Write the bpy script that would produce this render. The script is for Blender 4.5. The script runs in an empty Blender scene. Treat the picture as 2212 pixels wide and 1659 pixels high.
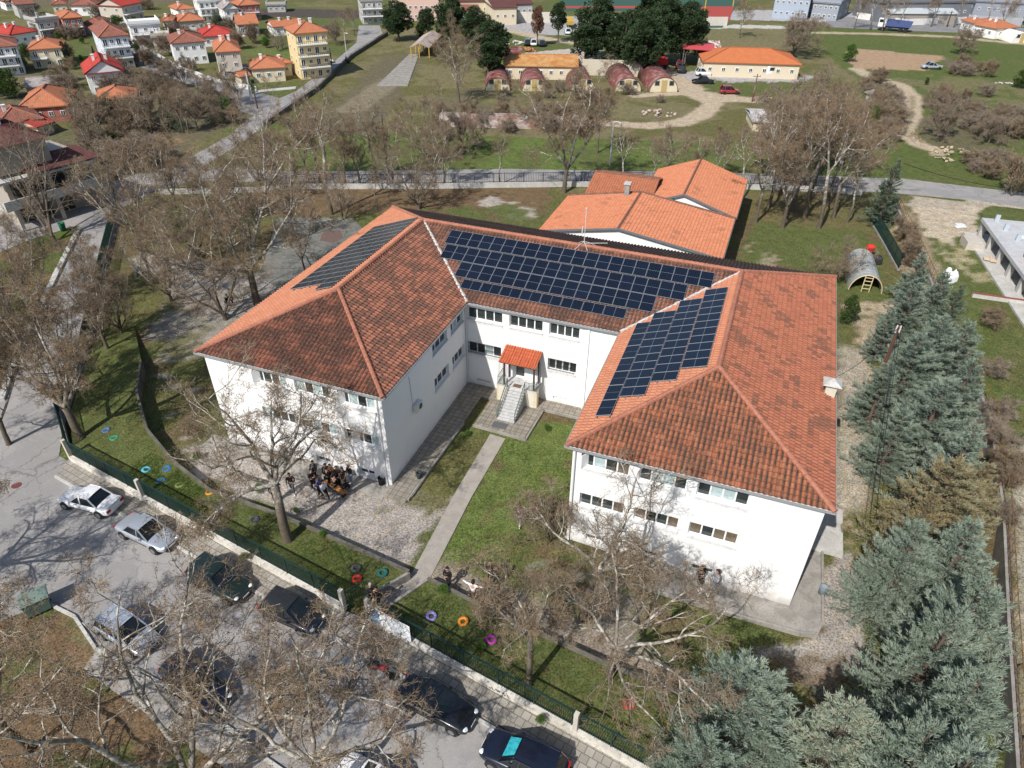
import bpy, math, random
import numpy as np
from mathutils import Vector, Matrix
SC = bpy.context.scene
# ---------------------------------------------------------------- camera
CP = np.array([32.16, -28.428, 32.496]); FP = 1500.85
_p, _y, _r = 0.627, 0.357, 0.008
FW = np.array([-math.sin(_y)*math.cos(_p), math.cos(_y)*math.cos(_p), -math.sin(_p)])
RT = np.array([math.cos(_y), math.sin(_y), 0]); UP = np.cross(RT, FW)
RT, UP = math.cos(_r)*RT + math.sin(_r)*UP, -math.sin(_r)*RT + math.cos(_r)*UP
cam = bpy.data.cameras.new('camera'); co = bpy.data.objects.new('camera', cam); SC.collection.objects.link(co)
cam.sensor_width = 36; cam.lens = FP/2212*36; cam.clip_end = 3000; cam.clip_start = .5
M = Matrix.Identity(4)
for i in range(3):
    M[i][0], M[i][1], M[i][2], M[i][3] = RT[i], UP[i], -FW[i], CP[i]
co.matrix_world = M; SC.camera = co
# ---------------------------------------------------------------- sky and sun
AZ, EL = math.radians(75), math.radians(45)
W = bpy.data.worlds.new('World'); SC.world = W; W.use_nodes = True
nt = W.node_tree; sk = nt.nodes.new('ShaderNodeTexSky'); sk.sky_type = 'NISHITA'; sk.sun_disc = False
sk.sun_elevation = EL
sk.air_density = 1.0; sk.dust_density = 1.2
sd = Vector((-math.cos(AZ)*math.cos(EL), -math.sin(AZ)*math.cos(EL), math.sin(EL)))   # towards the sun
sk.sun_rotation = math.atan2(sd.x, sd.y)
nt.links.new(sk.outputs[0], nt.nodes['Background'].inputs[0]); nt.nodes['Background'].inputs[1].default_value = 0.115
sl = bpy.data.lights.new('sun', 'SUN'); so = bpy.data.objects.new('sun', sl); SC.collection.objects.link(so)
sl.energy = 4.8; sl.angle = math.radians(.53); sl.color = (1, .955, .90)
so.rotation_euler = (-sd).to_track_quat('-Z', 'Y').to_euler()
SC.view_settings.view_transform = 'Standard'; SC.view_settings.look = 'None'
SC.view_settings.exposure = 0.12; SC.view_settings.gamma = 1
SC.cycles.max_bounces = 5; SC.cycles.diffuse_bounces = 3; SC.cycles.transparent_max_bounces = 6
SC.cycles.use_denoising = True; SC.cycles.sample_clamp_indirect = 4
# ---------------------------------------------------------------- helpers
def G(u, v, z=0.):
    """point of the plane z seen at (u, v) of the survey picture"""
    d = FW + RT*(u-1106)/FP - UP*(v-829.5)/FP
    t = (z-CP[2])/d[2]
    P = CP + t*d
    return np.array([P[0], P[1], z])
def PJ(P):
    v = np.array(P)-CP; z = v@FW
    return 1106+FP*(v@RT)/z, 829.5-FP*(v@UP)/z
def HZ(P, vtop):
    """height of a vertical thing on P whose top reaches row vtop"""
    lo, hi = 0, 60
    for _ in range(40):
        m = (lo+hi)/2
        if PJ((P[0], P[1], P[2]+m))[1] > vtop: lo = m
        else: hi = m
    return lo
def CRP(x0, y0, k): return lambda x, y: ((x0+x/k)*.86406, (y0+y/k)*.86406)
ca = CRP(0, 0, 5.144); cb = CRP(420, 0, 5.144); cc = CRP(850, 0, 4.022); ce = CRP(1600, 0, 2.6458); cf = CRP(2080, 0, 2.6458)
cg = CRP(0, 300, 2.953); ch = CRP(2100, 440, 2.6435); ci = CRP(1260, 400, 1.984)
r1 = CRP(0, 0, 2.572); r2 = CRP(850, 0, 2.572); r3 = CRP(1700, 0, 2.572); m1 = CRP(0, 640, 2.572); m2 = CRP(850, 640, 2.572); m3 = CRP(1700, 640, 2.572)
b1 = CRP(0, 1275, 2.572); b2 = CRP(850, 1275, 2.572); b3 = CRP(1700, 1275, 2.572); z7 = CRP(680, 1120, 7.9); z8 = CRP(900, 1230, 4.424)
def link(o, parent=None):
    SC.collection.objects.link(o)
    if parent is not None: o.parent = parent
    return o
def tag(o, label, cat, group=None, kind=None):
    if label: o['label'] = label
    if cat: o['category'] = cat
    if group: o['group'] = group
    if kind: o['kind'] = kind
    return o
def empty(name, loc, rz=0, label=None, cat=None, group=None):
    o = bpy.data.objects.new(name, None); o.location = loc; o.rotation_euler = (0, 0, rz); o.empty_display_size = .3
    link(o); return tag(o, label, cat, group)
def copy_tree(o, parent=None):
    c = o.copy(); SC.collection.objects.link(c)
    if parent is not None: c.parent = parent
    for k in o.children: copy_tree(k, c)
    return c
def npmesh(name, V, F, mats, uv=None, smooth=False, mi=None):
    """V (n,3), F (m,k) equal-sized faces"""
    V = np.asarray(V, np.float32); F = np.asarray(F, np.int32); me = bpy.data.meshes.new(name)
    m, k = F.shape
    me.vertices.add(len(V)); me.vertices.foreach_set('co', V.ravel())
    me.loops.add(m*k); me.loops.foreach_set('vertex_index', F.ravel())
    me.polygons.add(m); me.polygons.foreach_set('loop_start', np.arange(m, dtype=np.int32)*k)
    me.polygons.foreach_set('loop_total', np.full(m, k, np.int32))
    me.polygons.foreach_set('use_smooth', np.full(m, bool(smooth)))
    if mi is not None: me.polygons.foreach_set('material_index', np.asarray(mi, np.int32))
    if uv is not None:
        l = me.uv_layers.new(name='UVMap'); l.data.foreach_set('uv', np.asarray(uv, np.float32)[F.ravel()].ravel())
    me.update(calc_edges=True)
    for a in mats: me.materials.append(a)
    return me
def nobj(name, me, parent=None):
    return link(bpy.data.objects.new(name, me), parent)
class MB:
    def __init__(s): s.v = []; s.f = []; s.m = []
    def add(s, V, F, mi=0):
        n = len(s.v); s.v += [tuple(map(float, a)) for a in V]; s.f += [tuple(i+n for i in a) for a in F]; s.m += [mi]*len(F); return s
    def box(s, c, d, rz=0, mi=0, tilt=None):
        x, y, z = d[0]/2, d[1]/2, d[2]/2
        V = [(a, b, e) for e in (-z, z) for a, b in ((-x, -y), (x, -y), (x, y), (-x, y))]
        R = Matrix.Rotation(rz, 3, 'Z')
        if tilt: R = R @ Matrix.Rotation(tilt[0], 3, 'X') @ Matrix.Rotation(tilt[1], 3, 'Y')
        V = [R @ Vector(a)+Vector(c) for a in V]
        return s.add(V, [(3, 2, 1, 0), (4, 5, 6, 7), (0, 1, 5, 4), (1, 2, 6, 5), (2, 3, 7, 6), (3, 0, 4, 7)], mi)
    def beam(s, a, b, w, h, mi=0):
        """box from a to b, w wide (horizontal), h high"""
        a, b = Vector(a), Vector(b); d = (b-a); u = d.normalized(); r = u.cross(Vector((0, 0, 1)))
        if r.length < 1e-3: r = Vector((1, 0, 0))
        r.normalize(); n = r.cross(u)
        V = [p + r*i*w/2 + n*j*h/2 for p in (a, b) for i, j in ((-1, -1), (1, -1), (1, 1), (-1, 1))]
        return s.add(V, [(0, 1, 2, 3), (7, 6, 5, 4), (0, 4, 5, 1), (1, 5, 6, 2), (2, 6, 7, 3), (3, 7, 4, 0)], mi)
    def tube(s, P, r, n=8, mi=0, cap=True):
        P = [Vector(p) for p in P]; R = r if isinstance(r, (list, tuple)) else [r]*len(P); k0 = len(s.v); ring = []
        u = None
        for i, p in enumerate(P):
            d = (P[min(i+1, len(P)-1)]-P[max(i-1, 0)]).normalized()
            if u is None:
                u = d.cross(Vector((.3, .2, 1)) if abs(d.z) < .9 else Vector((1, .1, 0))).normalized()
            else: u = (u - d*u.dot(d)).normalized()
            w = d.cross(u)
            ring.append([p+(u*math.cos(2*math.pi*j/n)+w*math.sin(2*math.pi*j/n))*R[i] for j in range(n)])
        V = [q for a in ring for q in a]
        F = [(i*n+j, i*n+(j+1) % n, (i+1)*n+(j+1) % n, (i+1)*n+j) for i in range(len(P)-1) for j in range(n)]
        if cap: F += [tuple(range(n))[::-1], tuple((len(P)-1)*n+j for j in range(n))]
        return s.add(V, F, mi)
    def lathe(s, c, prof, n=16, mi=0):
        V = [(c[0]+r*math.cos(2*math.pi*j/n), c[1]+r*math.sin(2*math.pi*j/n), c[2]+z) for r, z in prof for j in range(n)]
        F = [(i*n+j, i*n+(j+1) % n, (i+1)*n+(j+1) % n, (i+1)*n+j) for i in range(len(prof)-1) for j in range(n)]
        return s.add(V, F, mi)
    def prism(s, pts, z0, z1, mi=0, top=True, bot=False):
        """pts ccw (x, y) or (x, y, z) where z replaces z1"""
        n = len(pts)
        V = [(p[0], p[1], z0) for p in pts]+[(p[0], p[1], p[2] if len(p) > 2 else z1) for p in pts]
        F = [(j, (j+1) % n, n+(j+1) % n, n+j) for j in range(n)]
        if top: F.append(tuple(range(n, 2*n)))
        if bot: F.append(tuple(range(n))[::-1])
        return s.add(V, F, mi)
    def quad(s, *P, mi=0): return s.add(P, [tuple(range(len(P)))], mi)
    def build(s, name, mats, parent=None, smooth=False, bevel=0):
        me = bpy.data.meshes.new(name); me.from_pydata(s.v, [], s.f)
        for a in (mats if isinstance(mats, (list, tuple)) else [mats]): me.materials.append(a)
        me.polygons.foreach_set('material_index', s.m)
        if smooth: me.polygons.foreach_set('use_smooth', [True]*len(s.f))
        me.update(); o = nobj(name, me, parent)
        if bevel:
            b = o.modifiers.new('b', 'BEVEL'); b.width = bevel; b.segments = 2; b.limit_method = 'ANGLE'
        return o
# ---------------------------------------------------------------- materials
class N:
    def __init__(s, name):
        s.m = bpy.data.materials.new(name); s.m.use_nodes = True; s.t = s.m.node_tree; s.b = s.t.nodes['Principled BSDF']
    def n(s, ty, **k):
        a = s.t.nodes.new(ty)
        for q, v in k.items():
            if q in a.bl_rna.properties: setattr(a, q, v)
        return a
    def l(s, a, b): s.t.links.new(a, b)
    def set(s, inp, v):
        if isinstance(v, bpy.types.NodeSocket): s.l(v, inp)
        else: inp.default_value = v
    def math(s, op, a, b=0., c=None, clamp=False):
        m = s.n('ShaderNodeMath', operation=op); m.use_clamp = clamp; s.set(m.inputs[0], a); s.set(m.inputs[1], b)
        if c is not None: s.set(m.inputs[2], c)
        return m.outputs[0]
    def mix(s, f, a, b, mode='MIX'):
        m = s.n('ShaderNodeMix', data_type='RGBA', blend_type=mode)
        s.set(m.inputs[0], f)
        for i, v in ((6, a), (7, b)):
            if isinstance(v, tuple) and len(v) == 3: v = (*v, 1)
            s.set(m.inputs[i], v)
        return m.outputs[2]
    def noise(s, sc, det=4, rough=.55, vec=None, dist=0, out=0):
        m = s.n('ShaderNodeTexNoise'); m.inputs['Scale'].default_value = sc; m.inputs['Detail'].default_value = det; m.inputs['Roughness'].default_value = rough
        m.inputs['Distortion'].default_value = dist
        if vec is not None: s.l(vec, m.inputs['Vector'])
        return m.outputs[out]
    def ramp(s, f, lo, hi):
        m = s.n('ShaderNodeMapRange'); m.inputs[1].default_value = lo; m.inputs[2].default_value = hi; m.interpolation_type = 'SMOOTHSTEP'; s.set(m.inputs[0], f); return m.outputs[0]
    def pos(s): return s.n('ShaderNodeNewGeometry').outputs['Position']
    def obj(s): return s.n('ShaderNodeTexCoord').outputs['Object']
    def bump(s, h, st=.5, d=.02):
        m = s.n('ShaderNodeBump'); m.inputs['Strength'].default_value = st; m.inputs['Distance'].default_value = d; s.l(h, m.inputs['Height']); s.l(m.outputs[0], s.b.inputs['Normal'])
    def fin(s, col, rough=.85, spec=.3, metal=0):
        if isinstance(col, tuple) and len(col) == 3: col = (*col, 1)
        s.set(s.b.inputs['Base Color'], col); s.set(s.b.inputs['Roughness'], rough); s.b.inputs['Specular IOR Level'].default_value = spec; s.b.inputs['Metallic'].default_value = metal
        return s.m
def plain(name, c, rough=.7, spec=.3, metal=0, var=.12, sc=3., coat=0):
    a = N(name); P = a.obj(); f = a.noise(sc, 5, .6, P)
    col = a.mix(f, tuple(x*(1-var*1.6) for x in c), tuple(min(1, x*(1+var*1.2)) for x in c))
    m = a.fin(col, rough, spec, metal)
    if coat: a.b.inputs['Coat Weight'].default_value = coat; a.b.inputs['Coat Roughness'].default_value = .04
    return m
_pc = {}
def PM(name, c, **k):
    if name not in _pc: _pc[name] = plain(name, c, **k)
    return _pc[name]
def mottled(name, c1, c2, sc=2., lo=.4, hi=.6, rough=.85, spec=.25, c3=None, bump=0, f3=18.):
    a = N(name); P = a.pos(); f = a.ramp(a.noise(sc, 6, .65, P, .5), lo, hi); col = a.mix(f, c1, c2)
    if c3: col = a.mix(a.math('MULTIPLY', a.ramp(a.noise(f3, 4, .7, P), .5, .7), .7), col, c3)
    if bump: a.bump(a.noise(f3, 5, .7, P), bump, .05)
    return a.fin(col, rough, spec)
def tile_mat(name, base, alt, dirt, col=.28, row=.34, valley=.7, patch=.5, plo=.5, phi=.62, pale=.1, lip_shade=.45):
    """clay roof tiles; UV is (metres along the eave, metres up the slope)"""
    a = N(name); uv = a.n('ShaderNodeUVMap').outputs[0]; sp = a.n('ShaderNodeSeparateXYZ'); a.l(uv, sp.inputs[0])
    s = a.math('DIVIDE', sp.outputs[0], col); t = a.math('DIVIDE', sp.outputs[1], row)
    cb_ = a.n('ShaderNodeCombineXYZ'); a.l(a.math('FLOOR', s), cb_.inputs[0]); a.l(a.math('FLOOR', t), cb_.inputs[1])
    wn = a.n('ShaderNodeTexWhiteNoise'); wn.noise_dimensions = '2D'; a.l(cb_.outputs[0], wn.inputs['Vector']); r = wn.outputs['Value']
    c = a.mix(r, base, alt)
    sc_ = a.n('ShaderNodeVectorMath', operation='MULTIPLY'); a.l(cb_.outputs[0], sc_.inputs[0]); sc_.inputs[1].default_value = (col, row, 1)
    big = a.noise(.55, 4, .6, sc_.outputs[0]); big2 = a.math('ADD', big, a.math('MULTIPLY', a.math('SUBTRACT', r, .5), .13))
    fine = a.noise(7., 4, .7, uv)
    pf = a.math('MULTIPLY', a.ramp(big2, plo, phi), patch); c = a.mix(a.math('MULTIPLY', pf, a.ramp(fine, .25, .6)), c, dirt)
    fr = a.math('FRACT', s); vf = a.math('MULTIPLY', a.math('SUBTRACT', 1., a.ramp(a.math('ABSOLUTE', a.math('SUBTRACT', fr, .17)), .10, .27)), valley)
    vf = a.math('MULTIPLY', vf, a.ramp(a.noise(1.3, 4, .6, uv), .3, .55))
    c = a.mix(vf, c, dirt)
    ft = a.math('FRACT', t); lf_ = a.math('MULTIPLY', a.math('SUBTRACT', 1., a.ramp(ft, .04, .26)), lip_shade); c = a.mix(lf_, c, dirt)  # shadow lines painted along each tile row's lip, sharing the dirt colour
    c = a.mix(a.math('MULTIPLY', a.ramp(a.noise(4.5, 3, .6, uv), .66, .74), pale*3), c, (.55, .47, .38))
    return a.fin(c, .9, .15)
def wall_mat():
    a = N('white_render'); P = a.pos(); sp = a.n('ShaderNodeSeparateXYZ'); a.l(P, sp.inputs[0]); z = sp.outputs[2]
    c = a.mix(a.ramp(a.noise(.5, 4, .6, P), .3, .75), (.80, .80, .79), (.765, .765, .755))
    mp = a.n('ShaderNodeMapping'); a.l(P, mp.inputs[0]); mp.inputs['Scale'].default_value = (2.2, 2.2, .12); st = a.ramp(a.noise(1.6, 5, .7, mp.outputs[0]), .56, .74)
    c = a.mix(a.math('MULTIPLY', st, .22), c, (.50, .49, .46))
    lo = a.math('SUBTRACT', 1., a.ramp(a.math('ADD', z, a.math('MULTIPLY', a.noise(1.8, 5, .7, P), -1.3)), -1.1, .05)); c = a.mix(a.math('MULTIPLY', lo, .7), c, (.36, .34, .30)); return a.fin(c, .85, .15)
WHITE = wall_mat()
GLASSD = plain('dark_window_glass', (.035, .045, .045), .06, .5, var=.5, sc=1.2)
GLASSW = plain('glass_over_curtain', (.40, .50, .50), .12, .5, var=.3, sc=6)
GLASSB = plain('glass_over_brown_curtain', (.15, .12, .085), .15, .5, var=.4, sc=5)
FRAME = PM('white_frame', (.80, .81, .81), rough=.4, var=.03)
MARBLE = mottled('marble_sill', (.72, .72, .71), (.50, .51, .53), 3, .45, .75, .35, .4)
CONC = mottled('concrete', (.34, .32, .29), (.24, .225, .20), 1.2, .35, .65, .9, .2, (.16, .15, .13), .3, 8)
CONCL = mottled('pale_concrete', (.52, .51, .48), (.42, .41, .38), 1.0, .35, .65, .9, .2, (.30, .29, .27), .2, 6)
BLACK = PM('black_iron', (.02, .02, .022), rough=.5)
GREEN = PM('dark_green_paint', (.010, .034, .030), rough=.45)
GREYM = PM('grey_metal', (.30, .31, .32), rough=.4, metal=.6)
RUST = mottled('rust_red_sheet', (.16, .05, .045), (.30, .22, .20), .9, .45, .7, .8, .2, (.10, .04, .03))
RUSTO = mottled('orange_rust_sheet', (.42, .17, .05), (.50, .30, .13), .6, .35, .65, .8, .2, (.22, .09, .03), f3=3)
WOOD = PM('weathered_wood', (.22, .14, .08), rough=.8, var=.3)
# ---------------------------------------------------------------- ground
rng = np.random.default_rng(7)
WALLP = [G(1935, 440, 1.4), G(1990, 556, 1.4), G(2140, 900, 1.4), G(2170, 1100, 1.4), G(2182, 1350, 1.4), G(2205, 1700, 1.4)]
WALLP.append(WALLP[-1]+np.array([-.3, -12, 0]))
wy = np.array([p[1] for p in WALLP])[::-1]; wx = np.array([p[0] for p in WALLP])[::-1]
def sm(t): t = np.clip(t, 0, 1); return t*t*(3-2*t)
def hgt(x, y):
    x = np.asarray(x, float); y = np.asarray(y, float)
    h = -.5*sm((x-22)/14)*sm((11-y)/9)
    h = np.where((x > np.interp(y, wy, wx)) & (y < 66.5), 1.4, h)
    h = h + np.where((x > np.interp(y, wy, wx)) & (y >= 66.5), 1.4*sm((70-y)/3.5), 0)
    return h
def GH(u, v, dz=0):
    P = G(u, v, dz)
    for _ in range(5): P = G(u, v, float(hgt(P[0], P[1]))+dz)
    P[2] -= dz; return P
def vnoise(x, y, sc, seed):
    r = np.random.default_rng(seed); T = r.random((64, 64)); u = x/sc+1000; v = y/sc+1000
    i = np.floor(u).astype(int); j = np.floor(v).astype(int); f = u-i; g = v-j; f = f*f*(3-2*f); g = g*g*(3-2*g)
    a = T[i % 64, j % 64]; b = T[(i+1) % 64, j % 64]; c = T[i % 64, (j+1) % 64]; d = T[(i+1) % 64, (j+1) % 64]
    return (a*(1-f)+b*f)*(1-g)+(c*(1-f)+d*f)*g
def inpoly(x, y, P):
    r = np.zeros(x.shape, bool); n = len(P)
    for i in range(n):
        x0, y0 = P[i][:2]; x1, y1 = P[(i+1) % n][:2]
        if y0 == y1: continue
        c = ((y0 > y) != (y1 > y)) & (x < (x1-x0)*(y-y0)/(y1-y0)+x0); r ^= c
    return r
def dline(x, y, P):
    d = np.full(x.shape, 1e9)
    for a, b in zip(P[:-1], P[1:]):
        ax, ay = a[:2]; bx, by = b[0]-ax, b[1]-ay
        t = np.clip(((x-ax)*bx+(y-ay)*by)/(bx*bx+by*by), 0, 1); d = np.minimum(d, np.hypot(x-ax-t*bx, y-ay-t*by))
    return d
GRASS = (.092, .115, .040); BRIGHT = (.105, .148, .042); OLIVE = (.115, .115, .048); DRY = (.165, .15, .085); BROWN = (.13, .095, .06)
GRAV = (.32, .30, .28); DIRT = (.34, .275, .20); TAN = (.40, .34, .26); LEAF = (.15, .105, .065); PALE = (.42, .40, .37); SCRUB = (.125, .112, .075)
def D(*p): return [G(*a) for a in p]
def ax_(lo, hi, a, b, f, c):
    L = [lo-40*1.35**k for k in range(9, -1, -1)]+list(np.arange(lo, a, c))+list(np.arange(a, b, f))+list(np.arange(b, hi, c))+[hi+40*1.35**k for k in range(10)]
    return np.array(L)
gx = ax_(-235, 165, -44, 62, .5, 1.3); gy = ax_(-42, 310, -41, 112, .5, 1.3)
X, Y = np.meshgrid(gx, gy); nx, ny = len(gx), len(gy)
q1 = (vnoise(X, Y, 2.2, 1)-.5)*1.5+(vnoise(X, Y, .8, 2)-.5)*.8; q2 = (vnoise(X, Y, 2.2, 3)-.5)*1.5+(vnoise(X, Y, .8, 4)-.5)*.8
XP, YP = X+q1, Y+q2
C = np.zeros(X.shape+(3,))
def mixc(c, f):
    f = np.clip(f, 0, 1)[..., None]; C[:] = C*(1-f)+np.array(c)*f
def poly(P, c, a=1., raw=False, patch=None):
    P = D(*P) if not hasattr(P[0], 'shape') and len(P[0]) == 2 and not raw else P
    m = inpoly(XP, YP, P).astype(float)*a
    if patch: m *= sm((vnoise(X, Y, patch[0], patch[1])*.6+vnoise(X, Y, patch[0]/3.3, patch[1]+1)*.4-patch[2])/.12)
    mixc(c, m)
def track(P, w, c, a=1.): mixc(c, sm((w/2+.5-dline(X+q1*.35, Y+q2*.35, P))/.8)*a)
n1 = vnoise(X, Y, 14, 11)*.5+vnoise(X, Y, 4.5, 12)*.3+vnoise(X, Y, 1.4, 13)*.2
C[:] = GRASS; mixc(OLIVE, sm((n1-.38)/.2)); mixc(DRY, sm((n1-.55)/.15)*.8)
# far field behind the rear road
poly([(560, 330), (640, 372), (1700, 378), (1900, 392), (1900, 150), (900, 60), (820, 60)], OLIVE)
poly([(560, 330), (640, 372), (1700, 378), (1900, 392), (1900, 150), (900, 60), (820, 60)], DRY, .85, patch=(6, 21, .42))
poly([(640, 372), (1940, 385), (1900, 315), (1250, 300), (900, 285), (620, 300)], GRASS, .95)
poly([(640, 372), (1940, 385), (1900, 315), (1250, 300), (900, 285), (620, 300)], BRIGHT, .9, patch=(4, 33, .42))
poly([(700, 250), (830, 120), (920, 110), (860, 215), (800, 290), (640, 300)], SCRUB, .9)
poly([(940, 290), (1260, 290), (1240, 215), (1000, 190), (900, 220)], SCRUB, .7, patch=(5, 61, .4))
# village and left scrub
poly([(0, 430), (320, 360), (540, 240), (280, 100), (0, 60), (-700, 100), (-700, 500)], SCRUB, .8, patch=(7, 40, .4))
poly([(160, 410), (320, 360), (545, 250), (500, 215), (330, 240), (200, 290), (110, 340)], SCRUB, .9)
poly([(180, 395), (330, 350), (400, 300), (340, 285), (250, 330)], (.24, .17, .10), .7, patch=(3, 44, .45))
poly([(150, 140), (205, 135), (180, 85), (150, 78)], GRASS); poly([(590, 150), (640, 145), (632, 105), (520, 103)], BRIGHT, .8)
poly([(560, 60), (820, 60), (830, 42), (600, 30)], GRASS); poly([(560, 36), (830, 40), (840, 22), (560, 18)], (.07, .06, .06), .9)
poly([(0, 25), (180, 10), (560, 5), (560, -60), (-300, -60)], SCRUB)
poly([(820, 55), (960, 60), (960, 30), (830, 30)], GRASS)
# middle yard between the pines
poly([(1060, 160), (1320, 160), (1320, 60), (1060, 60)], BRIGHT, .7); poly([(1080, 108), (1300, 100), (1290, 150), (1100, 155)], (.42, .39, .36), 1)
poly([(1060, 80), (1400, 70), (1400, 34), (1060, 34)], (.33, .33, .34), 1)
poly([(1065, 120), (1235, 105), (1230, 78), (1080, 70)], GRASS); track(D((1060, 62), (1120, 70), (1180, 84), (1240, 92)), 4, TAN)
poly([(1395, 205), (1700, 215), (1760, 170), (1480, 140), (1390, 165)], GRASS, .8); poly([(1400, 150), (1770, 165), (1740, 175), (1470, 180), (1400, 190)], (.33, .33, .34), 1)
track(D((1405, 140), (1440, 165), (1480, 185), (1500, 200), (1540, 210), (1620, 212)), 6, TAN); track(D((1490, 200), (1540, 222), (1520, 245), (1470, 265), (1400, 272), (1250, 262), (1000, 262)), 3.4, TAN)
track(D((1370, 206), (1490, 200)), 2.5, TAN)
poly([(1520, 195), (1640, 212), (1660, 190), (1540, 172)], GRASS)
track(D((760, 235), (850, 172)), 5, (.26, .23, .17), .5)
# right hand meadow
poly([(1700, 60), (2400, 60), (2700, 330), (2320, 410), (1945, 385), (1880, 300), (1850, 170)], GRASS, .85)
poly([(1700, 60), (2400, 60), (2700, 330), (2320, 410), (1945, 385), (1880, 300), (1850, 170)], (.085, .115, .035), .7, patch=(9, 51, .4))
poly([(1880, 155), (2230, 175), (2260, 240), (2080, 300), (1980, 260), (1900, 180)], DRY, .7, patch=(5, 53, .42))
poly([(1950, 250), (2212, 230), (2212, 330), (2000, 320)], SCRUB, .8, patch=(4, 55, .4))
poly([(1830, 112), (1840, 150), (2010, 152), (2040, 120), (1850, 105)], (.33, .24, .16), 1); poly([(2030, 120), (2050, 150), (2120, 165), (2110, 145)], SCRUB)
track(D((1740, 70), (1860, 72), (2040, 78), (2212, 95), (2400, 112)), 3, TAN, .9)
track(D((1850, 150), (1880, 165), (1950, 185), (1972, 208), (1968, 250), (1955, 290), (1985, 312), (2010, 320)), 2.9, TAN); track(D((1972, 208), (1968, 250), (1955, 290)), .5, OLIVE, .6)
poly([(2000, 335), (2040, 340), (2060, 328), (2030, 318)], TAN, .8)
poly([(1480, 58), (1700, 60), (1700, 100), (1560, 118), (1500, 110)], DRY, .8)
poly([(1480, 70), (1500, 40), (2300, 60), (2300, 30), (1480, 20)], (.34, .35, .37), 1)
poly([(1420, 60), (1700, 62), (1690, 55), (1430, 52)], (.5, .5, .48), .8)
# school grounds
YARD = [(560, 480), (330, 480), (250, 560), (200, 700), (160, 900), (170, 960), (760, 1290), (1330, 1640), (1500, 1760), (2190, 1760), (2170, 1000), (1980, 560), (1890, 440), (900, 410)]
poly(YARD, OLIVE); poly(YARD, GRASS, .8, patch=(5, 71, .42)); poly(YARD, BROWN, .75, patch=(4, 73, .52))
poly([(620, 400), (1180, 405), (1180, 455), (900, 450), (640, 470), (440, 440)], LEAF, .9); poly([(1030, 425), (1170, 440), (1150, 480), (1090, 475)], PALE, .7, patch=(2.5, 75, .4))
poly([(960, 450), (1180, 440), (1175, 490), (1000, 470)], GRASS, .9, patch=(2.5, 77, .35))
poly([(380, 560), (640, 590), (560, 680), (450, 770), (330, 780), (350, 650)], (.26, .25, .23), .9, patch=(3, 81, .3))
track(D((320, 560), (390, 590), (450, 660), (520, 660)), 3.4, GRAV, .8); track(D((600, 600), (500, 610), (400, 590)), 3, GRAV, .8)
poly([(400, 950), (490, 960), (640, 1010), (830, 1060), (1000, 1060), (920, 1180), (893, 1238), (700, 1150), (560, 1090), (430, 1030)], GRAV, 1)
poly([(330, 640), (470, 690), (430, 900), (400, 1010), (350, 900)], OLIVE, .8, patch=(2.4, 83, .45)); poly([(340, 750), (400, 780), (420, 960), (350, 900)], GRAV, .7, patch=(2., 85, .5))
poly([(910, 960), (1060, 940), (960, 1110), (900, 1080)], OLIVE, .9, patch=(2, 87, .35)); poly([(840, 1080), (930, 1060), (930, 1100), (880, 1200)], OLIVE, .5, patch=(1.5, 88, .5))
poly([(1090, 950), (1260, 880), (1240, 980), (1180, 1130), (1000, 1230), (935, 1250), (1000, 1120)], BRIGHT, .85); poly([(1090, 1080), (1180, 1060), (1150, 1180), (980, 1240)], OLIVE, .9, patch=(1.6, 89, .42)); poly([(1000, 1180), (1160, 1120), (1120, 1230), (940, 1250)], DRY, .6, patch=(1.2, 90, .5))
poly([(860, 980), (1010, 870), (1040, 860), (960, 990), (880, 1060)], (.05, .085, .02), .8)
track(D((935, 1255), (1020, 1285), (1140, 1330), (1300, 1400), (1500, 1500)), 2.4, (.27, .235, .20), .9)
poly([(1150, 1180), (1450, 1300), (1480, 1400), (1250, 1330), (1130, 1250)], BROWN, .8, patch=(2, 93, .35)); poly([(1150, 1180), (1450, 1300), (1480, 1500), (1150, 1360)], (.25, .235, .21), .7, patch=(1.3, 94, .5))
poly([(1460, 1320), (1740, 1380), (1700, 1480), (1480, 1420)], GRASS, .8, patch=(1.5, 95, .35))
poly([(1750, 1220), (1850, 1190), (1880, 1380), (1800, 1470), (1640, 1420), (1750, 1360)], GRAV, .95)
poly([(1700, 1400), (1900, 1380), (1900, 1700), (1500, 1650), (1600, 1430)], BROWN, .8, patch=(2, 97, .3))
poly([(1815, 640), (1960, 660), (1900, 800), (1880, 1150), (1820, 1200), (1812, 900)], OLIVE, .6); poly([(1815, 660), (1950, 640), (1890, 760), (1860, 1000), (1830, 1180), (1815, 900)], (.36, .30, .22), .9, patch=(2.6, 99, .42)); track(D((1840, 760), (1845, 900), (1835, 1080)), 2, (.38, .345, .29), .8)
poly([(1620, 480), (1880, 480), (1910, 640), (1815, 640), (1700, 570), (1600, 560)], GRASS, .9); poly([(1620, 510), (1700, 560), (1660, 580), (1600, 550)], TAN, .5, patch=(2, 101, .4))
poly([(1600, 410), (1880, 430), (1880, 500), (1620, 480)], (.14, .12, .06), .7)
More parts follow.
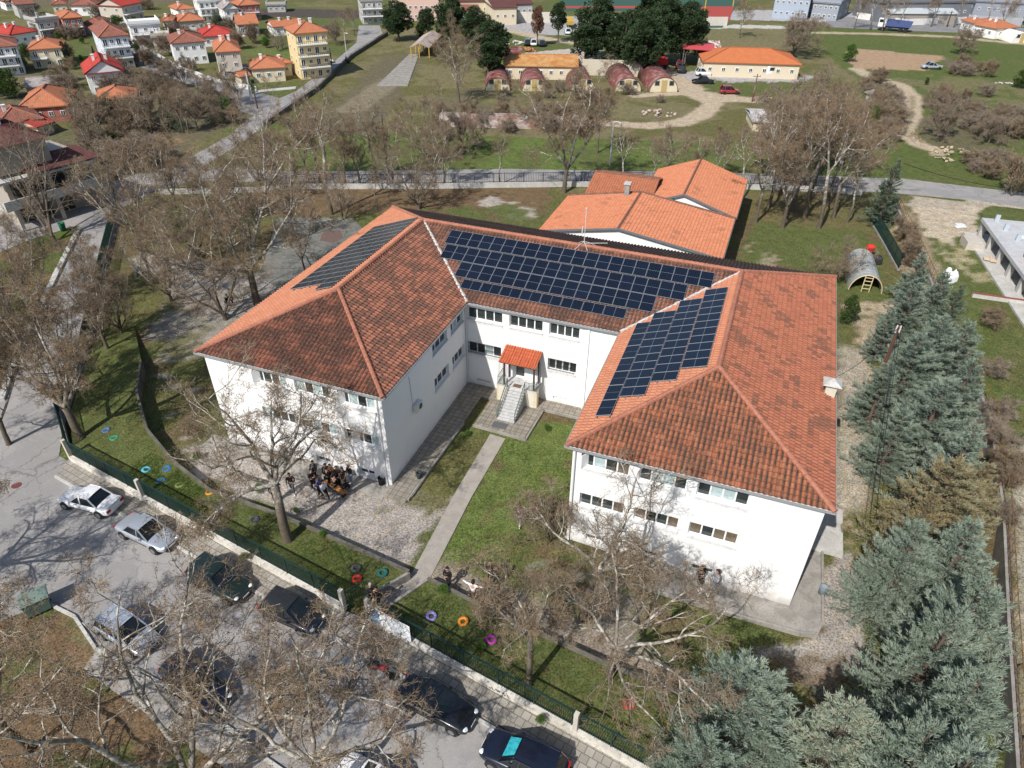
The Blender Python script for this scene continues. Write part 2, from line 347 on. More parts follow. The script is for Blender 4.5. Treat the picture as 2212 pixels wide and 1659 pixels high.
# lot on the right
LOT = [(1945, 432), (2110, 440), (2400, 460), (2500, 900), (2500, 1900), (2210, 1700), (2180, 1300), (2160, 1000), (1990, 556)]
poly(LOT, GRASS, .9); poly([(1945, 432), (2140, 435), (2100, 520), (2040, 560), (1990, 540)], (.42, .37, .29), 1); poly([(1945, 428), (2300, 445), (2120, 470), (1960, 470)], (.38, .34, .28), 1)
poly([(2000, 540), (2120, 520), (2200, 660), (2090, 650)], (.33, .30, .19), .9, patch=(2.5, 103, .4)); poly([(2080, 560), (2120, 560), (2200, 680), (2160, 690)], GRASS, .8)
poly([(2120, 660), (2400, 680), (2400, 1900), (2215, 1700), (2185, 1300)], OLIVE, .6, patch=(3, 105, .4)); track(D((2190, 1000), (2200, 1250), (2212, 1400), (2235, 1700)), 1.2, (.36, .33, .27), .8)
poly([(1925, 470), (1945, 455), (2000, 560), (2160, 1000), (2130, 1000), (1960, 590)], (.30, .25, .18), .7)
# south verge
poly([(-100, 1420), (100, 1303), (161, 1333), (208, 1404), (571, 1639), (700, 1760), (-200, 1900)], LEAF, 1); poly([(-100, 1420), (100, 1303), (161, 1333), (208, 1404), (571, 1639), (700, 1760), (-200, 1900)], GRASS, .9, patch=(1.6, 107, .5))
poly([(0, 870), (165, 500), (100, 500), (0, 540), (-300, 600), (-300, 900)], (.08, .11, .03), 1); poly([(0, 870), (165, 500), (100, 500), (0, 540), (-300, 600), (-300, 900)], LEAF, .9, patch=(2, 109, .5))
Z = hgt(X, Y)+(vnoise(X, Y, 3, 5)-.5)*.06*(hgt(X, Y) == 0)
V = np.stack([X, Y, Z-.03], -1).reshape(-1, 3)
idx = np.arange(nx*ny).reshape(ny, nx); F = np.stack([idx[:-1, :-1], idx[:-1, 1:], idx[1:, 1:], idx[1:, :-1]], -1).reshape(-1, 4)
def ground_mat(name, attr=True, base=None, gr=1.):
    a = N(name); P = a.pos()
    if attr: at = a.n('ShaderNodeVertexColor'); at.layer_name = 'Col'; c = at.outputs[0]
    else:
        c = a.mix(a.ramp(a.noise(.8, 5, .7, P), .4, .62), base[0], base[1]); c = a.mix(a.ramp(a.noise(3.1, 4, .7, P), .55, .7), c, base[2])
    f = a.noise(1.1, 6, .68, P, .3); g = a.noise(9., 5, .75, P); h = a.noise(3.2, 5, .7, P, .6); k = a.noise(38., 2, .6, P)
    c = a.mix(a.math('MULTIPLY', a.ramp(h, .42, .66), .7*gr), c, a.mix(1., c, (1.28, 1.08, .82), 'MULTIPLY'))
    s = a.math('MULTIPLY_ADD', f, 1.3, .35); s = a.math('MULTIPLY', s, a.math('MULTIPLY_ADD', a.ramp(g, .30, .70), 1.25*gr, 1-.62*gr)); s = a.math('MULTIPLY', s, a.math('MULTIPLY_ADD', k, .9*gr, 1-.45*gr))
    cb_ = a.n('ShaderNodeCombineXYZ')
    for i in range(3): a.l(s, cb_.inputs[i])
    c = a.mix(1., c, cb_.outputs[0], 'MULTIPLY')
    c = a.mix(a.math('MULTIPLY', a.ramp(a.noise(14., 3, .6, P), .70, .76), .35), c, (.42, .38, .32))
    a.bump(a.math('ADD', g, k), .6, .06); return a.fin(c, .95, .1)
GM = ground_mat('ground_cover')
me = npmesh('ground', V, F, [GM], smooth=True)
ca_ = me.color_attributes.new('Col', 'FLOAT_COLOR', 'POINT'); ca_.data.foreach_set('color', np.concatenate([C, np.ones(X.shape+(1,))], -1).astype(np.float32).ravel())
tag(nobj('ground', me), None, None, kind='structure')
# ---------------------------------------------------------------- roads
def road_mat(name, c1, c2, c3):
    a = N(name); P = a.pos(); f = a.noise(.35, 5, .6, P, .8); g = a.noise(22., 4, .7, P); h = a.noise(1.7, 6, .7, P, 1.)
    c = a.mix(a.ramp(f, .42, .56), c1, c2); c = a.mix(a.math('MULTIPLY', a.ramp(h, .5, .75), .55), c, c3)
    v = a.n('ShaderNodeTexVoronoi', feature='DISTANCE_TO_EDGE'); v.inputs['Scale'].default_value = .38; a.l(a.noise(1.5, 3, .6, P, out=1), v.inputs['Vector'])
    v2 = a.n('ShaderNodeVectorMath', operation='MULTIPLY_ADD'); a.l(a.noise(1.2, 4, .7, P, out=1), v2.inputs[0]); v2.inputs[1].default_value = (1.4, 1.4, 0); a.l(P, v2.inputs[2]); a.l(v2.outputs[0], v.inputs['Vector'])
    c = a.mix(a.math('MULTIPLY', a.math('SUBTRACT', 1., a.ramp(v.outputs[0], .0, .016)), .65), c, (.10, .095, .09))
    c = a.mix(a.math('MULTIPLY', a.ramp(g, .4, .7), .4), c, (.15, .145, .14)); a.bump(g, .3, .01); return a.fin(c, .9, .2)
ASPH = road_mat('worn_asphalt', (.33, .315, .30), (.28, .27, .26), (.38, .365, .35)); ASPH2 = road_mat('grey_asphalt', (.25, .25, .255), (.21, .21, .215), (.29, .29, .29))
PATHM = mottled('path_concrete', (.36, .33, .29), (.30, .275, .24), 1.5, .35, .65, .9, .2, (.22, .20, .17), .3, 12)
def sheet(name, P, z, m, th=.03):
    P = [G(*a) if len(a) == 2 else a for a in P]; A = sum(P[i-1][0]*P[i][1]-P[i][0]*P[i-1][1] for i in range(len(P)))
    if A < 0: P = P[::-1]
    b = MB(); b.prism([(p[0], p[1]) for p in P], z-th-.05, z); o = b.build(name, m)
    import bmesh
    q = bmesh.new(); q.from_mesh(o.data); bmesh.ops.triangulate(q, faces=[f for f in q.faces if len(f.verts) > 4]); q.to_mesh(o.data); q.free()
    return tag(o, None, None, kind='structure')
sheet('street', [(128, 985), (330, 1108), (743, 1335), (1070, 1516), (1356, 1680), (1800, 1930), (1500, 2400), (571, 1639), (380, 1495), (208, 1404), (161, 1333), (100, 1303), (-200, 1420), (-900, 1300), (-300, 880), (0, 868), (30, 782), (80, 682), (165, 500), (172, 487), (96, 508), (55, 522), (0, 545), (-300, 600), (-900, 600), (-400, 500), (0, 437), (88, 423), (164, 417), (322, 367), (420, 335), (500, 290), (527, 262), (551, 249), (605, 212), (638, 198), (705, 148), (770, 92), (775, 55), (820, 55), (826, 72), (743, 136), (690, 190), (571, 272), (520, 310), (440, 360), (640, 371), (1100, 365), (1700, 377), (1949, 386), (2212, 417), (2700, 470), (2700, 520), (2111, 433), (1939, 417), (1700, 404), (1100, 394), (640, 395), (420, 390), (330, 415), (270, 445), (236, 560), (180, 800), (135, 930)], .02, ASPH)
sheet('village_road', [(232, 0), (262, 0), (263, 37), (284, 85), (320, 100), (386, 144), (470, 175), (551, 198), (605, 212), (551, 249), (521, 242), (504, 215), (437, 190), (353, 165), (279, 134), (275, 105), (235, 35)], .028, ASPH2)
sheet('side_lane', [(553, 195), (640, 187), (638, 192), (560, 199)], .04, CONCL)
sheet('entrance_path', [(890, 1238), (929, 1250), (1018, 1075), (1092, 948), (1059, 938), (980, 1070)], .03, PATHM)
gp = [G(929, 1250), G(890, 1238), G(800, 1305), G(835, 1330)]
sheet('gate_path', [gp[0], gp[1], gp[2], gp[3]], .022, PATHM)
# sports court behind the left wing
sheet('sports_court', [(600, 470), (760, 470), (830, 540), (640, 640), (560, 600)], .015, mottled('court_green', (.13, .135, .115), (.19, .185, .165), .5, .35, .65, .85, .2, (.24, .24, .22), 0, 2))
sheet('court_circle', [(700, 500), (735, 497), (742, 515), (720, 525), (690, 520)], .021, PM('court_red', (.15, .10, .085), rough=.9, var=.25))
sheet('sports_field', [(1215, 24), (1470, 24), (1480, 60), (1560, 60), (1600, 0), (1650, -60), (1200, -60)], .02, PM('field_green', (.035, .09, .065), rough=.9)); sheet('running_track', [(1512, 14), (1586, 14), (1574, 48), (1530, 48)], .03, PM('track_red', (.36, .06, .045), rough=.8)); sheet('running_lane', [(1215, 13), (1475, 13), (1475, 18), (1215, 18)], .03, PM('track_red', (.33, .07, .055)))
sheet('yard_asphalt', [(1785, 35), (1940, 42), (2230, 62), (2210, 74), (2060, 70), (1950, 66), (1785, 58)], .02, ASPH2)
# ---------------------------------------------------------------- roofs
def tile_face(name, P, mat, parent, col=.28, row=.34, relief=1., lift=.0):
    """one roof plane; P[0]->P[1] is the eave, ccw seen from outside"""
    P = [np.array(p, float) for p in P]; U = P[1]-P[0]; U /= np.linalg.norm(U)
    Nn = np.cross(P[1]-P[0], P[-1]-P[0]); Nn /= np.linalg.norm(Nn); Vv = np.cross(Nn, U)
    Q = np.array([((p-P[0])@U, (p-P[0])@Vv) for p in P])
    if relief <= 0:
        return nobj(name, npmesh(name, np.array(P)+Nn*lift, [list(range(len(P)))], [mat], uv=Q+37.), parent)
    s0, s1 = Q[:, 0].min(), Q[:, 0].max(); fr = np.array([0, .18, .34, .44, .56, .67, .78, .90])
    S = np.concatenate([(k+fr)*col for k in range(int(math.floor(s0/col)), int(math.ceil(s1/col))+1)]); S = S[(S > s0+1e-4) & (S < s1-1e-4)]
    S = np.concatenate([[s0+1e-4], S, [s1-1e-4]])
    lo = np.full(S.shape, 1e9); hi = np.full(S.shape, -1e9)
    for i in range(len(Q)):
        (a, b), (c, d) = Q[i], Q[(i+1) % len(Q)]
        if abs(a-c) < 1e-6: continue
        m = (S >= min(a, c)-1e-6) & (S <= max(a, c)+1e-6); t = b+(S-a)/(c-a)*(d-b)
        lo = np.where(m, np.minimum(lo, t), lo); hi = np.where(m, np.maximum(hi, t), hi)
    nr = int(math.ceil(Q[:, 1].max()/row)); T = np.repeat(np.arange(nr)*row, 2); T[1::2] += row; lip = np.tile([.035, 0.], nr)
    f = (S/col) % 1; prof = np.where(f > .34, .085*np.sin(np.pi*np.clip((f-.34)/.66, 0, 1)), 0)
    TT = np.clip(T[:, None], lo[None], hi[None]); hh = (prof[None]*(1-.12*(lip[:, None] == 0))+lip[:, None])*relief
    rc = np.random.default_rng(len(S)+nr).random((nr, len(S)))  # slight unevenness, whole tiles
    ci_ = np.floor(S/col).astype(int); ci_ -= ci_.min(); un = np.random.default_rng(5).random((nr, ci_.max()+1))[:, ci_]*.02
    hh = hh+np.repeat(un, 2, axis=0)*relief
    Vx = P[0][None, None]+U*S[None, :, None]+Vv*TT[..., None]+Nn*(hh+lift)[..., None]
    R, K = TT.shape; idx = np.arange(R*K).reshape(R, K)
    F = np.stack([idx[:-1, :-1], idx[:-1, 1:], idx[1:, 1:], idx[1:, :-1]], -1).reshape(-1, 4)
    h = np.abs(TT[1:, :-1]-TT[:-1, :-1])+np.abs(TT[1:, 1:]-TT[:-1, 1:]); step = (np.arange(R-1) % 2 == 1)[:, None] & (TT[:-1, :-1] > lo[None, :-1]+.001) & (TT[:-1, :-1] < hi[None, :-1]-.001)
    ok = ((h > 1e-4) | step).reshape(-1)
    uvv = np.stack([np.broadcast_to(S[None], TT.shape)+37., TT*.999+.001+37.*row/row], -1)
    tq = (np.floor(T/row+1e-6)); tq[1::2] -= 1
    uvv[..., 1] = np.clip(TT, (tq*row+.004)[:, None], (tq*row+row-.004)[:, None])+37.*row
    uvv[..., 0] = S[None]+37*col
    return nobj(name, npmesh(name, Vx.reshape(-1, 3), F[ok], [mat], uv=uvv.reshape(-1, 2), smooth=False), parent)
def ridge_caps(name, L, mat, parent, r=.15):
    b = MB()
    for a, c in L:
        a, c = Vector(a), Vector(c); n = max(1, int((c-a).length/.36)); dz = Vector((0, 0, .06))
        for k in range(n):
            p, q = a.lerp(c, k/n)+dz, a.lerp(c, (k+1.12)/n)+dz; b.tube([p, q], [r*1.08, r*.88], 8)
    return b.build(name, mat, parent, smooth=False)
T_CLEAN = tile_mat('clean_clay_tiles', (.41, .165, .095), (.47, .205, .12), (.18, .085, .055), valley=.45, patch=.12, pale=.05)
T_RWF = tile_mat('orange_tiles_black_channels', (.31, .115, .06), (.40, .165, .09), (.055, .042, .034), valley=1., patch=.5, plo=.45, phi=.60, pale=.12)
T_LWF = tile_mat('lichen_dark_tiles', (.26, .095, .06), (.33, .135, .085), (.045, .034, .028), valley=1., patch=.9, plo=.36, phi=.56, pale=.1)
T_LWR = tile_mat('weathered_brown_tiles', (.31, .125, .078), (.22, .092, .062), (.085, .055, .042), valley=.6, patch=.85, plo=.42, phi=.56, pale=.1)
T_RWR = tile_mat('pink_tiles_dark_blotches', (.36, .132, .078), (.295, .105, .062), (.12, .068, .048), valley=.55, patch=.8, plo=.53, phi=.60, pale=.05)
T_MAIN = tile_mat('mixed_brown_tiles', (.27, .125, .085), (.34, .15, .095), (.07, .048, .038), valley=.9, patch=.9, plo=.40, phi=.58, pale=.12)
T_BACK = tile_mat('black_lichen_tiles', (.09, .055, .045), (.07, .045, .04), (.035, .028, .026), valley=.9, patch=.8, plo=.4, phi=.6, pale=.02)
T_NEW = tile_mat('new_red_tiles', (.47, .12, .055), (.53, .15, .07), (.26, .08, .045), valley=.5, patch=.2, pale=.08)
T_ANX = tile_mat('annex_pink_tiles', (.43, .16, .085), (.49, .20, .11), (.15, .08, .055), valley=.25, patch=.55, plo=.60, phi=.66, pale=.12)
CAPM = mottled('clay_ridge_caps', (.40, .17, .11), (.32, .13, .085), 2, .35, .65, .9, .2, (.16, .09, .06), 0, 7)
LIME = mottled('flaking_lime', (.60, .58, .54), (.40, .36, .32), 5, .4, .6, .9, .2)
# ---------------------------------------------------------------- the school
w1, cx_, w2, dd, Db, f2, hh_, hr = 13.174, 12.065, 13.083, 12.42, 25.955, -.136, 7.6, 10.07; o = .337
X2 = w1+cx_; X3 = X2+w2; xr1 = w1/2; xr2 = X2+w2/2; yr = 19.2; ya = 6.5
school = empty('school_building', (19, 13, 0), 0, 'white U-shaped school with weathered tiled roof around a courtyard', 'school building')
school.location = (0, 0, 0)
def wall_holes(mb, O, u, L, z0, z1, holes, dep=.27, mi=0):
    O = np.array(O, float); u = np.array(u, float); n = np.cross(u, (0, 0, 1.))
    S = sorted({0, L, *[h[0] for h in holes], *[h[1] for h in holes]}); Zs = sorted({z0, z1, *[h[2] for h in holes], *[h[3] for h in holes]})
    P = lambda s, z, d=0: O+u*s-n*d+np.array([0, 0, z-O[2]])
    def inh(s, z): return any(h[0] < s < h[1] and h[2] < z < h[3] for h in holes)
    for a, b in zip(S[:-1], S[1:]):
        for c, d in zip(Zs[:-1], Zs[1:]):
            if not inh((a+b)/2, (c+d)/2): mb.quad(P(a, c), P(b, c), P(b, d), P(a, d), mi=mi)
    for a, b, c, d in holes:
        for q in ((P(a, c), P(a, d), P(a, d, dep), P(a, c, dep)), (P(b, d), P(b, c), P(b, c, dep), P(b, d, dep)),
                  (P(a, d), P(b, d), P(b, d, dep), P(a, d, dep)), (P(b, c), P(a, c), P(a, c, dep), P(b, c, dep))): mb.quad(*q, mi=mi)
def window(parent, O, u, h, n=4, kinds='dddd', sill=True, bars=False, fm=None, dep=.27, open_=None):
    """window part in the hole h = (s0, s1, z0, z1) with frame, panes and sill"""
    O = Vector(O); u = Vector(u); nn = u.cross(Vector((0, 0, 1))); a, b, c, d = h
    P = lambda s, z, q=0.: Vector((O.x, O.y, 0))+u*s-nn*q+Vector((0, 0, z))
    rz = math.atan2(u.y, u.x); t = .055; q = dep-.05; m = MB(); w = (b-a-t)/n
    m.box(P((a+b)/2, c+t/2, q), (b-a-.006, .07, t), rz); m.box(P((a+b)/2, d-t/2, q), (b-a-.006, .07, t), rz)
    for k in range(n+1): m.box(P(a+t/2+k*w+(.003 if k == 0 else -.003 if k == n else 0), (c+d)/2, q), (t*(1 if k in (0, n) else 1.5), .066, d-c-2*t-.001), rz)
    fo = m.build('window', fm or FRAME, parent)
    for mt, kk in ((GLASSD, 'd'), (GLASSW, 'w'), (GLASSB, 'b')):
        g = MB(); hit = 0
        for k in range(n):
            if kinds[k % len(kinds)] == kk: g = MB(); g.box(P(a+t/2+(k+.5)*w, (c+d)/2, q+.01), (w-t, .012, d-c-2*t), rz); g.build('pane', mt, fo)
    # what can be seen inside: pale desks and blinds right behind the glass
    if open_ is not None:
        g = MB(); s = a+t/2+(open_+.5)*w
        g.box(P(s-w*.2, (c+d)/2, q-.18), (w*.9, .04, d-c-.1), rz+1.0); g.build('open_sash', FRAME, fo)
    if sill:
        m = MB(); m.box(P((a+b)/2, c-.035, .08), (b-a+.08, .38, .06), rz); m.box(P((a+b)/2, c-.17, -.02), (b-a+.08, .035, .24), rz); m.build('sill', MARBLE, fo)
    if bars:
        m = MB()
        for k in range(int((b-a)/.11)): m.box(P(a+.05+k*.11, (c+d)/2, -.03), (.016, .016, d-c+.1), rz)
        for z in (c+.1, (c+d)/2, d-.1): m.box(P((a+b)/2, z, -.03), (b-a, .02, .025), rz)
        m.build('security_bars', BLACK, fo)
    return fo
UP_, LO_ = (6.05, 7.03), (3.05, 4.03)
wl = MB()
def facade(O, u, L, specs, z0=-.8, z1=7.42):
    H = [s[0] for s in specs]; wall_holes(wl, O, u, L, z0, z1, H)
    for h, n, k, sill, bars, op in specs: window(school, O, u, h, n, k, sill, bars, open_=op)
def S_(a, b, z, k='dddd', n=4, sill=True, bars=False, op=None): return ((a, b, z[0], z[1]), n, k, sill, bars, op)
BZ = (.32, .85)
facade((0, 0, 0), (1, 0, 0), w1, [S_(3.72, 6.3, UP_, 'dddw', op=0), S_(6.88, 9.42, UP_, 'wdwd', op=None), S_(10.05, 12.65, UP_, 'dwdw', op=0), S_(3.76, 6.3, LO_, 'wddd'), S_(6.9, 9.5, LO_, 'dwdw'), S_(10.08, 12.6, LO_, 'dddw', op=1), S_(4.4, 5.6, BZ, 'dd', 2), S_(7.4, 8.5, BZ, 'dd', 2), S_(10.74, 11.9, BZ, 'dd', 2)])
facade((w1, 0, 0), (0, 1, 0), dd, [S_(6.87, 9.2, UP_, 'ddd', 3), S_(9.84, 12.0, UP_, 'dwd', 3), S_(6.87, 9.2, LO_, 'ddd', 3), S_(9.86, 12.0, LO_, 'ddd', 3)])
facade((w1, dd, 0), (1, 0, 0), cx_, [S_(.16, 2.95, UP_, 'dddd'), S_(3.5, 6.05, UP_, 'dddd'), S_(6.56, 8.8, UP_, 'dddd'), S_(.14, 2.85, LO_, 'ddwd', bars=True), S_(6.56, 8.75, LO_, 'dddd', bars=True), ((3.95, 4.75, 1.66, 3.5), 1, 'd', False, False, None), S_(.8, 1.96, (.5, .72), 'd', 1, False), S_(7.1, 8.24, (.45, .68), 'd', 1, False)])
facade((X2, f2, 0), (1, 0, 0), w2, [S_(.5, 3.2, UP_, 'dwdb', op=0), S_(3.75, 6.3, UP_, 'dwwd'), S_(6.86, 9.5, UP_, 'dwwd', op=None), S_(.6, 3.2, LO_, 'dddb'), S_(3.8, 6.3, LO_, 'bddb'), S_(6.88, 9.5, LO_, 'bdbb'), S_(4.35, 5.5, (.3, .82), 'dd', 2), S_(7.5, 8.72, (.26, .8), 'dd', 2), S_(1.2, 2.3, (.3, .8), 'dd', 2)])
facade((X2, dd, 0), (0, -1, 0), dd-f2, [S_(1+i*3.3, 3.4+i*3.3, z, 'ddd', 3) for i in range(3) for z in (UP_, LO_)])
facade((X3, f2, 0), (0, 1, 0), Db-f2, [S_(2+i*3.6, 4.4+i*3.6, z, 'dwd', 3) for i in range(6) for z in (UP_, LO_)])
facade((X3, Db, 0), (-1, 0, 0), X3, [S_(1.6+i*3.5, 4+i*3.5, z, 'dwdd', 4) for i in range(10) for z in (UP_, LO_)])
facade((0, Db, 0), (0, -1, 0), Db, [S_(2+i*3.6, 4.4+i*3.6, z, 'ddw', 3) for i in range(6) for z in (UP_, LO_)])
wl.box((X2-2.6, dd-.06, 3.6), (.18, .12, 7.5)); wl.box((w1-.12, -.03, 3.4), (.3, .06, 8.0))
wl.build('wall', WHITE, school)
EO = [(-o, -o), (w1+o, -o), (w1+o, dd-o), (X2-o, dd-o), (X2-o, f2-o), (X3+o, f2-o), (X3+o, Db+o), (-o, Db+o)]
b = MB(); b.prism(EO, 7.42, 7.53, top=True, bot=True)
sf = b.build('eaves', PM('eave_paint', (.72, .72, .71), var=.05), school)
b = MB(); gz = 7.50
for i in range(8):
    p, q = EO[i], EO[(i+1) % 8]; L = math.hypot(q[0]-p[0], q[1]-p[1]); ux, uy = (q[0]-p[0])/L, (q[1]-p[1])/L
    b.beam((p[0]+uy*.05-ux*.05, p[1]-ux*.05-uy*.05, gz), (q[0]+uy*.05+ux*.04, q[1]-ux*.05+uy*.04, gz), .09, .10)
b.build('gutter', PM('gutter_grey', (.38, .39, .39), rough=.5, metal=.3), sf)
z = 7.6-.05
E0, E1, E2, E3, E4, E5, E6, E7 = [(x, y, z) for x, y in EO]
P1, P2, P3, P4 = (xr1, ya, hr), (xr1, yr, hr), (xr2, yr, hr), (xr2, 6.35, hr)
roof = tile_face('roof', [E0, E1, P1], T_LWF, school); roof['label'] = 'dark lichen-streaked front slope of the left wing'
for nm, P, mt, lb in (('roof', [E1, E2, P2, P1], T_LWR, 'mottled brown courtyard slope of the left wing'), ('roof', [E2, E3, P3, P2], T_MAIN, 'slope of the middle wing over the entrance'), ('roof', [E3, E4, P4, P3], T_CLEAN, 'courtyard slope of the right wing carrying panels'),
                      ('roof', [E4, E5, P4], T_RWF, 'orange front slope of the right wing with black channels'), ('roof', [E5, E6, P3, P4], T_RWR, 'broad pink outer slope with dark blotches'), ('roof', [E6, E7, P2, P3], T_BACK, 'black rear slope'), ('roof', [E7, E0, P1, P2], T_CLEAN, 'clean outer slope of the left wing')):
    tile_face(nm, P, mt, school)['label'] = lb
rc = ridge_caps('ridge_tiles', [(E0, P1), (E1, P1), (P1, P2), (P2, P3), (P3, P4), (E4, P4), (E5, P4), (E6, P3), (E7, P2)], CAPM, school)
for a, c in ((E2, P2), (E3, P3)):
    b = MB(); a, c = Vector(a), Vector(c)
    for k in range(34): p = a.lerp(c, k/34); q = a.lerp(c, (k+1.05)/34); s = random.Random(k).uniform(.8, 1.3); b.tube([p+Vector((0, 0, .05)), q+Vector((0, 0, .05))], .11*s, 6)
    b.build('valley_flashing', LIME, school)
# chimney, soil pipe, mast, pipes
b = MB(); cxp = X3+.05; b.box((cxp-.1, 9.6, 7.95), (.6, .62, 1.1)); ch_ = b.build('chimney', PM('cream_render', (.62, .57, .46)), school)
b = MB(); b.add([(cxp-.1+i*.52, 9.6+j*.52, 8.52) for i, j in ((-1, -1), (1, -1), (1, 1), (-1, 1))]+[(cxp-.1, 9.6, 8.85)], [(0, 1, 4), (1, 2, 4), (2, 3, 4), (3, 0, 4), (3, 2, 1, 0)]); b.build('cap', CONCL, ch_)
for x, y in ((w1+.08, dd-.1), (w1-.3, -.12), (X2+.15, f2-.12)):
    b = MB(); b.tube([(x, y-.2, 7.4), (x, y, 7.2), (x, y, 0.1), (x, y-.15, 0)], .05, 8); b.build('downpipe', PM('white_pipe', (.7, .71, .71), rough=.4), school)
b = MB(); mx, my = 20.1, yr+.1
b.tube([(mx, my, hr), (mx, my, hr+2.9)], .03, 6); b.tube([(mx, my, hr+2.9), (mx, my, hr+3.0)], .07, 6); b.tube([(mx-.2, my, hr+.9), (mx-.2, my, hr+1.5)], .05, 6)
for d in ((-.5, -.7), (.45, -.6), (.9, .5), (-.6, .5)): b.tube([(mx, my, hr+.35), (mx+d[0]*.4, my+d[1]*.4, hr+.22), (mx+d[0], my+d[1], hr-.1)], .022, 5)
b.tube([(mx, my, hr+.2), (mx+1.6, my+.9, hr+.1)], .03, 5)
b.build('antenna_mast', PM('pale_conduit', (.55, .53, .50)), school)
b = MB(); b.box((w1+.18, 3.95, 3.85), (.3, .85, .6)); ac = b.build('air_conditioner', PM('cream_plastic', (.66, .65, .60), rough=.5), school, bevel=.02)
b = MB(); b.tube([(w1+.335, 4.05, 3.85), (w1+.345, 4.05, 3.85)], .22, 16); b.build('fan_grille', PM('dark_plastic', (.08, .08, .08)), ac)
b = MB(); b.tube([(w1+.02, 3.6, 4.0), (w1+.02, 3.5, 5.2), (w1+.02, 3.4, 6.6)], .015, 5); b.build('cable', PM('grey_cable', (.35, .35, .35)), ac)
# porch
b = MB(); b.box((17.75, 11.75, .8), (2.85, 1.3, 1.6)); b.box((19.28, 11.35, .8), (.22, .45, 1.62), mi=1); b.box((16.28, 11.35, .8), (.22, .45, 1.62), mi=1)
porch = b.build('porch', [PM('pale_cream', (.66, .62, .52)), PM('cream_pier', (.64, .56, .40))], school)
b = MB(); b.box((17.75, 11.74, 1.63), (3.2, 1.36, .06)); nst = 11
for k in range(nst):
    y0 = 8.75+k*(11.08-8.75)/nst; zt = .15+(k+1)*(1.6-.15)/(nst+.5); b.box((17.78-.02*k/nst, y0+.13, zt-.02), (1.40, .25, .04)); b.box((17.78, y0+.14, (zt-.04)/2+.02), (1.34, .205, zt-.08), mi=1)
b.build('steps', [mottled('stair_marble', (.58, .58, .57), (.42, .42, .42), 4, .4, .65, .5, .3), PM('stair_riser', (.30, .30, .30))], porch)
b = MB()
for x in (17.08, 18.46):
    b.tube([(x, 8.85, .95), (x, 11.05, 2.4)], .03, 6); b.tube([(x, 8.85, .15), (x, 8.85, .95)], .025, 6); b.tube([(x, 11.05, 1.6), (x, 11.05, 2.4)], .025, 6); b.tube([(x, 8.9, .4), (x, 11.05, 1.85)], .02, 6)
    for k in range(11):
        f = (k+.5)/11; y = 8.85+2.2*f; zz = .25+1.45*f; b.tube([(x, y, zz), (x, y+.1, zz+.2), (x, y-.08, zz+.42), (x, y+.02, zz+.68)], .016, 5)
for x0, x1 in ((16.25, 17.08), (18.46, 19.3)):
    for zz in (1.75, 2.35): b.tube([(x0, 11.1, zz), (x1, 11.1, zz)], .022, 5)
    for k in range(8): b.tube([(x0+(x1-x0)*k/7, 11.1, 1.68), (x0+(x1-x0)*k/7, 11.1, 2.35)], .012, 4)
for x in (16.25, 19.3):
    for zz in (1.75, 2.35): b.tube([(x, 11.1, zz), (x, 12.3, zz)], .022, 5)
    for k in range(9): b.tube([(x, 11.1+k*.14, 1.68), (x, 11.1+k*.14, 3.6 if k % 2 else 2.35)], .012, 4)
b.build('railing', PM('grey_green_iron', (.12, .16, .14), rough=.5), porch)
b = MB()
for x in (16.75, 19.1): b.box((x, 11.2, 2.75), (.12, .12, 2.2)); b.box((x, 12.25, 2.85), (.1, .1, 2.4))
b.box((17.9, 10.95, 3.84), (2.8, .1, .12)); b.box((17.9, 12.3, 4.28), (2.8, .1, .12)); b.build('canopy_frame', PM('brown_iron', (.08, .045, .035)), porch)
tile_face('canopy', [(16.45, 10.75, 3.9), (19.33, 10.75, 3.9), (19.33, 12.4, 4.45), (16.45, 12.4, 4.45)], T_NEW, porch, col=.2, row=.3, relief=.9)
b = MB(); b.box((17.9, 11.57, 4.13), (2.8, 1.6, .03), tilt=(math.atan2(.55, 1.65), 0)); b.build('canopy_board', WOOD, porch)
b = MB(); b.box((w1+3.55, dd-.03, 2.55), (.75, .06, 1.8)); b.box((w1+5.15, dd-.03, 2.55), (.7, .06, 1.8)); b.build('door', PM('door_white', (.72, .74, .75)), school)
def mat_thing(x, y, z, sx, sy, label, m):
    b = MB(); b.box((0, 0, .012), (sx, sy, .024)); b.box((0, 0, .026), (sx-.12, sy-.12, .01)); t = b.build('doormat', m); t.location = (x, y, z); tag(t, label, 'doormat')
mat_thing(17.75, 11.35, 1.665, .62, .4, 'small brown doormat on the marble landing at the door', PM('brown_coir', (.16, .11, .08), var=.3)); mat_thing(17.55, 8.25, .155, 1.1, .65, 'large dark grey mat at the foot of the stairs', PM('grey_rubber', (.11, .11, .115)))
# paving round the school
def pav_mat():
    a = N('paving_slabs'); P = a.pos(); br = a.n('ShaderNodeTexBrick'); a.l(P, br.inputs['Vector']); br.offset = 0; br.inputs['Scale'].default_value = 1.
    br.inputs['Brick Width'].default_value = .42; br.inputs['Row Height'].default_value = .42; br.inputs['Mortar Size'].default_value = .018
    br.inputs['Color1'].default_value = (.31, .275, .235, 1); br.inputs['Color2'].default_value = (.25, .22, .185, 1); br.inputs['Mortar'].default_value = (.08, .085, .05, 1)
    c = a.mix(a.math('MULTIPLY', a.ramp(a.noise(2.2, 5, .7, P), .45, .65), .6), br.outputs[0], (.14, .13, .10)); return a.fin(c, .9, .2)
PAV = pav_mat()
def slab(name, P, z0, z1, m, label=None, cat=None, kind='structure'):
    b = MB(); b.prism(P, z0, z1); q = b.build(name, m); tag(q, label, cat, None, kind); return q
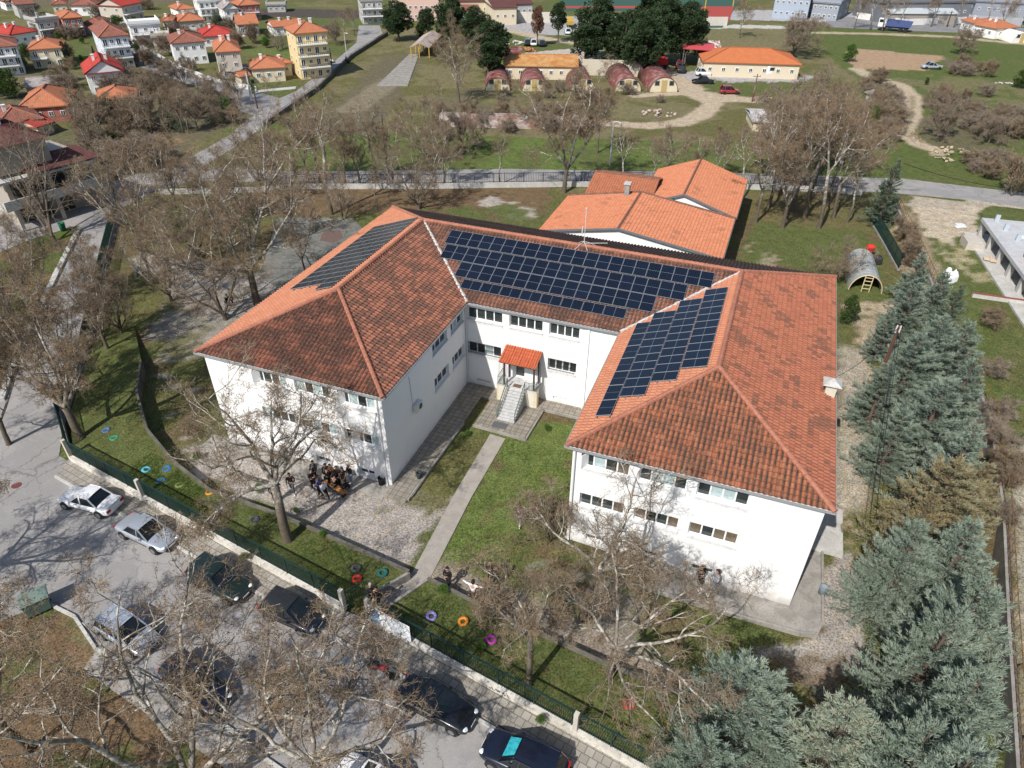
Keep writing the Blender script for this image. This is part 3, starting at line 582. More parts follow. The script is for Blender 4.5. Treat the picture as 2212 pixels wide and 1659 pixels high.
slab('paved_apron', [(w1, -1.2), (w1+1.55, -1.1), (w1+1.75, -.5), (w1+1.75, 11.0), (15.75, 11.0), (15.75, 7.65), (19.75, 7.55), (19.85, 11.25), (X2, 11.25), (X2, dd), (w1, dd)], -.1, .15, PAV)
b = MB(); KB = CONC
for p, q in (((w1+1.62, -.9), (w1+1.8, 7.6)), ((15.7, 7.6), (19.85, 7.45)), ((19.85, 7.45), (19.95, 11.2)), ((19.9, 11.2), (X2, 11.15))): b.beam((*p, .09), (*q, .09), .12, .2)
tag(b.build('kerb', KB), None, None, kind='structure')
slab('paved_apron', [(-1.3, -1.5), (w1, -1.3), (w1, 0), (-1.3, 0)], -.1, .06, CONC)
a0 = f2
slab('paved_apron', [(X2-1.2, a0-1.8), (X3+.6, a0-1.6), (X3+1.5, a0-1.4), (X3+1.75, a0-.4), (X3+1.6, 5.3), (X3, 5.3), (X3, a0), (X2-1.2, a0)], -.9, -.36, CONC)
b = MB(); pts = [(X2-1.2, a0-1.85), (X3+.6, a0-1.7), (X3+1.45, a0-1.45), (X3+1.75, a0-.5), (X3+1.65, 5.3)]
for p, q in zip(pts[:-1], pts[1:]): b.beam((*p, -.36), (*q, -.36), .14, .3)
tag(b.build('kerb', KB), None, None, kind='structure')
s0 = [G(1790, 1093, -.2), G(1838, 1110, -.2), G(1838, 1195, -.2), G(1770, 1240, -.3)]
slab('concrete_slab', [(X3, 4.6), (X3+2.8, 4.6), (X3+2.8, 8.6), (X3, 8.8)], -.6, -.12, CONCL)
# ---------------------------------------------------------------- solar panels
def cell_mat():
    a = N('solar_cells'); uv = a.n('ShaderNodeUVMap').outputs[0]; sp = a.n('ShaderNodeSeparateXYZ'); a.l(uv, sp.inputs[0])
    def ln(s, n, w):
        f = a.math('FRACT', a.math('MULTIPLY', s, n)); return a.math('ADD', a.math('LESS_THAN', f, w), a.math('GREATER_THAN', f, 1-w))
    g = a.math('ADD', ln(sp.outputs[0], 6., .035), ln(sp.outputs[1], 20., .06), clamp=True); mid = a.math('LESS_THAN', a.math('ABSOLUTE', a.math('SUBTRACT', sp.outputs[1], .5)), .005)
    ob = a.n('ShaderNodeObjectInfo'); c = a.mix(ob.outputs['Random'], (.005, .008, .017), (.007, .011, .024)); c = a.mix(a.math('MULTIPLY', g, .5), c, (.035, .05, .075)); c = a.mix(mid, c, (.22, .27, .30))
    m = a.fin(c, .16, .35); return m
CELL = cell_mat(); ALU = PM('aluminium', (.30, .31, .32), rough=.45, metal=.6); ALUL = PM('frame_light', (.26, .28, .30), rough=.4)
def panel_mesh(w=.93, l=1.53):
    t = .015; V = []; F = []; uv = []; mi = []
    def bx(x0, x1, y0, y1, z0, z1, m):
        n = len(V); V.extend([(x0, y0, z0), (x1, y0, z0), (x1, y1, z0), (x0, y1, z0), (x0, y0, z1), (x1, y0, z1), (x1, y1, z1), (x0, y1, z1)]); uv.extend([(0, 0), (1, 0), (1, 1), (0, 1)]*2)
        for f in ((3, 2, 1, 0), (4, 5, 6, 7), (0, 1, 5, 4), (1, 2, 6, 5), (2, 3, 7, 6), (3, 0, 4, 7)): F.append([i+n for i in f]); mi.append(m)
    g = .008; w0, w1_, l0, l1 = -w/2+g, w/2-g, -l/2+g, l/2-g
    bx(w0, w0+t, l0, l1, -.02, .02, 1); bx(w1_-t, w1_, l0, l1, -.02, .02, 1); bx(w0+t, w1_-t, l0, l0+t, -.02, .02, 1); bx(w0+t, w1_-t, l1-t, l1, -.02, .02, 1)
    bx(w0+t, w1_-t, l0+t, l1-t, -.01, .012, 0)
    return npmesh('solar_panel', V, F, [CELL, ALUL], uv=uv, mi=mi)
PMESH = panel_mesh()
def array(label, U, sl, org, rows):
    """rows: (u0, n, dist up slope of row centre, landscape)"""
    U = Vector(U).normalized(); Nn = Vector(sl).normalized(); V_ = Nn.cross(U); org = Vector(org)
    t = empty('solar_array', org, 0, label, 'solar array', 'solar arrays on the school roof'); rail = MB()
    for u0, n, dd_, land in rows:
        stp = 1.55 if land else .935
        for k in range(n):
            c = U*(u0+(k+.5)*stp)+V_*dd_+Nn*.15
            R = Matrix((U, V_, Nn)).transposed()
            if land: R = R @ Matrix.Rotation(math.pi/2, 3, 'Z')
            q = nobj('solar_panel', PMESH, t); q.matrix_basis = Matrix.Translation(c) @ R.to_4x4()
        for e in ((-.25, .25) if land else (-.42, .42)):
            rail.beam(U*(u0-.35)+V_*(dd_+e)+Nn*.10, U*(u0+n*stp+.45)+V_*(dd_+e)+Nn*.10, .05, .05)
    rail.build('rail', ALU, t)
sA = (hr-7.6)/(yr-(dd-o)); sB = (hr-7.6)/(xr1+o); zc = 7.6
array('long four-row solar array on the slope above the entrance', (1, 0, 0), (0, -sA, 1), (0, dd-o, zc), [(9.44, 22, 6.08, 0), (9.72, 20, 4.47, 0), (11.6, 16, 2.9, 0), (12.48, 8, 1.55, 1)])
sC = (hr-7.6)/(xr2-(X2-o))
def array_rot(label, U, sl, org, cols):
    U = Vector(U).normalized(); Nn = Vector(sl).normalized(); V_ = Nn.cross(U)
    if V_.z < 0: V_ = -V_
    org = Vector(org); t = empty('solar_array', org, 0, label, 'solar array', 'solar arrays on the school roof'); rail = MB()
    for u0, n, dd_, port in cols:
        stp = 1.55 if port else .935
        for k in range(n):
            c = U*(u0+(k+.5)*stp)+V_*dd_+Nn*.15; xa = U if not port else V_
            R = Matrix((xa, Nn.cross(xa), Nn)).transposed(); q = nobj('solar_panel', PMESH, t); q.matrix_basis = Matrix.Translation(c) @ R.to_4x4()
        for e in (-.38, .38): rail.beam(U*(u0-.12)+V_*(dd_+e)+Nn*.10, U*(u0+n*stp+.12)+V_*(dd_+e)+Nn*.10, .05, .05)
    rail.build('rail', ALU, t)
array_rot('blue four-column solar array on the right wing facing the courtyard', (0, 1, 0), (-sC, 0, 1), (X2-o, 0, zc), [(6.38, 11, 5.91, 0), (5.15, 11, 4.34, 0), (3.78, 11, 2.78, 0), (1.95, 7, 1.52, 1)])
array_rot('grey three-column solar array on the outer slope of the left wing', (0, 1, 0), (-sB, 0, 1), (-o, 0, zc), [(7.85, 13, 2.62, 0), (7.85, 13, 4.17, 0), (6.88, 14, 5.74, 0)])
# ---------------------------------------------------------------- annex behind
anx = empty('school_annex', (0, 0, 0), 0, 'low annex with pink-orange tiled roofs behind the school', 'annex building')
def gable(parent, x0, x1, y0, y1, ze, zr, xr, mat, wm, hole=None):
    b = MB(); b.box(((x0+x1)/2, (y0+y1)/2, ze/2-.3), (x1-x0-.8, y1-y0-.5, ze+.5)); yf = y0+.25
    b.add([(x0+.4, yf, ze-.06), (x1-.4, yf, ze-.06), (xr, yf, zr-.12), (x0+.4, yf+.2, ze-.06), (x1-.4, yf+.2, ze-.06), (xr, yf+.2, zr-.12)], [(0, 1, 2), (5, 4, 3)]); b.build('wall', wm, parent)
    tile_face('roof', [(x1, y0, ze), (x1, y1, ze), (xr, y1, zr), (xr, y0, zr)], mat, parent); tile_face('roof', [(x0, y1, ze), (x0, y0, ze), (xr, y0, zr), (xr, y1, zr)], mat, parent)
    b = MB(); b.beam((x0, y0-.04, ze-.02), (xr, y0-.04, zr-.02), .1, .2); b.beam((xr, y0-.04, zr-.02), (x1, y0-.04, ze-.02), .1, .2); b.beam((x1+.05, y0, ze-.05), (x1+.05, y1, ze-.05), .08, .12); b.build('fascia', GREYM, parent)
gable(anx, 11.2, 29.7, 35.2, 45.6, 3.45, 4.95, 19.4, T_ANX, WHITE)
b = MB(); b.box((17.2, 50.5, 1.7), (7.5, 9., 3.6)); b.build('wall', WHITE, anx)
tile_face('roof', [(12.9, 46.1, 3.6), (20.5, 46.1, 3.6), (20.5, 50.6, 4.9), (12.9, 50.6, 4.9)], T_ANX, anx); tile_face('roof', [(20.5, 55, 3.6), (12.9, 55, 3.6), (12.9, 50.6, 4.9), (20.5, 50.6, 4.9)], T_ANX, anx)
gable(anx, 19.0, 29.8, 45.9, 58.5, 3.45, 5.3, 24.0, T_ANX, WHITE)
ridge_caps('ridge_tiles', [((19.4, 35.2, 4.95), (19.4, 45.6, 4.95)), ((11.2, 45.6, 3.5), (19.4, 45.6, 5.0)), ((19.4, 45.6, 5.0), (29.7, 45.7, 3.5)), ((12.9, 50.6, 4.9), (20.5, 50.6, 4.9)), ((24, 45.9, 5.3), (24, 58.5, 5.3))], mottled('dark_caps', (.20, .11, .08), (.14, .08, .06), 3), anx, .12)
b = MB(); b.box((18.0, 45.0, 5.2), (.55, .55, 1.5)); c_ = b.build('chimney', CONC, anx); b = MB(); b.box((18.0, 45.0, 6.05), (.75, .75, .18)); b.build('cap', CONCL, c_)
# ---------------------------------------------------------------- banks, low walls and fences along the street
BANK = ground_mat('grass_bank', False, (GRASS, (.085, .10, .035), LEAF))
FLD = [(-9.2, -5.2, .6)]+[tuple(G(u, v, .55)) for u, v in ((154, 982), (319, 1062), (504, 1182), (743, 1317), (876, 1380), (1070, 1480), (1356, 1645))]
FL = [np.array(G(*p, .55)) for p in ((154, 982), (742, 1317))]; u_ = (FL[1]-FL[0])/np.linalg.norm(FL[1]-FL[0])
A0 = G(154, 982, .55); A1 = G(745, 1306, .55); B0 = G(800, 1326, .55); B1 = G(1356, 1632, .55); B2 = B1+(B1-B0)*1.1; B2[2] = .55
RWL = [G(*p) for p in ((305, 782, .9), (296, 850, .85), (318, 930, .8), (376, 1000, .7), (455, 1062, .6), (600, 1112, .5), (750, 1178, .5), (884, 1238, .5))]
RWR = [G(*p) for p in ((925, 1252, .5), (1000, 1290, .5), (1100, 1340, .48), (1300, 1432, .4), (1480, 1505, .3), (1700, 1610, .1))]
def bank(name, top):
    import bmesh
    A = sum(top[i-1][0]*top[i][1]-top[i][0]*top[i-1][1] for i in range(len(top)))
    if A < 0: top = top[::-1]
    b = MB(); b.prism([tuple(p) for p in top], -.6, 0); q = b.build(name, BANK); bm = bmesh.new(); bm.from_mesh(q.data)
    bmesh.ops.triangulate(bm, faces=[f for f in bm.faces if len(f.verts) > 4]); bm.to_mesh(q.data); bm.free(); tag(q, None, None, kind='structure')
bank('grass_bank', [A0+[.1, .1, 0], A1+[0, .1, 0], G(790, 1292, .5)]+RWL[::-1]+[G(290, 700, -.05), G(205, 720, -.05), G(150, 900, .4)])
bank('grass_bank', [B0+[0, .1, 0], B1+[0, .1, 0], B2+[0, .1, 0], RWR[-1]+[6, -1, 0]]+RWR[::-1]+[G(838, 1312, .5)])
def thickwall(name, P, zb, th, up, m, label, cat, cap=None):
    b = MB()
    for p, q in zip(P[:-1], P[1:]):
        p, q = np.array(p), np.array(q); d = (q-p)[:2]; L = np.hypot(*d); n = np.array([-d[1], d[0]])/L*th/2; e = d/L*.01
        V = []
        for c, s in ((p, -1), (q, 1)):
            for k in (-1, 1):
                x, y = c[0]+n[0]*k+e[0]*s, c[1]+n[1]*k+e[1]*s; V += [(x, y, zb), (x, y, c[2]+up)]
        b.add(V, [(0, 1, 5, 4), (3, 2, 6, 7), (1, 3, 7, 5), (2, 0, 4, 6), (0, 2, 3, 1), (5, 7, 6, 4)])
    q = b.build(name, m); tag(q, label, cat); return q
DKC = mottled('mossy_concrete', (.17, .155, .13), (.10, .095, .08), 1.2, .35, .65, .95, .1, (.07, .075, .04), .3, 9)
thickwall('retaining_wall', RWL, -.3, .16, .22, DKC, 'dark curved retaining wall dividing the left yard from the grass bank', 'retaining wall')
thickwall('retaining_wall', RWR[:-1], -.6, .16, .2, DKC, 'dark straight retaining wall below the right grass bank with people beside it', 'retaining wall')
thickwall('retaining_wall', [RWL[-1], G(790, 1292, .5)], -.3, .16, .1, CONC, 'short grey wall on the left of the gate path', 'retaining wall'); thickwall('retaining_wall', [RWR[0], G(838, 1312, .5)], -.3, .16, .1, CONC, 'short grey wall on the right of the gate path', 'retaining wall')
PLW = mottled('stained_white_wall', (.66, .63, .56), (.50, .47, .41), 1.1, .4, .62, .9, .2, (.22, .20, .17), .2, 5)
def fence(name, P, Q, label, kind='bars', hgt_=1.25, posts=(), zb=0.0):
    P, Q = np.array(P, float), np.array(Q, float); L = np.linalg.norm((Q-P)[:2]); u = (Q-P)/L; rz = math.atan2(u[1], u[0])
    t = empty(name, tuple(P), 0, label, 'fence'); V0 = Vector(P)
    b = MB(); c = Vector((Q-P)/2); nv = Vector((-u[1], u[0], 0))
    b.beam(Vector((0, 0, -(P[2]-zb)/2))-nv*.1, Vector(Q-P)+Vector((0, 0, -(P[2]-zb)/2))-nv*.1, .24, P[2]-zb); b.build('base_wall', PLW, t)
    b = MB(); b.beam((0, 0, hgt_), Q-P+np.array([0, 0, hgt_]), .07, .07); b.beam((0, 0, .08), Q-P+np.array([0, 0, .08]), .04, .04)
    if kind == 'bars':
        for k in range(int(L/.11)): p = Vector(u*k*.11); b.box(p+Vector((0, 0, hgt_/2)), (.026, .026, hgt_), rz)
    else:
        m = int(L/.09); h = hgt_
        for k in range(m):
            p = Vector(u*k*.09)
            for s in (-1, 1):
                q = p+Vector(u*s*h*.5)
                if 0 <= (q.x*u[0]+q.y*u[1]) <= L: b.beam(p+Vector((0, 0, .04)), q+Vector((0, 0, h)), .016, .016)
    b.build('mesh_panel' if kind != 'bars' else 'bar_panel', GREEN, t)
    for k in range(int(L/2)+1):
        b = MB(); b.box(Vector(u*min(k*2, L))+Vector((0, 0, hgt_/2)), (.06, .06, hgt_+.04), rz); b.build('steel_post', GREEN, t)
    for s in posts:
        b = MB(); b.box(Vector(u*s)+Vector((0, 0, hgt_/2-.1))-nv*.1, (.22, .22, hgt_+.45), rz); b.build('concrete_post', PM('post_cream', (.52, .48, .41), var=.2), t)
    return t
f_ = lambda v: v
L1 = np.linalg.norm((A1-A0)[:2])
fence('street_fence', A0, A1, 'green mesh fence on a stained white wall left of the gate', 'mesh', 1.25, (0, np.linalg.norm((G(319, 1062, .55)-A0)[:2]), L1))
L2 = np.linalg.norm((B2-B0)[:2])
fence('street_fence', B0, B2, 'green bar fence on a peeling white wall right of the gate', 'bars', 1.25, (0, np.linalg.norm((G(1240, 1580, .55)-B0)[:2])))
# graffiti strokes on the low wall
nv = np.array([u_[1], -u_[0], 0]); ub = (B1-B0)/np.linalg.norm(B1-B0); nb = np.array([ub[1], -ub[0], 0])
b = MB(); g0 = B0+ub*np.linalg.norm((G(1058, 1480, .45)-B0)[:2])+nb*.226; g0[2] = .2
rg = random.Random(4)
for k in range(7):
    p = g0+ub*(k*.17); pts = [p+np.array([0, 0, rg.uniform(0, .3)])+ub*rg.uniform(-.05, .18) for _ in range(4)]
    for a, c in zip(pts[:-1], pts[1:]): b.beam(a, c, .012, .03)
tag(b.build('graffiti', BLACK), 'black spray-painted graffiti scrawl on the low street wall', 'graffiti')
# gate
gt = empty('school_gate', tuple(A1), 0, 'open iron school gate between two cream posts', 'gate'); b = MB(); gd = G(800, 1290, .2)-A1; 
d0 = np.array([.15, .05, -.4]); d1 = d0+np.array([.55, 1.0, 0])
for k in range(9): p = d0+(d1-d0)*k/8; b.tube([p, p+np.array([0, 0, 1.5])], .014, 5)
for zz in (.1, 1.45): b.beam(d0+[0, 0, zz], d1+[0, 0, zz], .04, .04)
b.build('gate_leaf', GREEN, gt); b = MB(); e0 = B0-A1+np.array([-.1, .05, -.4]); e1 = e0+np.array([-.3, 1.0, 0])
for k in range(9): p = e0+(e1-e0)*k/8; b.tube([p, p+np.array([0, 0, 1.5])], .014, 5)
for zz in (.1, 1.45): b.beam(e0+[0, 0, zz], e1+[0, 0, zz], .04, .04)
b.build('gate_leaf', GREEN, gt)
# banner
bn = empty('banner', tuple(B0+nb*.3), 0, 'white banner with a blue picture strip tied to the fence by the gate', 'banner'); e = ub*2.75
def BQ(x0, x1, z0, z1, d=0): return [tuple(ub*x0+nb*d+[0, 0, z0]), tuple(ub*x1+nb*d+[0, 0, z0]), tuple(ub*x1+nb*d+[0, 0, z1]), tuple(ub*x0+nb*d+[0, 0, z1])]
b = MB(); p = BQ(.25, 2.95, .0, 1.35); q = BQ(.25, 2.95, .0, 1.35, -.012); b.add(p+q, [(0, 1, 2, 3), (7, 6, 5, 4), (0, 4, 5, 1), (1, 5, 6, 2), (2, 6, 7, 3), (3, 7, 4, 0)]); b.build('cloth', PM('banner_white', (.74, .76, .78), var=.05), bn)
b = MB(); b.quad(*BQ(.3, .95, .03, 1.32, .006)); b.build('blue_print', mottled('banner_blue', (.05, .17, .38), (.30, .45, .60), 4, .4, .6, .5), bn)
# sidewalk with slabs along the fence, kerbs
def off(P, d, z): return (P[0]-u_[0]*0+nv[0]*d, P[1]+nv[1]*d, z)
SW = mottled('sidewalk_slabs', (.36, .335, .30), (.28, .26, .23), .9, .4, .6, .9, .2, (.17, .155, .13), .3, 6)
def sw_mat():
    a = N('sidewalk_paving'); P = a.pos(); mp = a.n('ShaderNodeMapping'); a.l(P, mp.inputs[0]); mp.inputs['Rotation'].default_value = (0, 0, math.atan2(u_[1], u_[0])*-1)
    br = a.n('ShaderNodeTexBrick'); a.l(mp.outputs[0], br.inputs['Vector']); br.offset = 0.3; br.inputs['Scale'].default_value = 1.; br.inputs['Brick Width'].default_value = .42; br.inputs['Row Height'].default_value = .42; br.inputs['Mortar Size'].default_value = .02
    br.inputs['Color1'].default_value = (.35, .325, .285, 1); br.inputs['Color2'].default_value = (.28, .26, .225, 1); br.inputs['Mortar'].default_value = (.13, .12, .095, 1)
    c = a.mix(a.math('MULTIPLY', a.ramp(a.noise(1.7, 5, .7, P), .45, .7), .6), br.outputs[0], (.18, .16, .135)); return a.fin(c, .9, .2)
SWM = sw_mat(); Ae = A0-u_*.3; Be = B2
P_ = [off(Ae, .1, 0), off(A1, .1, 0), off(B0, .1, 0), off(Be, .1, 0), off(Be, 1.55, 0), off(B0, 1.55, 0), off(A1, 1.55, 0), off(Ae+u_*.8, 1.55, 0)]
slab('sidewalk', [p[:2] for p in P_][::-1], -.1, .14, SWM)
b = MB(); b.beam(off(Ae+u_*.8, 1.62, .08), off(A1, 1.62, .08), .14, .16); b.beam(off(A1, 1.62, .08), off(Be, 1.62, .08), .14, .16); tag(b.build('kerb', CONCL), None, None, kind='structure')
KS = [G(100, 1303), G(161, 1333), G(208, 1404), G(380, 1495), G(504, 1582), G(571, 1639), G(760, 1770)]
b = MB()
for p, q in zip(KS[:-1], KS[1:]): b.beam(p+[0, 0, .07], q+[0, 0, .07], .16, .16)
tag(b.build('kerb', CONCL), None, None, kind='structure')
W0, W1_, W2_ = G(215, 1395, .1), G(571, 1632, .1), G(760, 1760, .1)
slab('sidewalk', [p[:2] for p in ((W0+[0, -.1, 0]), (W0+[.3, -1.3, 0]), (W1_+[0, -1.25, 0]), (W2_+[0, -1.2, 0]), (W2_), (W1_), (W0))], -.1, .11, mottled('rough_walk', (.38, .355, .32), (.28, .26, .23), 1.4, .4, .6, .9, .2, (.2, .18, .15), .4, 7))
# wall strip left of the road and its kerb
thickwall('low_wall', [G(0, 862, .25), G(30, 775, .25), G(80, 675, .25), G(120, 590, .25), G(168, 495, .25)], -.1, .5, 0, CONCL, 'pale kerb wall along the left road up to the green bin', 'low wall')
thickwall('low_wall', [G(-250, 470, .5), G(0, 433, .5), G(88, 419, .5), G(170, 412, .5), G(240, 388, .5)], -.1, .3, 0, CONCL, 'pale low wall between the upper road and the balcony house', 'low wall')
# left side fence
def mesh_fence(name, P, label, h=1.3, m=GREEN, post=2., zb=.5, sp=.16, base=CONC):
    t = empty(name, tuple(P[0]), 0, label, 'fence'); O = np.array(P[0])
    bw, pn = MB(), MB()
    for p, q in zip(P[:-1], P[1:]):
        p, q = np.array(p)-O, np.array(q)-O; L = np.linalg.norm(q-p); u = (q-p)/L; rz = math.atan2(u[1], u[0])
        if base: bw.beam(p+[0, 0, zb/2], q+[0, 0, zb/2], .2, zb)
        pn.beam(p+[0, 0, zb+h], q+[0, 0, zb+h], .05, .05); pn.beam(p+[0, 0, zb+.1], q+[0, 0, zb+.1], .04, .04)
        for k in range(int(L/sp)): pn.box(Vector(p+u*k*sp)+Vector((0, 0, zb+h/2)), (.03, .03, h), rz)
        for k in range(int(L/post)+1):
            pn.box(Vector(p+u*k*post)+Vector((0, 0, zb+h/2)), (.07, .07, h+.1), rz)
    if base: bw.build('base_wall', base, t)
    pn.build('panel', m, t); return t
mesh_fence('road_fence', [(-9.2, -5.2, 0), G(132, 900), G(150, 850), G(180, 780)], 'green fence with a concrete base beside the leaning tree at the corner', zb=.5, sp=.08)
mesh_fence('road_fence', [G(185, 770), G(228, 570), G(245, 500), G(262, 450)], 'long dark green fence going up along the left road', zb=.4, sp=.09)
mesh_fence('rear_fence', [G(345, 420), G(560, 415), G(640, 408), G(900, 408), G(1090, 405), G(1262, 403), G(1500, 405), G(1800, 415), G(1860, 422)], 'black iron fence on a pale wall along the road behind the school', 1.2, BLACK, 2.5, .7, .22, CONCL)
mesh_fence('field_wall', [G(571, 275), G(690, 193), G(760, 125), G(838, 75)], 'dark stone wall with thin posts along the field beside the road', .3, PM('old_stone', (.12, .10, .08), var=.3), 3., .7, 1., DKC)
mesh_fence('green_fence', [G(1882, 482), G(1910, 530), G(1940, 585)], 'short green mesh fence between the lawn and the ditch', 1.5, GREEN, 2., .2, .14, CONC)
# retaining wall on the right with the yellow rusty railing
P = [(p[0], p[1], 1.4) for p in WALLP]
thickwall('boundary_wall', P, -.8, .3, .1, CONC, 'long grey retaining wall behind the cedars topped by a yellow railing', 'retaining wall')
t = empty('yellow_railing', tuple(WALLP[0]), 0, 'rusty yellow railing standing on the wall behind the cedars', 'railing'); b = MB(); O = WALLP[0]
for p, q in zip(WALLP[:-1], WALLP[1:]):
    p, q = p-O, q-O; L = np.linalg.norm(q-p); u = (q-p)/L
    for zz in (.3, 1.1): b.tube([p+[0, 0, zz], q+[0, 0, zz]], .025, 5)
    for k in range(int(L/.8)): x = p+u*k*.8; b.tube([x+[0, 0, .05], x+[0, 0, 1.15]], .02, 4)
b.build('rail_frame', mottled('yellow_rust', (.22, .12, .04), (.12, .06, .03), 3), t)
# ---------------------------------------------------------------- concrete frame building on the right
cb_ = empty('concrete_building', (0, 0, 0), 0, 'unfinished concrete frame building with open bays and brick parapet', 'building under construction')
z0, zt = 1.4, 3.5
c1, c2, c3 = G(2121, 470, zt), G(2212, 594, zt), G(2240, 436, zt); ub_ = (c2-c1)[:2]; ub_ /= np.hypot(*ub_); vb = np.array([-ub_[1], ub_[0]])
if vb[0] < 0: vb = -vb
ub_ = np.array([ub_[0], ub_[1]]); Lb = np.hypot(*(c2-c1)[:2])+9; Wb = 14
def Q(s, t, z): return (c1[0]+ub_[0]*s+vb[0]*t, c1[1]+ub_[1]*s+vb[1]*t, z)
rzb = math.atan2(ub_[1], ub_[0])
def bxl(b, s0, s1, t0, t1, za, zb2, mi=0): b.box(Q((s0+s1)/2, (t0+t1)/2, (za+zb2)/2), (s1-s0, t1-t0, zb2-za), rzb, mi)
b = MB(); bxl(b, 0, Lb, 0, Wb, zt-.35, zt); sl_ = b.build('roof_slab', mottled('raw_slab', (.50, .50, .50), (.42, .43, .44), .8, .35, .65, .85, .2, (.33, .33, .33), 0, 4), cb_)
b = MB(); bxl(b, -.5, Lb, -1.0, Wb, z0-.2, z0+.15); b.build('floor_slab', CONCL, cb_)
for k in range(8):
    b = MB(); bxl(b, k*3.3+.05, k*3.3+.6, .15, .6, z0+.15, zt-.35); b.build('column', CONCL, cb_)
b = MB(); bxl(b, .3, Lb, 4.8, 5.0, z0+.15, zt-.35); b.build('back_wall', PM('dim_block', (.16, .155, .15)), cb_)
for s, t_ in ((.6, 1), (3, 1.2), (5.5, 1.6), (9.5, 1.2), (.8, 5.5), (3.3, 6), (6.2, 6.4), (9, 6.5)):
    b = MB(); bxl(b, s, s+.25, t_, t_+.4, zt, zt+.7); b.build('column_stub', PM('blue_grey_wrap', (.42, .47, .52), rough=.6), cb_)
b = MB(); bxl(b, 9.5, Lb, 1.2, 1.5, zt, zt+2.); b.build('brick_wall', mottled('hollow_brick', (.40, .13, .07), (.32, .10, .06), 3, .3, .7, .9, .2, (.5, .4, .35), 0, 6), cb_)
def clutter(name, loc, d, m, label, cat, rz=0, sh='box'):
    rr = random.Random(int(d[0]*1000+loc[0]*7)); b = MB()
    if sh == 'box':
        b.box((0, 0, d[2]/2), d); b.box((d[0]*.1, d[1]*.05, d[2]+.02), (d[0]*.8, d[1]*.7, .05), .1)
        b.box((-d[0]*.5, 0, d[2]*.55), (.06, d[1]*1.04, d[2]*1.15)); b.box((d[0]*.5, 0, d[2]*.55), (.06, d[1]*1.04, d[2]*1.15))
    else:
        for i in range(9):
            b.lathe((rr.uniform(-.4, .4)*d[0], rr.uniform(-.4, .4)*d[1], 0), [(d[0]*.28*rr.uniform(.7, 1.1), 0), (d[0]*.26, d[2]*.5), (d[0]*.12, d[2]*rr.uniform(.7, 1)), (0, d[2]*rr.uniform(.8, 1.05))], 7)
    q = b.build(name, m); q.location = tuple(map(float, loc)); q.rotation_euler = (0, 0, rz); return tag(q, label, cat)
TARP = PM('white_tarp', (.68, .70, .70), rough=.5); 
clutter('tarp', Q(4.5, 3, zt), (1.1, .9, .2), TARP, 'crumpled white sheet on the concrete roof', 'sheet', .4, 'heap'); clutter('tarp', Q(7.3, 4.5, zt), (1.6, .7, .2), PM('green_tarp', (.32, .38, .28)), 'greenish tarp lying on the concrete roof', 'tarp', .4, 'heap'); clutter('board_stack', Q(9.4, 5.5, zt), (1.6, .5, .25), WOOD, 'stack of boards on the concrete roof', 'board stack', .7)
P = GH(*ch(865, 465)); clutter('rubble_skip', P, (1.6, 2.2, .75), PM('skip_wood', (.5, .46, .4)), 'pale wooden crate full of rubble beside the concrete building', 'crate', rzb+1.57)
clutter('tarp', GH(*ch(795, 328)), (1.2, .9, .1), TARP, 'white sheet lying on the bare lot', 'sheet', .3, 'heap'); clutter('tarp', GH(*ch(715, 690)), (1.5, 1.2, 1.1), TARP, 'white covered heap behind the cedar tops', 'covered heap', .3, 'heap')
for i, (x, y) in enumerate(((962, 568), (1005, 580))):
    P = GH(*ch(x, y)); b = MB()
    for k in range(5): b.box((0, k*.16-.32, .35), (.6, .06, .06), 0, 0, (.9, 0))
    for s in (-.25, .25): b.beam((s, -.35, .1), (s, .35, .7), .06, .05)
    q = b.build('pallet', PM('pallet_wood', (.45, .36, .25))); q.location = P; tag(q, ('wooden pallet leaning nearer the rubble crate', 'wooden pallet leaning on the second column')[i], 'pallet', 'pallets by the concrete building')
b = MB(); E_ = [GH(*ch(870, 795)), GH(*ch(1216, 845)), GH(*ch(1500, 885))]
for p, q in zip(E_[:-1], E_[1:]): b.beam(p+[0, 0, .15], q+[0, 0, .15], .35, .35)
tag(b.build('low_wall', CONCL), 'pale low wall with red cap closing off the bare lot', 'low wall')
b = MB()
for p, q in zip(E_[:-1], E_[1:]): b.beam(p+[0, 0, .37], q+[0, 0, .37], .2, .08)
b.build('cap', PM('red_brick_cap', (.25, .08, .06), var=.3), bpy.data.objects['low_wall.002'] if 'low_wall.002' in bpy.data.objects else None)
# ---------------------------------------------------------------- greenhouse tunnel
g1, g2 = GH(*ch(55, 750)), GH(*ch(272, 778)); g3 = GH(*ch(130, 600)); ux = (g2-g1)[:2]; wd = np.hypot(*ux); ux /= wd; vy = np.array([-ux[1], ux[0]]); Lg = 6.2
t = empty('tunnel_greenhouse', tuple(g1), math.atan2(ux[1], ux[0]), 'grey plastic tunnel greenhouse on the lawn', 'greenhouse')
R_ = wd/2; HG = 1.75; arc = [(R_-R_*math.cos(a), HG*math.sin(a)) for a in np.linspace(0, math.pi, 15)]
b = MB(); V = []; ny_ = 10
for k in range(ny_+1):
    V += [(x, k*Lg/ny_, z) for x, z in arc]
F = [(k*15+j, (k+1)*15+j, (k+1)*15+j+1, k*15+j+1) for k in range(ny_) for j in range(14)]; b.add(V, F)
sk_ = b.build('cover', mottled('grey_film', (.36, .38, .37), (.28, .30, .29), 1.5, .3, .7, .35, .5), t)
md = sk_.modifiers.new('s', 'SOLIDIFY'); md.thickness = .04
b = MB()
for k in range(ny_+1): b.tube([(x, k*Lg/ny_, z+.03) for x, z in arc], .025, 5)
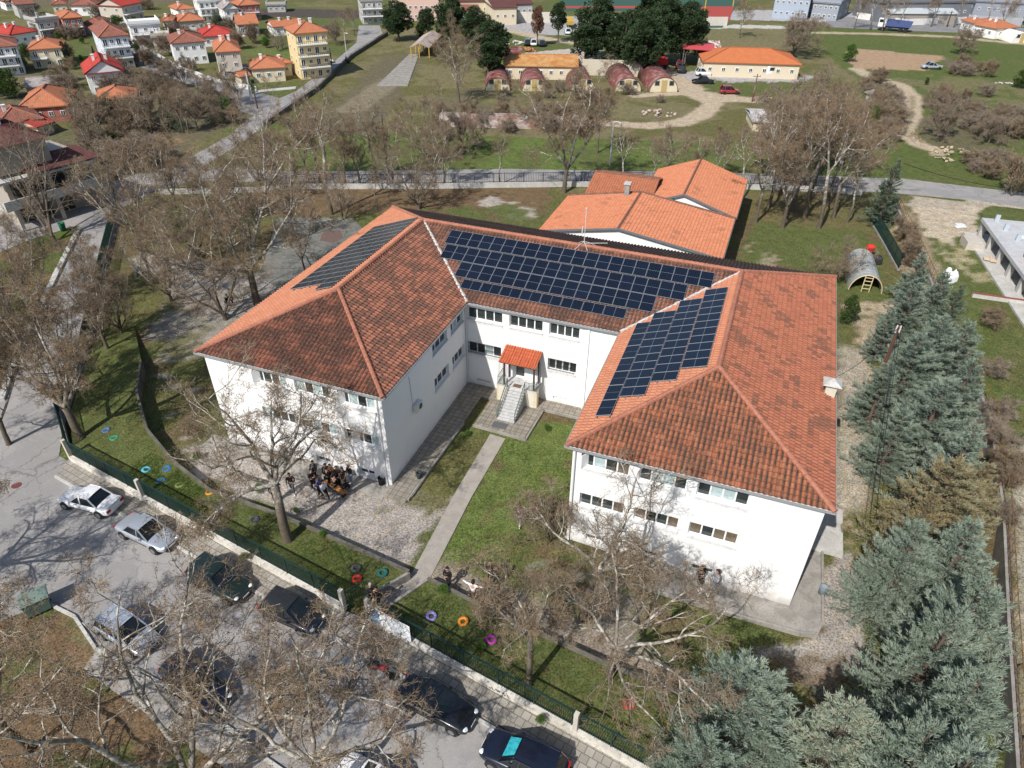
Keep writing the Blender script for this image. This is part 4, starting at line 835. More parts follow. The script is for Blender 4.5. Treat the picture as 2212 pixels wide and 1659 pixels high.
for a in (3, 5, 7, 9, 11): b.tube([(arc[a][0], 0, arc[a][1]+.04), (arc[a][0], Lg, arc[a][1]+.04)], .015, 4)
b.build('hoops', PM('pale_hoop', (.5, .5, .46)), t)
b = MB(); b.tube([(x, -.03, z) for x, z in arc], .05, 6)
for x in (R_-.35, R_+.35): b.beam((x, -.05, 0), (x, -.05, HG-.05), .08, .06)
for zz in (.35, .75, 1.15, 1.5): b.beam((R_-.35, -.06, zz), (R_+.35, -.06, zz), .05, .07)
b.build('timber_door_frame', PM('pale_timber', (.55, .45, .27)), t)
# ---------------------------------------------------------------- trees
def unit(a): return a/np.maximum(np.linalg.norm(a, axis=-1, keepdims=True), 1e-9)
def tubes(P, R, S):
    """P (n,k,3) polylines, R (n,k) radii -> verts, quads"""
    n, k, _ = P.shape; d = np.empty_like(P); d[:, 1:-1] = P[:, 2:]-P[:, :-2]; d[:, 0] = P[:, 1]-P[:, 0]; d[:, -1] = P[:, -1]-P[:, -2]; d = unit(d)
    ref = np.where(np.abs(d[:, :1, 2:3]) < .8, np.array([0, 0, 1.]), np.array([1., 0, 0])); ref = np.broadcast_to(ref, d.shape)
    u = unit(np.cross(d, ref)); w = np.cross(d, u); a = np.arange(S)*2*np.pi/S
    V = P[:, :, None]+(u[:, :, None]*np.cos(a)[None, None, :, None]+w[:, :, None]*np.sin(a)[None, None, :, None])*R[:, :, None, None]
    idx = np.arange(n*k*S).reshape(n, k, S); nx = np.roll(idx, -1, 2)
    F = np.stack([idx[:, :-1], nx[:, :-1], nx[:, 1:], idx[:, 1:]], -1).reshape(-1, 4)
    return V.reshape(-1, 3), F
def grow(rg, st, di, ln, r0, r1, K, wob, up):
    n = len(st); P = np.zeros((n, K+1, 3)); P[:, 0] = st; d = di.copy()
    for i in range(K):
        d = unit(d+rg.normal(0, wob, (n, 3))+np.array([0, 0, up])); P[:, i+1] = P[:, i]+d*(ln/K)[:, None]
    t = np.linspace(0, 1, K+1)[None]; return P, r0[:, None]*(1-t)+r1[:, None]*t
def kids(rg, P, R, L, n, tmin, ang, ratio, rr, tmax=1.):
    N_, K = P.shape[0], P.shape[1]-1; t = tmin+(tmax-tmin)*((np.arange(n)[None]+rg.random((N_, n)))/n); x = t*K; i = np.minimum(x.astype(int), K-1); f = (x-i)[..., None]
    a = np.arange(N_)[:, None]; p = P[a, i]*(1-f)+P[a, i+1]*f; d = unit(P[a, i+1]-P[a, i]); r = R[a, i]*(1-f[..., 0])+R[a, i+1]*f[..., 0]
    ref = unit(rg.normal(0, 1, d.shape)); s = unit(np.cross(d, ref)); an = ang*rg.uniform(.7, 1.3, t.shape)[..., None]
    dd_ = unit(d*np.cos(an)+s*np.sin(an)); l = L[:, None]*ratio*rg.uniform(.65, 1.2, t.shape)*(1.15-.55*t)
    return p.reshape(-1, 3), dd_.reshape(-1, 3), l.ravel(), np.minimum(r*.9, (r*rr)).ravel()
def bark_mat(name, lo, pale, zsw=4., amt=.5):
    a = N(name); P = a.obj(); f = a.ramp(a.noise(2.6, 5, .7, P, .6), .48, .58); sp = a.n('ShaderNodeSeparateXYZ'); a.l(P, sp.inputs[0])
    h = a.ramp(sp.outputs[2], zsw*.5, zsw*1.3); c = a.mix(a.math('MULTIPLY', a.math('MULTIPLY_ADD', f, .75, .25), a.math('MULTIPLY_ADD', h, 1-amt*.4, amt*.15)), lo, pale)
    a.bump(a.noise(9, 4, .7, P), .5, .04); return a.fin(c, .9, .15)
BARK = bark_mat('plane_bark', (.10, .078, .058), (.54, .51, .44), 3.6)
BARKB = bark_mat('brown_bark', (.12, .095, .075), (.30, .26, .21), 6)
TWIG = mottled('twig_bark', (.27, .21, .145), (.155, .115, .075), 1.5, .35, .65, .95, .1)
TWIGB = mottled('brown_twigs', (.27, .225, .175), (.19, .155, .12), 1.2, .35, .65, .95, .1)
LEAFD = mottled('dry_seed_leaves', (.26, .14, .06), (.16, .085, .04), 3, .35, .65, .9, .1)
def leaf_quads(rg, P, D_, size, asp=.5):
    n = len(P); u = unit(D_+rg.normal(0, .5, P.shape)); w = unit(np.cross(u, rg.normal(0, 1, P.shape))); s = size*rg.uniform(.6, 1.4, (n, 1))
    V = np.stack([P, P+u*s*.5+w*s*asp*.5, P+u*s, P+u*s*.5-w*s*asp*.5], 1).reshape(-1, 3); return V, np.arange(4*n).reshape(n, 4)
def bare(seed, H=12., forks=3, fork_h=.25, r=.28, spread=.55, n1=7, n2=6, n3=6, n4=5, n5=4, leaves=2500, ls=.07, lean=(0, 0), wob=.16, up=.05, trunks=None, crownr=None, twig_r=1.):
    rg = np.random.default_rng(seed); VF = []; zf = H*fork_h
    st = np.array([[0, 0, -.15]]); P, R = grow(rg, st, unit(np.array([[lean[0], lean[1], 1.]])), np.array([zf+.15]), np.array([r]), np.array([r*.8]), 6, .05, .06); R[:, 0] *= 1.35
    if fork_h > .03: VF.append((*tubes(P, R, 10),))
    top = P[0, -1] if fork_h > .03 else np.array([0, 0, 0.])
    a = rg.uniform(0, 6.28)+np.arange(forks)*2*np.pi/forks+rg.normal(0, .25, forks); sp = spread*rg.uniform(.6, 1.2, forks)
    if trunks is not None: a = np.array([t[0] for t in trunks]); sp = np.array([t[1] for t in trunks]); forks = len(a)
    d = np.stack([np.cos(a)*np.sin(sp), np.sin(a)*np.sin(sp), np.cos(sp)], 1); L = np.full(forks, (H-zf)*.86)*rg.uniform(.85, 1.08, forks)
    if trunks is not None: L = np.array([t[2] for t in trunks])
    P1, R1 = grow(rg, np.repeat(top[None], forks, 0), d, L, np.full(forks, r*.78/forks**.28), np.full(forks, .03), 10, wob*.75, up); VF.append(tubes(P1, R1, 8))
    # second generation, also from the trunk
    s, dd_, l, rr = kids(rg, P1, R1, L, n1, .12, .85, .52, .6); P2, R2 = grow(rg, s, dd_, l, rr, rr*.25+.008, 7, wob, up*.9); VF.append(tubes(P2, R2, 6))
    s, dd_, l3, rr = kids(rg, P2, R2, l, n2, .15, .85, .48, .62); P3, R3 = grow(rg, s, dd_, l3, np.maximum(rr, .014), np.maximum(rr*.35, .008), 5, wob*1.2, up); v3 = tubes(P3, R3, 4)
    TW = []
    s, dd_, l4, rr = kids(rg, P3, R3, l3, n3, .12, .8, .5, .65); l4 = np.maximum(l4, .45); P4, R4 = grow(rg, s, dd_, l4, np.maximum(rr, .011)*twig_r, np.full(len(rr), .007)*twig_r, 4, wob*1.5, up); TW.append(tubes(P4, R4, 3))
    s, dd_, l5, rr = kids(rg, P4, R4, l4, n4, .15, .8, .55, .8); l5 = np.maximum(l5, .3); P5, R5 = grow(rg, s, dd_, l5, np.full(len(rr), .0085)*twig_r, np.full(len(rr), .005)*twig_r, 2, wob*1.5, up*1.5); TW.append(tubes(P5, R5, 3))
    ends = P5[:, -1]; de = P5[:, -1]-P5[:, -2]
    if n5:
        s, dd_, l6, rr = kids(rg, P5, R5, l5, n5, .25, .8, .7, .8); l6 = np.maximum(l6, .18); P6, R6 = grow(rg, s, dd_, l6, np.full(len(rr), .0065)*twig_r, np.full(len(rr), .004)*twig_r, 1, .2, .1); TW.append(tubes(P6, R6, 3)); ends = P6[:, -1]; de = P6[:, -1]-P6[:, -2]
    def cat(L):
        V = np.concatenate([v for v, f in L]); o_ = np.cumsum([0]+[len(v) for v, f in L[:-1]]); return V, np.concatenate([f+k for (v, f), k in zip(L, o_)])
    VF.append(v3); T = cat(VF); Wg = cat(TW); lf = None
    if leaves:
        k = rg.choice(len(ends), min(leaves, len(ends)), False); lf = leaf_quads(rg, ends[k], de[k]*3, ls, .7)
    return T, Wg, lf
def tree_obj(name, data, mats, loc, rz, label, cat, group=None, scale=1., tname='trunk'):
    t = empty(name, tuple(map(float, loc)), rz, label, cat, group); t.scale = (scale,)*3
    nobj(tname, data[0], t); c = nobj('crown', data[1], t)
    if len(data) > 2 and data[2]: nobj('dry_leaves', data[2], c)
    return t
def bare_meshes(seed, mats=(BARK, TWIG), **k):
    T, Wg, lf = bare(seed, **k); a = npmesh('trunk', *T, [mats[0]], smooth=True); b = npmesh('crown', *Wg, [mats[1]])
    return [a, b, npmesh('dry_leaves', *lf, [LEAFD]) if lf else None]
def place(meshes, H0, u, v, vt, label, z=None, name='bare_tree', cat='bare tree', group=None, rz=None, sx=1.):
    P = GH(u, v) if z is None else G(u, v, z); h = HZ(P, vt) if vt is not None else H0; s = h/H0
    t = tree_obj(name, meshes, None, P, (u*7.13) % 6.28 if rz is None else rz, label, cat, group, s); t.scale = (s*sx, s*sx, s); return t
# prototypes
PA = bare_meshes(11, H=12, forks=4, fork_h=.2, r=.22, spread=.6, n1=7, n2=6, n3=5, n4=5, n5=4, leaves=2200, ls=.09)
PB = bare_meshes(12, H=12, forks=3, fork_h=.3, r=.2, spread=.45, n1=7, n2=6, n3=5, n4=4, n5=4, leaves=2200, ls=.09)
PC = bare_meshes(13, H=12, forks=6, fork_h=.06, r=.25, spread=.66, n1=6, n2=6, n3=5, n4=4, n5=4, leaves=2000, ls=.09, up=.08)
PD = bare_meshes(14, H=12, forks=2, fork_h=.45, r=.20, spread=.3, n1=7, n2=5, n3=4, n4=3, n5=2, leaves=900, ls=.08, up=.07)
PE = bare_meshes(15, mats=(BARKB, TWIGB), H=9, forks=6, fork_h=.12, r=.2, spread=.8, n1=7, n2=6, n3=6, n4=4, n5=2, leaves=3500, ls=.10, twig_r=1.5)
PS = bare_meshes(16, mats=(BARKB, TWIGB), H=3.2, forks=8, fork_h=.0, r=.06, spread=.75, n1=6, n2=5, n3=4, n4=3, n5=0, leaves=600, ls=.09, up=.05, twig_r=1.6)
PS2 = bare_meshes(17, mats=(BARKB, TWIG), H=3.6, forks=9, fork_h=.0, r=.05, spread=.5, n1=6, n2=4, n3=4, n4=3, n5=0, leaves=300, ls=.09, up=.1, twig_r=1.6)
# hero trees -----------------------------------------------------
def az(du, dv):
    """world azimuth of a picture direction on the ground"""
    return math.atan2(*((RT*du-np.array([FW[0], FW[1], 0])/np.hypot(FW[0], FW[1])*dv)[[1, 0]]))
base = G(622, 1168, .45); Hh = 11.6
m = bare_meshes(31, H=Hh, fork_h=.36, r=.30, trunks=[(az(-.6, -.6), .30, 8.2), (az(.7, -.5), .22, 8.0), (az(-1, .1), 1.05, 5.6), (az(1, -.1), .95, 5.8), (az(-.9, .8), 1.15, 4.6), (az(.2, -1), .7, 5.)], n1=6, n2=6, n3=5, n4=4, n5=3, leaves=2600, ls=.07, wob=.2, up=.035)
tree_obj('bare_tree', m, None, base, 0, 'big bare plane tree with a dark trunk in front of the left wing', 'bare tree')
m = bare_meshes(32, H=10, fork_h=.42, r=.21, trunks=[(az(.3, -1), .35, 6.3), (az(-1, -.3), .6, 5), (az(1, -.2), .65, 5), (az(-.2, .6), .7, 4.5), (az(.8, .5), .9, 4.5)], n1=5, n2=5, n3=4, n4=4, n5=2, leaves=700, ls=.06, wob=.2)
tree_obj('bare_tree', m, None, GH(1258, 1335), 0, 'bare tree with a pale forked trunk in front of the right wing windows', 'bare tree')
m = bare_meshes(33, H=9.5, fork_h=.35, r=.20, trunks=[(az(1, .2), .95, 6.2), (az(-.9, -.1), .8, 4.6), (az(.8, .7), 1.1, 5.8), (az(.2, -1), .6, 5), (az(.9, -.5), .9, 5.), (az(-.3, .9), 1.1, 4.6)], n1=6, n2=5, n3=5, n4=3, n5=3, leaves=700, ls=.06, wob=.2, up=.0)
tree_obj('bare_tree', m, None, G(1315, 1470, .1), 0, 'widest bare tree sprawling over the right grass bank', 'bare tree')
m = bare_meshes(34, H=8.4, fork_h=.5, r=.15, forks=4, spread=.6, n1=6, n2=5, n3=5, n4=4, n5=2, leaves=900, ls=.07)
tree_obj('bare_tree', m, None, G(1142, 1480, .5), 0, 'slim bare tree with a straight grey trunk behind the bar fence', 'bare tree')
m = bare_meshes(35, H=14, fork_h=.16, r=.28, trunks=[(az(-.6, -1), .55, 9.5), (az(-1, -.2), .85, 11), (az(.3, -1), .4, 9.5), (az(.9, -.4), .7, 9), (az(-.8, .4), 1., 8)], n1=7, n2=6, n3=5, n4=4, n5=3, leaves=6000, ls=.07, wob=.19, up=.01)
tree_obj('bare_tree', m, None, G(440, 1760, .1), 0, 'large leaning plane tree with brown seed heads in the lower left corner', 'bare tree')
m = bare_meshes(36, H=13, fork_h=.3, r=.21, trunks=[(az(-.2, -1), .25, 8.6), (az(-1, -.1), .7, 5.8), (az(.9, -.2), .65, 7.), (az(.6, .6), .8, 6), (az(-.8, .6), .9, 6)], n1=6, n2=5, n3=5, n4=4, n5=3, leaves=4000, ls=.07, wob=.2, up=.01)
tree_obj('bare_tree', m, None, G(715, 1745, .1), 0, 'tall plane tree over the dark parked cars at the bottom edge', 'bare tree')
m = bare_meshes(37, H=11, fork_h=.25, r=.19, trunks=[(az(-.2, -1), .5, 7), (az(1, .1), .75, 7), (az(-.6, -.9), .9, 6), (az(.8, .8), .9, 6.5)], n1=6, n2=6, n3=5, n4=4, n5=3, leaves=4000, ls=.07, wob=.2, up=.0)
tree_obj('bare_tree', m, None, G(60, 1620, .1), 0, 'bare tree with brown seeds behind the far left verge', 'bare tree'); 
m = bare_meshes(47, H=11, fork_h=.25, r=.2, trunks=[(az(1, .1), .7, 5.5), (az(.4, -.9), .7, 6), (az(.8, .8), .9, 6), (az(-.5, -.5), .5, 6)], n1=7, n2=6, n3=5, n4=4, n5=4, leaves=5000, ls=.08, wob=.2, up=.0)
tree_obj('bare_tree', m, None, G(-110, 1290, .1), 0, 'bare tree reaching in over the parking from the left edge', 'bare tree')
m = bare_meshes(38, H=12.5, fork_h=.22, r=.29, lean=(-.25, -.05), trunks=[(az(-.7, -1), .45, 9.5), (az(-1, -.1), .95, 7.5), (az(.6, -1), .5, 8.5), (az(1, -.2), .9, 7.), (az(.6, .4), 1.0, 6.)], n1=7, n2=6, n3=6, n4=4, n5=4, leaves=5000, ls=.08, wob=.2)
tree_obj('bare_tree', m, None, G(178, 948, .4), 0, 'gnarled leaning plane tree at the street corner by the green fence', 'bare tree')
m = bare_meshes(39, H=16, fork_h=.2, r=.36, trunks=[(az(-.4, -1), .35, 14), (az(.6, -1), .4, 13.5), (az(-1, 0), .75, 12), (az(1, .1), .7, 11), (az(-.9, .7), 1., 9), (az(.3, .9), .7, 8)], n1=8, n2=6, n3=6, n4=5, n5=4, leaves=4500, ls=.09, wob=.19)
tree_obj('bare_tree', m, None, GH(556, 655), 0, 'largest pale-limbed plane tree beside the outer slope of the left wing', 'bare tree')
m = bare_meshes(40, H=9, fork_h=.06, r=.24, trunks=[(az(-1, -.9), .6, 8), (az(-.5, -1), .25, 8.5), (az(-.8, .2), .9, 6), (az(.4, -.5), .5, 6)], n1=5, n2=5, n3=4, n4=3, n5=3, leaves=900, ls=.08, wob=.18)
tree_obj('bare_tree', m, None, GH(488, 690), 0, 'twin-stemmed bare tree leaning left beside two people in black', 'bare tree')
m = bare_meshes(41, mats=(BARKB, TWIG), H=11, fork_h=.05, r=.30, trunks=[(az(-1, -.5), .65, 11), (az(-.6, -1), .35, 11.5), (az(-.2, -1), .2, 11.5), (az(.3, -1), .25, 10.5), (az(.2, -1), .1, 10)], n1=6, n2=4, n3=4, n4=3, n5=2, leaves=300, ls=.07, wob=.09, up=.05)
tree_obj('bare_tree', m, None, GH(118, 520), 0, 'dark many-stemmed bare tree in front of the balcony house', 'bare tree')
place(PC, 12, 306, 520, 310, 'bare tree inside the upper end of the left road fence', sx=1.25); place(PD, 12, 716, 462, 175, 'tall dark-stemmed tree left of the ridge of the left wing')
place(PD, 12, 692, 395, 205, 'pale slender bare tree beside the rear road, left of the dark pole', rz=1); place(PB, 12, 745, 400, 255, 'bare tree right behind the dark pole at the rear road')
place(PD, 12, 812, 392, 210, 'thin white-barked tree standing left of the broad brown one', rz=2)
place(PC, 12, 905, 452, 285, 'broad round bare tree just behind the left end of the school roof', sx=1.15); place(PC, 12, 925, 350, 190, 'bare tree with white tips in the field behind the rear road', rz=3)
place(PA, 12, 1218, 415, 150, 'big pale bare tree left of the annex roof', sx=1.15); place(PA, 12, 992, 222, 48, 'big twiggy tree in front of the dark pines and rusty open shed', rz=1.2)
place(PB, 12, 1290, 330, 185, 'bare brown tree behind the big one left of the annex', rz=.4); place(PD, 12, 1345, 412, 270, 'thin bare tree just behind the annex chimney')
place(PD, 12, 1215+330, 405, 300, 'small pale tree behind the annex peak', rz=.3); place(PB, 12, 1492, 408, 290, 'small crooked tree left of the grove by the rear road'); place(PD, 12, 1405, 408, 300, 'young bare tree by the rear road lamp', rz=4)
place(PA, 12, 660, 590, 440, 'small forked dark tree beside the sports court', sx=.8); place(PD, 12, 815, 450, 380, 'white sapling behind the corner of the left wing roof')
place(PB, 12, 430, 470, 330, 'thicket tree between the road junction and the big plane tree', rz=2.); place(PC, 12, 370, 650, 470, 'bare tree over the path on the far left of the yard', rz=2.6)
place(PA, 12, 235, 760, 560, 'bare tree straddling the left road fence', rz=.8); place(PA, 12, 60, 800, 600, 'bare tree on the verge between the two left roads', rz=2.9); place(PC, 12, 20, 660, 520, 'low bare tree at the left edge by the road junction', rz=.5)
GRL = ['bare tree at the right corner of the annex roof, first of the grove', 'second grove tree from the annex, behind the first', 'front grove tree leaning over the lawn right of the annex', 'tall grove tree rising behind the pale rear wall', 'grove tree with crossing limbs left of the tallest', 'grove tree standing furthest forward on the lawn', 'grove tree closest to the lone dark cedar', 'tallest pale tree at the back of the grove', 'grove tree straddling the rear fence near the annex', 'rear grove tree next to the roadside fence', 'small grove tree beside the annex eave', 'low leaning tree in front of the lone dark cedar']
GRV = [(1632, 480, 250), (1660, 448, 215), (1690, 492, 230), (1712, 455, 190), (1738, 470, 195), (1768, 492, 225), (1800, 470, 220), (1748, 430, 180), (1684, 420, 205), (1790, 440, 235), (1600, 430, 270), (1830, 480, 330)]
for i, (u, v, t_) in enumerate(GRV):
    place((PB, PD, PA, PD, PD, PD)[i % 6], 12, u, v, t_, GRL[i], group='grove right of the annex', rz=i*1.3, sx=.95)
for i, (u, v, t_) in enumerate([(1650, 380, 240), (1720, 372, 150), (1770, 375, 175), (1820, 365, 215), (1690, 330, 190), (1790, 310, 190), (1850, 385, 260)]):
    place((PC, PE, PA)[i % 3], 9 if i % 3 == 1 else 12, u, v, t_, 'brown twiggy tree across the road behind the grove', group='thicket across the road', rz=i*1.1)
place(PB, 12, 1598, 82, -5, 'grey bare tree in front of the red running track'); place(PE, 9, 1712, 122, 22, 'wide brown tree behind the long orange-roofed building', sx=1.3)
place(PE, 9, 2073, 116, 50, 'round dense brown tree alone on the right meadow', sx=1.1); place(PE, 9, 2033, 300, 200, 'round brown tree right of the winding dirt track', rz=1.); place(PE, 9, 2134, 310, 232, 'grey-brown tree with pale limbs right of the round one', rz=2)
place(PE, 9, 2010, 235, 185, 'small brown tree beside the bend of the dirt track', rz=3); place(PS2, 3.6, 2184, 424, 330, 'brown multi-stem bush above the concrete building', name='bare_shrub', cat='shrub', sx=.8)
for i, (u, v, t_) in enumerate([(1845, 62, -20), (1878, 65, -25), (1905, 68, -15), (1940, 60, -20), (2010, 58, -30), (2060, 60, -30), (2160, 70, -10), (2130, 55, -40)]):
    place((PB, PD)[i % 2], 12, u, v, t_, 'tall yellowish tree in the row along the far paved yard', group='trees along the far yard', rz=i)
place(PB, 12, 766, 78, 10, 'bare tree by the top of the field road'); place(PB, 12, 745, 70, 20, 'second bare tree by the top of the field road, left one', rz=2)
place(PE, 9, 726, 95, 40, 'brown bush tree right of the yellow apartment block'); place(PE, 9, 400, 190, 115, 'brown tree across the road from the red metal roof', rz=1)
for i, (u, v, t_) in enumerate([(455, 235, 160), (520, 230, 165), (330, 210, 150), (600, 110, 60), (610, 105, 75), (560, 165, 120)]): place(PA if i < 2 else PC, 12, u, v, t_, 'bare tree among the village gardens and road bends', group='bare village trees', rz=i*2)
for i, (u, v, t_, ms, lb) in enumerate([(640, 400, 250, PB, 'dark-limbed tree at the rear road, leftmost of the row'), (600, 430, 290, PA, 'bare tree inside the rear fence near the junction'), (668, 398, 235, PB, 'bare tree between the two slender pale ones'), (778, 398, 260, PA, 'spreading bare tree right of the dark pole'), (850, 400, 250, PB, 'bare tree left of the broad round one at the rear fence'), (960, 400, 270, PA, 'bare tree between the round one and the big pale one'),
    (1080, 400, 290, PD, 'thin bare tree half way along the rear fence'), (500, 480, 320, PA, 'bare tree behind the largest pale-limbed one'), (560, 400, 270, PC, 'scrubby bare tree at the inner corner of the two roads'), (1440, 385, 270, PA, 'crooked pale tree across the road behind the annex'), (1560, 390, 270, PB, 'bare tree across the road left of the grove'), (1000, 330, 225, PE, 'brown tree beside the fallen barrack')]): place(ms, 9 if ms is PE else 12, u, v, t_, lb, rz=i*.9, sx=1.1)
for i, (u, v, t_, ms, lb, w_) in enumerate([(95, 690, 470, PA, 'bare tree at the pale kerb wall half way down the left road', 1.), (205, 660, 500, PB, 'bare tree overhanging the left road from the verge', 1.), (150, 860, 640, PB, 'bare tree behind the gnarled corner tree', 1.1), (20, 960, 700, PA, 'bare tree at the left edge casting shade on the street', 1.), (330, 610, 450, PB, 'bare tree in the upper left yard by the path', 1.1), (430, 560, 400, PC, 'low bare tree behind the yard path', 1.), (265, 720, 560, PC, 'bare tree inside the long dark green fence', 1.),
    (480, 560, 380, PB, 'bare tree just left of the largest pale-limbed one', 1.), (640, 520, 380, PB, 'bare tree between the sports court and the largest tree', 1.), (380, 450, 300, PA, 'bare tree on the inner side of the road junction', 1.1), (250, 430, 300, PB, 'bare tree on the upper verge by the junction', 1.), (740, 475, 360, PC, 'bare tree at the top side of the sports court', .9)]): place(ms, 12, u, v, t_, lb, rz=i*1.9, sx=w_)
# young tree against the courtyard
m = bare_meshes(43, H=4.4, forks=6, fork_h=.03, r=.07, spread=.7, n1=5, n2=5, n3=4, n4=3, n5=0, leaves=120, ls=.06)
tree_obj('bare_shrub', m, None, GH(1188, 1170), 0, 'twiggy bush at the courtyard corner of the right wing', 'shrub')
m = bare_meshes(44, H=4.4, forks=7, fork_h=.03, r=.07, spread=.8, n1=6, n2=5, n3=4, n4=3, n5=0, leaves=200, ls=.06)
tree_obj('bare_shrub', m, None, GH(1800, 600), 0, 'pinkish bare bush at the left side of the tunnel greenhouse', 'shrub')
TRK = PM('cedar_trunk', (.13, .095, .075), var=.3)
def needle_mat(name, c1, c2, c3, f3=.35):
    a = N(name); P = a.pos(); f = a.ramp(a.noise(1.3, 4, .65, P), .38, .62); g = a.ramp(a.noise(4., 3, .7, P), .5, .68)
    c = a.mix(f, c1, c2); c = a.mix(a.math('MULTIPLY', g, f3), c, c3); a.b.inputs['Subsurface Weight'].default_value = 0
    a.fin(c, .75, .2)
    tr = a.n('ShaderNodeBsdfTranslucent'); a.l(c, tr.inputs[0]); mx = a.n('ShaderNodeMixShader'); mx.inputs[0].default_value = .22; out = a.t.nodes['Material Output']
    a.l(a.b.outputs[0], mx.inputs[1]); a.l(tr.outputs[0], mx.inputs[2]); a.l(mx.outputs[0], out.inputs[0]); return a.m
# dark pines and other evergreens ----------------------------------
def clumpy(seed, H, Rc, zc, n, cr, per, size, flat=.75, trunk_r=.3):
    rg = np.random.default_rng(seed); C_ = []
    while len(C_) < n:
        p = rg.uniform(-1, 1, 3); q = np.linalg.norm(p)
        if q < 1 and q > .35: C_.append(p)
    C_ = np.array(C_)*[Rc, Rc, (H-zc)/2]; C_[:, 2] += (H+zc)/2; C_[:, :2] *= (1-.45*((C_[:, 2]-zc)/(H-zc)))[:, None]
    d = unit(rg.normal(0, 1, (n, per, 3))); r = rg.uniform(.55, 1.05, (n, per, 1))**.6*rg.uniform(.6, 1.2, (n, 1, 1)); P = (C_[:, None]+d*r*cr*np.array([1, 1, flat])).reshape(-1, 3); dd_ = (d+np.array([0, 0, .5])).reshape(-1, 3)
    L = leaf_quads(rg, P, dd_, size, .55)
    st = np.zeros((n, 3)); st[:, 2] = np.clip(C_[:, 2]-Rc*.6, H*.15, H*.85); v = C_-st; Pb, Rb_ = grow(rg, st, unit(v), np.linalg.norm(v, axis=1), np.full(n, trunk_r*.3), np.full(n, .03), 4, .05, 0)
    T = [tubes(np.array([[[0, 0, -.2], [.1, 0, H*.4], [0, .1, H*.9]]]), np.array([[trunk_r, trunk_r*.7, .05]]), 8), tubes(Pb, Rb_, 4)]
    return (np.concatenate([T[0][0], T[1][0]]), np.concatenate([T[0][1], T[1][1]+len(T[0][0])])), L
def cl_mesh(nm, *a, **k):
    T, L = clumpy(*a, **k); return [npmesh('trunk', *T, [TRK], smooth=True), npmesh('crown', *L, [nm])]
NPINE = needle_mat('pine_needles', (.035, .062, .028), (.055, .085, .035), (.03, .045, .02)); NGRN = needle_mat('evergreen_leaves', (.05, .085, .025), (.08, .13, .03), (.04, .06, .02)); NBG = needle_mat('bright_leaves', (.11, .19, .04), (.08, .15, .03), (.14, .2, .06)); NOL = needle_mat('olive_leaves', (.11, .14, .09), (.15, .18, .12), (.08, .1, .06)); NRD = needle_mat('dead_pine_needles', (.24, .11, .07), (.17, .10, .06), (.12, .09, .06)); NPU = needle_mat('red_shrub_leaves', (.16, .035, .03), (.11, .03, .025), (.08, .04, .03))
QMB = cl_mesh(NOL, 71, 1.8, 1.5, 0., 16, .5, 120, .14, trunk_r=.04)
# scrub
rs = random.Random(3)
def scatter(quad, n, label, group, meshes=(PS, PS2), H0=3.4, hs=(.6, 1.3), name='bare_shrub', cat='shrub', avoid=()):
    for k in range(n):
        a, b = rs.random(), rs.random(); q = quad
        u = (q[0][0]*(1-a)+q[1][0]*a)*(1-b)+(q[3][0]*(1-a)+q[2][0]*a)*b; v = (q[0][1]*(1-a)+q[1][1]*a)*(1-b)+(q[3][1]*(1-a)+q[2][1]*a)*b
        P = GH(u, v); s = rs.uniform(*hs); t = tree_obj(name, meshes[k % len(meshes)], None, P, rs.uniform(0, 6.28), label, cat, group, s); t.scale = (s*rs.uniform(.9, 1.4), s*rs.uniform(.9, 1.4), s)
scatter([(150, 270), (330, 235), (380, 330), (150, 365)], 18, 'brown leafless shrub in the thicket above the road junction', 'thicket above the junction', hs=(.5, 1.1))
scatter([(340, 200), (500, 210), (525, 262), (370, 320)], 16, 'brown leafless shrub inside the triangle between the two roads', 'thicket between the roads', hs=(.45, 1.0))
scatter([(230, 165), (350, 160), (360, 205), (240, 215)], 12, 'tall reddish-brown shrub behind the small white house', 'shrubs by the white house', hs=(.7, 1.2))
scatter([(150, 270), (500, 200), (520, 260), (160, 360)], 22, 'tall thin bare tree in the woodland strip above the road junction', 'woodland strip above the junction', (PB, PD, PA), hs=(.38, .6), name='bare_tree', cat='bare tree')
scatter([(190, 280), (500, 215), (500, 260), (200, 350)], 12, 'green bramble mound in the woodland strip', 'brambles above the junction', (QMB,), hs=(.5, 1.2), name='bramble_bush', cat='bush')
scatter([(180, 370), (330, 330), (360, 350), (200, 405)], 10, 'dry shrub along the upper road edge', 'shrubs along the upper road')
scatter([(930, 255), (1270, 250), (1260, 285), (900, 290)], 16, 'dry shrub around the fallen rusty barrack', 'shrubs by the rusty barrack', hs=(.5, 1.))
scatter([(1860, 190), (1900, 160), (1950, 300), (1880, 330)], 26, 'brown scrub left of the winding dirt track', 'scrub left of the track', hs=(.45, .9))
scatter([(2050, 140), (2130, 150), (2140, 172), (2060, 165)], 9, 'brown scrub on the meadow edge of the bare soil', 'scrub by the bare soil', hs=(.5, .9)); scatter([(2000, 215), (2212, 200), (2212, 300), (2080, 290)], 22, 'brown scrub among the round trees of the right meadow', 'scrub on the right meadow', hs=(.4, .9))
scatter([(2040, 345), (2160, 340), (2150, 390), (2060, 375)], 8, 'low grey scrub on the slope above the right road', 'scrub above the right road', hs=(.4, .8)); scatter([(1050, 195), (1500, 205), (1480, 225), (1060, 225)], 14, 'dry bush in front of the barrel-roofed huts', 'bushes by the huts', hs=(.3, .7))
scatter([(2130, 700), (2165, 700), (2190, 1180), (2165, 1180)], 9, 'dark brown bush outside the yellow railing', 'bushes outside the railing', hs=(.35, .6)); scatter([(1925, 450), (1950, 470), (2000, 600), (1960, 600)], 10, 'dry reeds in the ditch behind the green fence', 'reeds in the ditch', (PS2,), hs=(.3, .5), name='reed_clump', cat='reeds')
